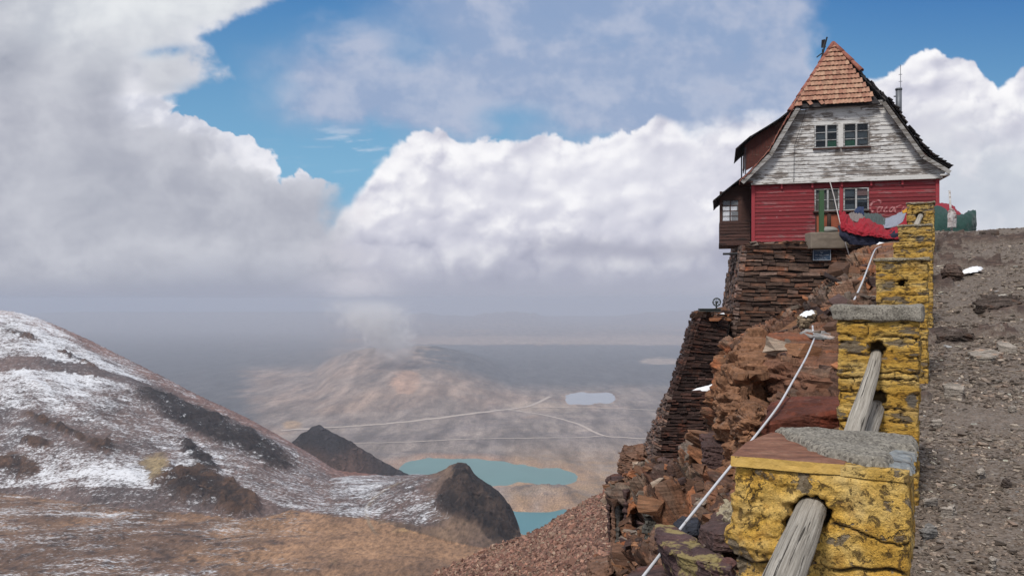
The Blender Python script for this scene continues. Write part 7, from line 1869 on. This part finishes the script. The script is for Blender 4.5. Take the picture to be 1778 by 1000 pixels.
drape('tarpaulin', [[(1455, 392, yb + .5), (1475, 398, yb + .2), (1510, 400, yb), (1545, 402, yb), (1580, 398, yb + .1)], [(1458, 408, yb + .1), (1478, 412, yb - .2), (1510, 413, yb - .3), (1545, 412, yb - .3), (1580, 408, yb - .2)], [(1474, 424, yb + .1), (1480, 425, yb - .2), (1512, 426, yb - .3), (1548, 425, yb - .3), (1582, 420, yb - .2)]], c_navy, 'dark navy tarpaulin at the foot of the heap under the red one', 'tarpaulin', 2, 0.10, group=GT)
drape('tarpaulin', [[(1457, 366, yb + .6), (1468, 370, yb + .4), (1482, 383, yb + .5), (1500, 379, yb + .5), (1520, 388, yb + .5), (1545, 396, yb + .4), (1565, 386, yb + .4), (1584, 352, yb + .3)],
              [(1458, 382, yb + .2), (1470, 384, yb + .1), (1484, 392, yb), (1502, 390, yb - .1), (1522, 396, yb), (1545, 401, yb), (1566, 394, yb + .1), (1584, 372, yb + .1)],
              [(1460, 396, yb + .1), (1474, 396, yb - .1), (1488, 402, yb - .3), (1505, 405, yb - .35), (1524, 408, yb - .35), (1545, 412, yb - .35), (1566, 410, yb - .3), (1584, 398, yb - .2)],
              [(1466, 402, yb + .1), (1478, 405, yb - .2), (1490, 409, yb - .35), (1507, 410, yb - .4), (1526, 413, yb - .4), (1546, 416, yb - .4), (1566, 415, yb - .35), (1584, 404, yb - .25)]], c_red, 'bright red tarpaulin sagging across the heap in front of the chalet', 'tarpaulin', 3, 0.13, 0.6, direction=0.5, group=GT)
drape('cloth', [[(1474, 372, yb + .9), (1482, 369, yb + 1), (1492, 369, yb + 1), (1500, 376, yb + 1)], [(1474, 378, yb + .6), (1484, 378, yb + .6), (1494, 377, yb + .6), (1502, 380, yb + .6)], [(1480, 384, yb + .4), (1486, 386, yb + .3), (1496, 385, yb + .35), (1502, 386, yb + .4)]], c_tan, 'dusty grey brown sheet on top of the red tarpaulin', 'cloth', 4, 0.07, group=GT)
drape('cloth', [[(1484, 366, yb + 1.1), (1491, 360, yb + 1.1), (1500, 360, yb + 1.1)], [(1484, 369, yb + .95), (1492, 367, yb + .9), (1500, 370, yb + .9)], [(1489, 372, yb + .9), (1496, 374, yb + .85), (1501, 378, yb + .85)]], c_blue, 'dark blue cloth bundle below the right lower window', 'cloth', 5, 0.06, group=GT)
drape('tarpaulin', [[(1500, 370, yb + .9), (1512, 372, yb + .9), (1522, 371, yb + .9), (1536, 379, yb + .9)], [(1501, 376, yb + .7), (1513, 378, yb + .6), (1524, 378, yb + .6), (1538, 386, yb + .6)], [(1506, 384, yb + .5), (1516, 388, yb + .4), (1528, 392, yb + .4), (1540, 394, yb + .4)]], c_dgrey, 'dark grey green tarpaulin between the brown sheet and the silver one', 'tarpaulin', 6, 0.08, group=GT)
drape('tarpaulin', [[(1532, 383, yb + .75), (1545, 378, yb + .8), (1560, 371, yb + .8), (1572, 366, yb + .7)], [(1530, 390, yb + .5), (1546, 388, yb + .45), (1561, 381, yb + .5), (1574, 371, yb + .55)], [(1526, 396, yb + .35), (1540, 397, yb + .2), (1556, 393, yb + .25), (1576, 378, yb + .4)]], c_grey, 'silver grey tarpaulin folded over the right end of the heap', 'tarpaulin', 7, 0.07, 0.4, direction=0.9, group=GT)
drape('cloth', [[(1566, 367, yb + .72), (1572, 364, yb + .7), (1580, 358, yb + .6)], [(1568, 371, yb + .6), (1574, 369, yb + .55), (1580, 364, yb + .5)]], c_yel, 'small yellow cloth strip beside the farthest yellow pillar', 'cloth', 8, 0.03, group=GT)
yg = 23.0
drape('tarpaulin', [[(1612, 362, yg + .8), (1626, 358, yg + .9), (1640, 363, yg + 1), (1650, 372, yg + 1), (1668, 373, yg + 1), (1684, 366, yg + 1), (1694, 366, yg + 1)],
              [(1612, 380, yg + .3), (1626, 375, yg + .3), (1640, 374, yg + .3), (1652, 378, yg + .3), (1668, 377, yg + .3), (1684, 374, yg + .4), (1695, 376, yg + .7)],
              [(1612, 395, yg + .1), (1626, 392, yg), (1640, 392, yg), (1652, 393, yg), (1668, 392, yg), (1684, 390, yg + .1), (1694, 390, yg + .6)],
              [(1612, 412, yg), (1626, 410, yg - .1), (1640, 410, yg - .1), (1652, 410, yg - .1), (1668, 410, yg - .1), (1682, 409, yg), (1692, 409, yg + .6)]], c_green, 'dark green tarpaulin over a heap on the skyline behind the white post', 'tarpaulin', 9, 0.07, 1.1, direction=-0.35)
drape('tarpaulin', [[(1620, 357, yg + 1.9), (1634, 354, yg + 2), (1650, 356, yg + 2), (1662, 368, yg + 2)], [(1622, 366, yg + 1.6), (1636, 364, yg + 1.5), (1652, 368, yg + 1.4), (1668, 374, yg + 1.5)], [(1622, 384, yg + 1.5), (1640, 384, yg + 1.3), (1654, 384, yg + 1.2), (1668, 384, yg + 1.4)]], cloth_mat('crimson_tarp', (0.25, 0.010, 0.024)), 'crimson tarpaulin showing behind the dark green one', 'tarpaulin', 10, 0.08)
# ---- white wooden post with a ragged sheet
p0 = at(1653.5, 408, 22.0); p1 = at(1648.5, 331, 22.0)
m_wp = paint_wood('peeling_post', (0.50, 0.49, 0.48), (0.20, 0.13, 0.09), 0.60, 2.0)
post = thing('wooden_post', 'thin peeling white post with a ragged sheet tied on, before the green tarpaulin', 'post', p0)
mb = MB(); mb.tube([p0 - Vector((0, 0, .2)), p0.lerp(p1, .5), p1], [0.030, 0.030, 0.026], 8); adopt(post, mb.build('pole', m_wp, None, True))
o = drape('ragged_sheet', [[(1646.5, 366, 21.9), (1653, 363, 21.85), (1659, 369, 21.9)], [(1645.5, 378, 21.9), (1653, 378, 21.82), (1660.5, 378, 21.9)], [(1645, 396, 21.9), (1652, 395, 21.85), (1660, 395.5, 21.9)]], paint_wood('torn_white_cloth', (0.50, 0.47, 0.46), (0.20, 0.12, 0.11), 0.60, 2.5), None, None, 12, 0.04)
o.location = o.location - post.location; o.parent = post
for k_ in ('label', 'category', 'group'):
    if k_ in o: del o[k_]
# ---- concrete block with the green post, rusty pipe and pale lump
yc = 26.35
c0 = at(1408, 430, yc); c1 = at(1478, 403, yc); blk = thing('concrete_block', 'weathered concrete block on the wall top in front of the orange panels', 'block', Vector(((c0.x + c1.x) / 2, yc + .4, c0.z)))
V, N, F = box_points((c0.x, yc, c0.z - .03), (c1.x, yc + .55, c1.z), 0.03); V, Nn = round_box(V, N, (c0.x, yc, c0.z - .03), (c1.x, yc + .55, c1.z), 0.03); V = V + Nn * (0.018 * fb3(V[:, 0] / .25, V[:, 1] / .25, V[:, 2] / .12, 4, 3))[:, None]
adopt(blk, link('block', np_mesh('block', V, F, True), flat_mat('stained_concrete', (0.21, 0.175, 0.14), 0.95, 0.4, 3)))
g0 = at(1427.5, 404, yc + .25); g1 = at(1426.5, 331, yc + .25); mb = MB(); mb.box((g0.x - .07, g0.y, g0.z - .02), (g0.x + .07, g0.y + .12, g1.z)); mb.box((g0.x - .10, g0.y + .02, g1.z), (g0.x + .10, g0.y + .10, g1.z + .015))
o = mb.build('green_post', paint_wood('old_green_paint', (0.055, 0.115, 0.055), (0.075, 0.06, 0.045), 0.66, 2.0), None, bevel=0.008); settle(o, 'faded green post standing on the concrete block before the left lower window', 'post')
r0_ = at(1439.5, 402, yc + .5); mb = MB(); mb.tube([r0_, at(1439.5, 372, yc + .5)], 0.065, 10); mb.tube([at(1439.5, 374, yc + .5), at(1436, 369, yc + .5), at(1431, 371, yc + .5), at(1430, 378, yc + .5)], 0.03, 8)
o = mb.build('rusty_pipe', flat_mat('rust', (0.045, 0.028, 0.022), 0.9, .4, 12), None, True); settle(o, 'short dark rusty pipe beside the green post', 'pipe')
a = at(1441, 400, yc + .35); o = pebble('sack', a, (0.26, 0.2, 0.13), cloth_mat('pale_sacking', (0.24, 0.24, 0.22)), None, 5, 22); settle(o, 'pale grey sack slumped on the concrete block', 'sack')
# ---- blue plaque
q0 = hwall(1411.5, 452.5, -0.92); q1 = hwall(1442.5, 433.5, -0.92)
pq = thing('plaque', 'small blue metal plaque with a white border on the tall stone wall', 'sign', q0.copy(), None, -HA)
w_, h = (q1 - q0).dot(HX), q1.z - q0.z
m_pb = flat_mat('plaque_blue', (0.030, 0.055, 0.095), 0.5, .3, 8); m_pw = flat_mat('plaque_white', (0.30, 0.33, 0.37), 0.7, .15, 12)
mb = MB(); mb.box((0, -0.02, 0), (w_, 0.12, h)); mb.build('plate', m_pb, pq)
mb = MB(); t = 0.018
for b in (((0, -.026, 0), (w_, -.02, t)), ((0, -.026, h - t), (w_, -.02, h)), ((0, -.025, t), (t, -.02, h - t)), ((w_ - t, -.025, t), (w_, -.02, h - t))): mb.box(*b)
mb.build('border', m_pw, pq)
# emblem and lines of small lettering (illegible in the photograph): worn strokes
rs_ = random.Random(6); mb = MB()
ex, ez = w_ * .49, h * .76
for k in range(7): a = math.pi * (1.05 + 0.9 * k / 6); x, z = ex + .035 * math.cos(a), ez + .045 * math.sin(a) + .02; mb.box((x - .008, -.0245, z - .010), (x + .008, -.02, z + .010))
mb.box((ex - .006, -.0240, ez), (ex + .006, -.0205, ez + .03)); mb.build('emblem', m_pw, pq)
mb = MB()
for row, (fz, x0, x1, hh) in enumerate([(0.905, .15, .80, .016), (0.52, .10, .90, .030), (0.40, .34, .66, .024), (0.24, .12, .88, .018), (0.12, .2, .8, .016)]):
    x = w_ * x0
    while x < w_ * x1:
        l = rs_.uniform(.006, .018)
        if rs_.random() > .25: mb.box((x, -.024 - .0003 * row, h * fz - hh / 2), (x + l, -.0202, h * fz + hh / 2 * rs_.uniform(.4, 1)))
        x += l + .006
mb.build('lettering', m_pw, pq)
# ---- pulley wheel on the buttress
m_ir = flat_mat('grey_iron', (0.055, 0.065, 0.062), 0.6, .3, 15)
pb = at(1214, 537, 24.9); pe = at(1250, 539, 25.0); mb = MB(); mb.box((pb.x, pb.y, pb.z - .07), (pe.x, pb.y + .12, pb.z + .0)); mb.box((pb.x, pb.y - .03, pb.z), (pe.x, pb.y + .15, pb.z + .025))
o = mb.build('steel_beam', m_ir); settle(o, 'short dark steel beam on the buttress top, carrying the pulley', 'beam')
wc = at(1244.5, 524.5, 24.95); pw = thing('pulley_wheel', 'small spoked iron pulley wheel on the steel beam left of the tall wall', 'pulley', Vector((wc.x, wc.y, pb.z + .025)))
r = 0.118; mb = MB(); mb.tube([wc + Vector((r * math.cos(t), 0, r * math.sin(t))) for t in np.linspace(0, 2 * math.pi, 29)], 0.022, 8, False); adopt(pw, mb.build('rim', m_ir, None, True))
mb = MB()
for k in range(4): t = math.pi * k / 4; d = Vector((math.cos(t), 0, math.sin(t))) * r; mb.tube([wc - d, wc + d], 0.008, 5)
adopt(pw, mb.build('spokes', m_ir, None)); mb = MB(); mb.tube([wc - Vector((0, .05, 0)), wc + Vector((0, .05, 0))], 0.035, 12); adopt(pw, mb.build('hub', m_ir, None, True))
mb = MB(); mb.box((wc.x - .022, wc.y + .03, pb.z + .02), (wc.x + .022, wc.y + .05, wc.z)); adopt(pw, mb.build('bracket', m_ir, None))
# ---- white pipe along the edge and the guy rope
m_pipe, n = new_mat('white_plastic_hose'); P = n.tc('Object'); fin_mat(n, n.mix(n.ss(n.noise(P, 7, 5, .7), .55, .68), (0.56, 0.57, 0.60), (0.34, 0.31, 0.28)), 0.5)
def hose(P_, r, label, nm='white_hose', cat='hose', mat=None, res=6, group=None):
    A = np.array([tuple(p) for p in P_]); t = np.linspace(0, len(A) - 1, (len(A) - 1) * res + 1)
    C = [Vector([float(isp(np.array([q]), list(zip(range(len(A)), A[:, k])))[0]) for k in range(3)]) for q in t]
    mb = MB(); mb.tube(C, r, 10); o = mb.build(nm, mat or m_pipe, None, True); return settle(o, label, cat, group)
hose([at(1098, 1025, 3.3), at(1115, 1003, 3.4), at(1197, 898, 3.95), at(1277, 799, 4.55), at(1325, 740, 4.95), at(1352, 704, 5.3), at(1380, 656, 5.9), at(1400, 620, 6.6), at(1414, 588, 7.4)], 0.0075, 'lower length of white hose from the bottom edge up to the pale grey slab', group='white hose along the cliff edge')
hose([at(1411, 566, 9.8), at(1411.5, 572, 9.6), at(1412, 580, 9.2)], 0.011, 'tiny stub of white hose standing above the pale grey slab', group='white hose along the cliff edge')
hose([at(1478, 531, 9.6), at(1484, 519, 10.0), at(1496, 493, 11.4), at(1508, 462, 13.4), at(1516, 441, 15.8), at(1521, 432, 18.2), at(1530, 428, 21.6)], 0.013, 'upper length of white hose climbing the dark ridge to the wall top', group='white hose along the cliff edge')
gw = [hwall(1440, 312, -.24), hwall(1450, 350, -.4), hwall(1459, 388, -.75), hwall(1466, 415, -1.0), hwall(1475.5, 446, -1.2)]
hose(gw, 0.017, 'pale guy rope slanting down from the gable in front of the windows', 'guy_rope', 'rope', flat_mat('pale_rope', (0.48, 0.45, 0.44), 0.9, .2, 30))

# ------------------------------------------------------------------ wisp of cloud low over the valley
Ys_ = 3600.0; a = at(545, 512, Ys_); b = at(775, 640, Ys_)
mb = MB(); mb.box((a.x, Ys_ - 260, b.z), (b.x, Ys_ + 260, a.z))
m_s = bpy.data.materials.new('cloud_wisp'); m_s.use_nodes = True; t_ = m_s.node_tree; t_.nodes.clear(); n = NT(t_)
P = n.tc('Object'); X, Yq, Z = n.sep(P)
c0 = at(660, 575, Ys_)
cx = n.m('ADD', c0.x + 10, n.m('MULTIPLY', n.m('SUBTRACT', Z, c0.z), -0.62))     # leans to the left as it rises
wd = n.lin(Z, b.z, a.z, 95, 290)
rr = n.vm('LENGTH', n.comb(n.m('DIVIDE', n.m('SUBTRACT', X, cx), wd), n.m('DIVIDE', n.m('SUBTRACT', Yq, Ys_), n.m('MULTIPLY', wd, 1.1)), 0.0))
nz = n.noise(P, 0.013, 7, 0.66, 1.1)
den = n.ss(n.m('SUBTRACT', n.m('MULTIPLY', nz, 2.35), n.m('MULTIPLY', rr, 0.85)), 0.52, 1.05)
den = n.m('MULTIPLY', den, n.m('MULTIPLY', n.ss(Z, b.z + 10, b.z + 150), n.ss(Z, a.z - 2, a.z - 130)))
side = n.m('MULTIPLY', n.ss(n.m('ABSOLUTE', n.m('SUBTRACT', Yq, Ys_)), 255, 200), n.m('MULTIPLY', n.ss(X, a.x + 5, a.x + 60), n.ss(X, b.x - 5, b.x - 60)))
den = n.m('MULTIPLY', n.m('MULTIPLY', den, side), 0.016)
pv = t_.nodes.new('ShaderNodeVolumePrincipled'); o_ = t_.nodes.new('ShaderNodeOutputMaterial'); t_.links.new(pv.outputs[0], o_.inputs[1])
pv.inputs['Color'].default_value = (0.97, 0.97, 0.98, 1); n.put(pv.inputs['Density'], den)
m_s.cycles.volume_step_rate = 1.0
o = mb.build('cloud', m_s); o['kind'] = 'stuff'

# ------------------------------------------------------------------ the air
mb = MB(); mb.box((-52000, -60, -480), (38000, 20500, 27))
m_h = bpy.data.materials.new('air'); m_h.use_nodes = True; t_ = m_h.node_tree; t_.nodes.clear()
pv = t_.nodes.new('ShaderNodeVolumePrincipled'); o_ = t_.nodes.new('ShaderNodeOutputMaterial'); t_.links.new(pv.outputs[0], o_.inputs[1])
pv.inputs['Color'].default_value = (0.63, 0.68, 0.79, 1)
pv.inputs['Density'].default_value = 1.3e-4
pv.inputs['Anisotropy'].default_value = 0.0
hz = mb.build('haze', m_h); hz['kind'] = 'stuff'

# every described top-level object is a thing of its own
for o in list(SC.objects):
    if o.parent is None and 'category' in o and 'kind' not in o:
        o['kind'] = 'thing'
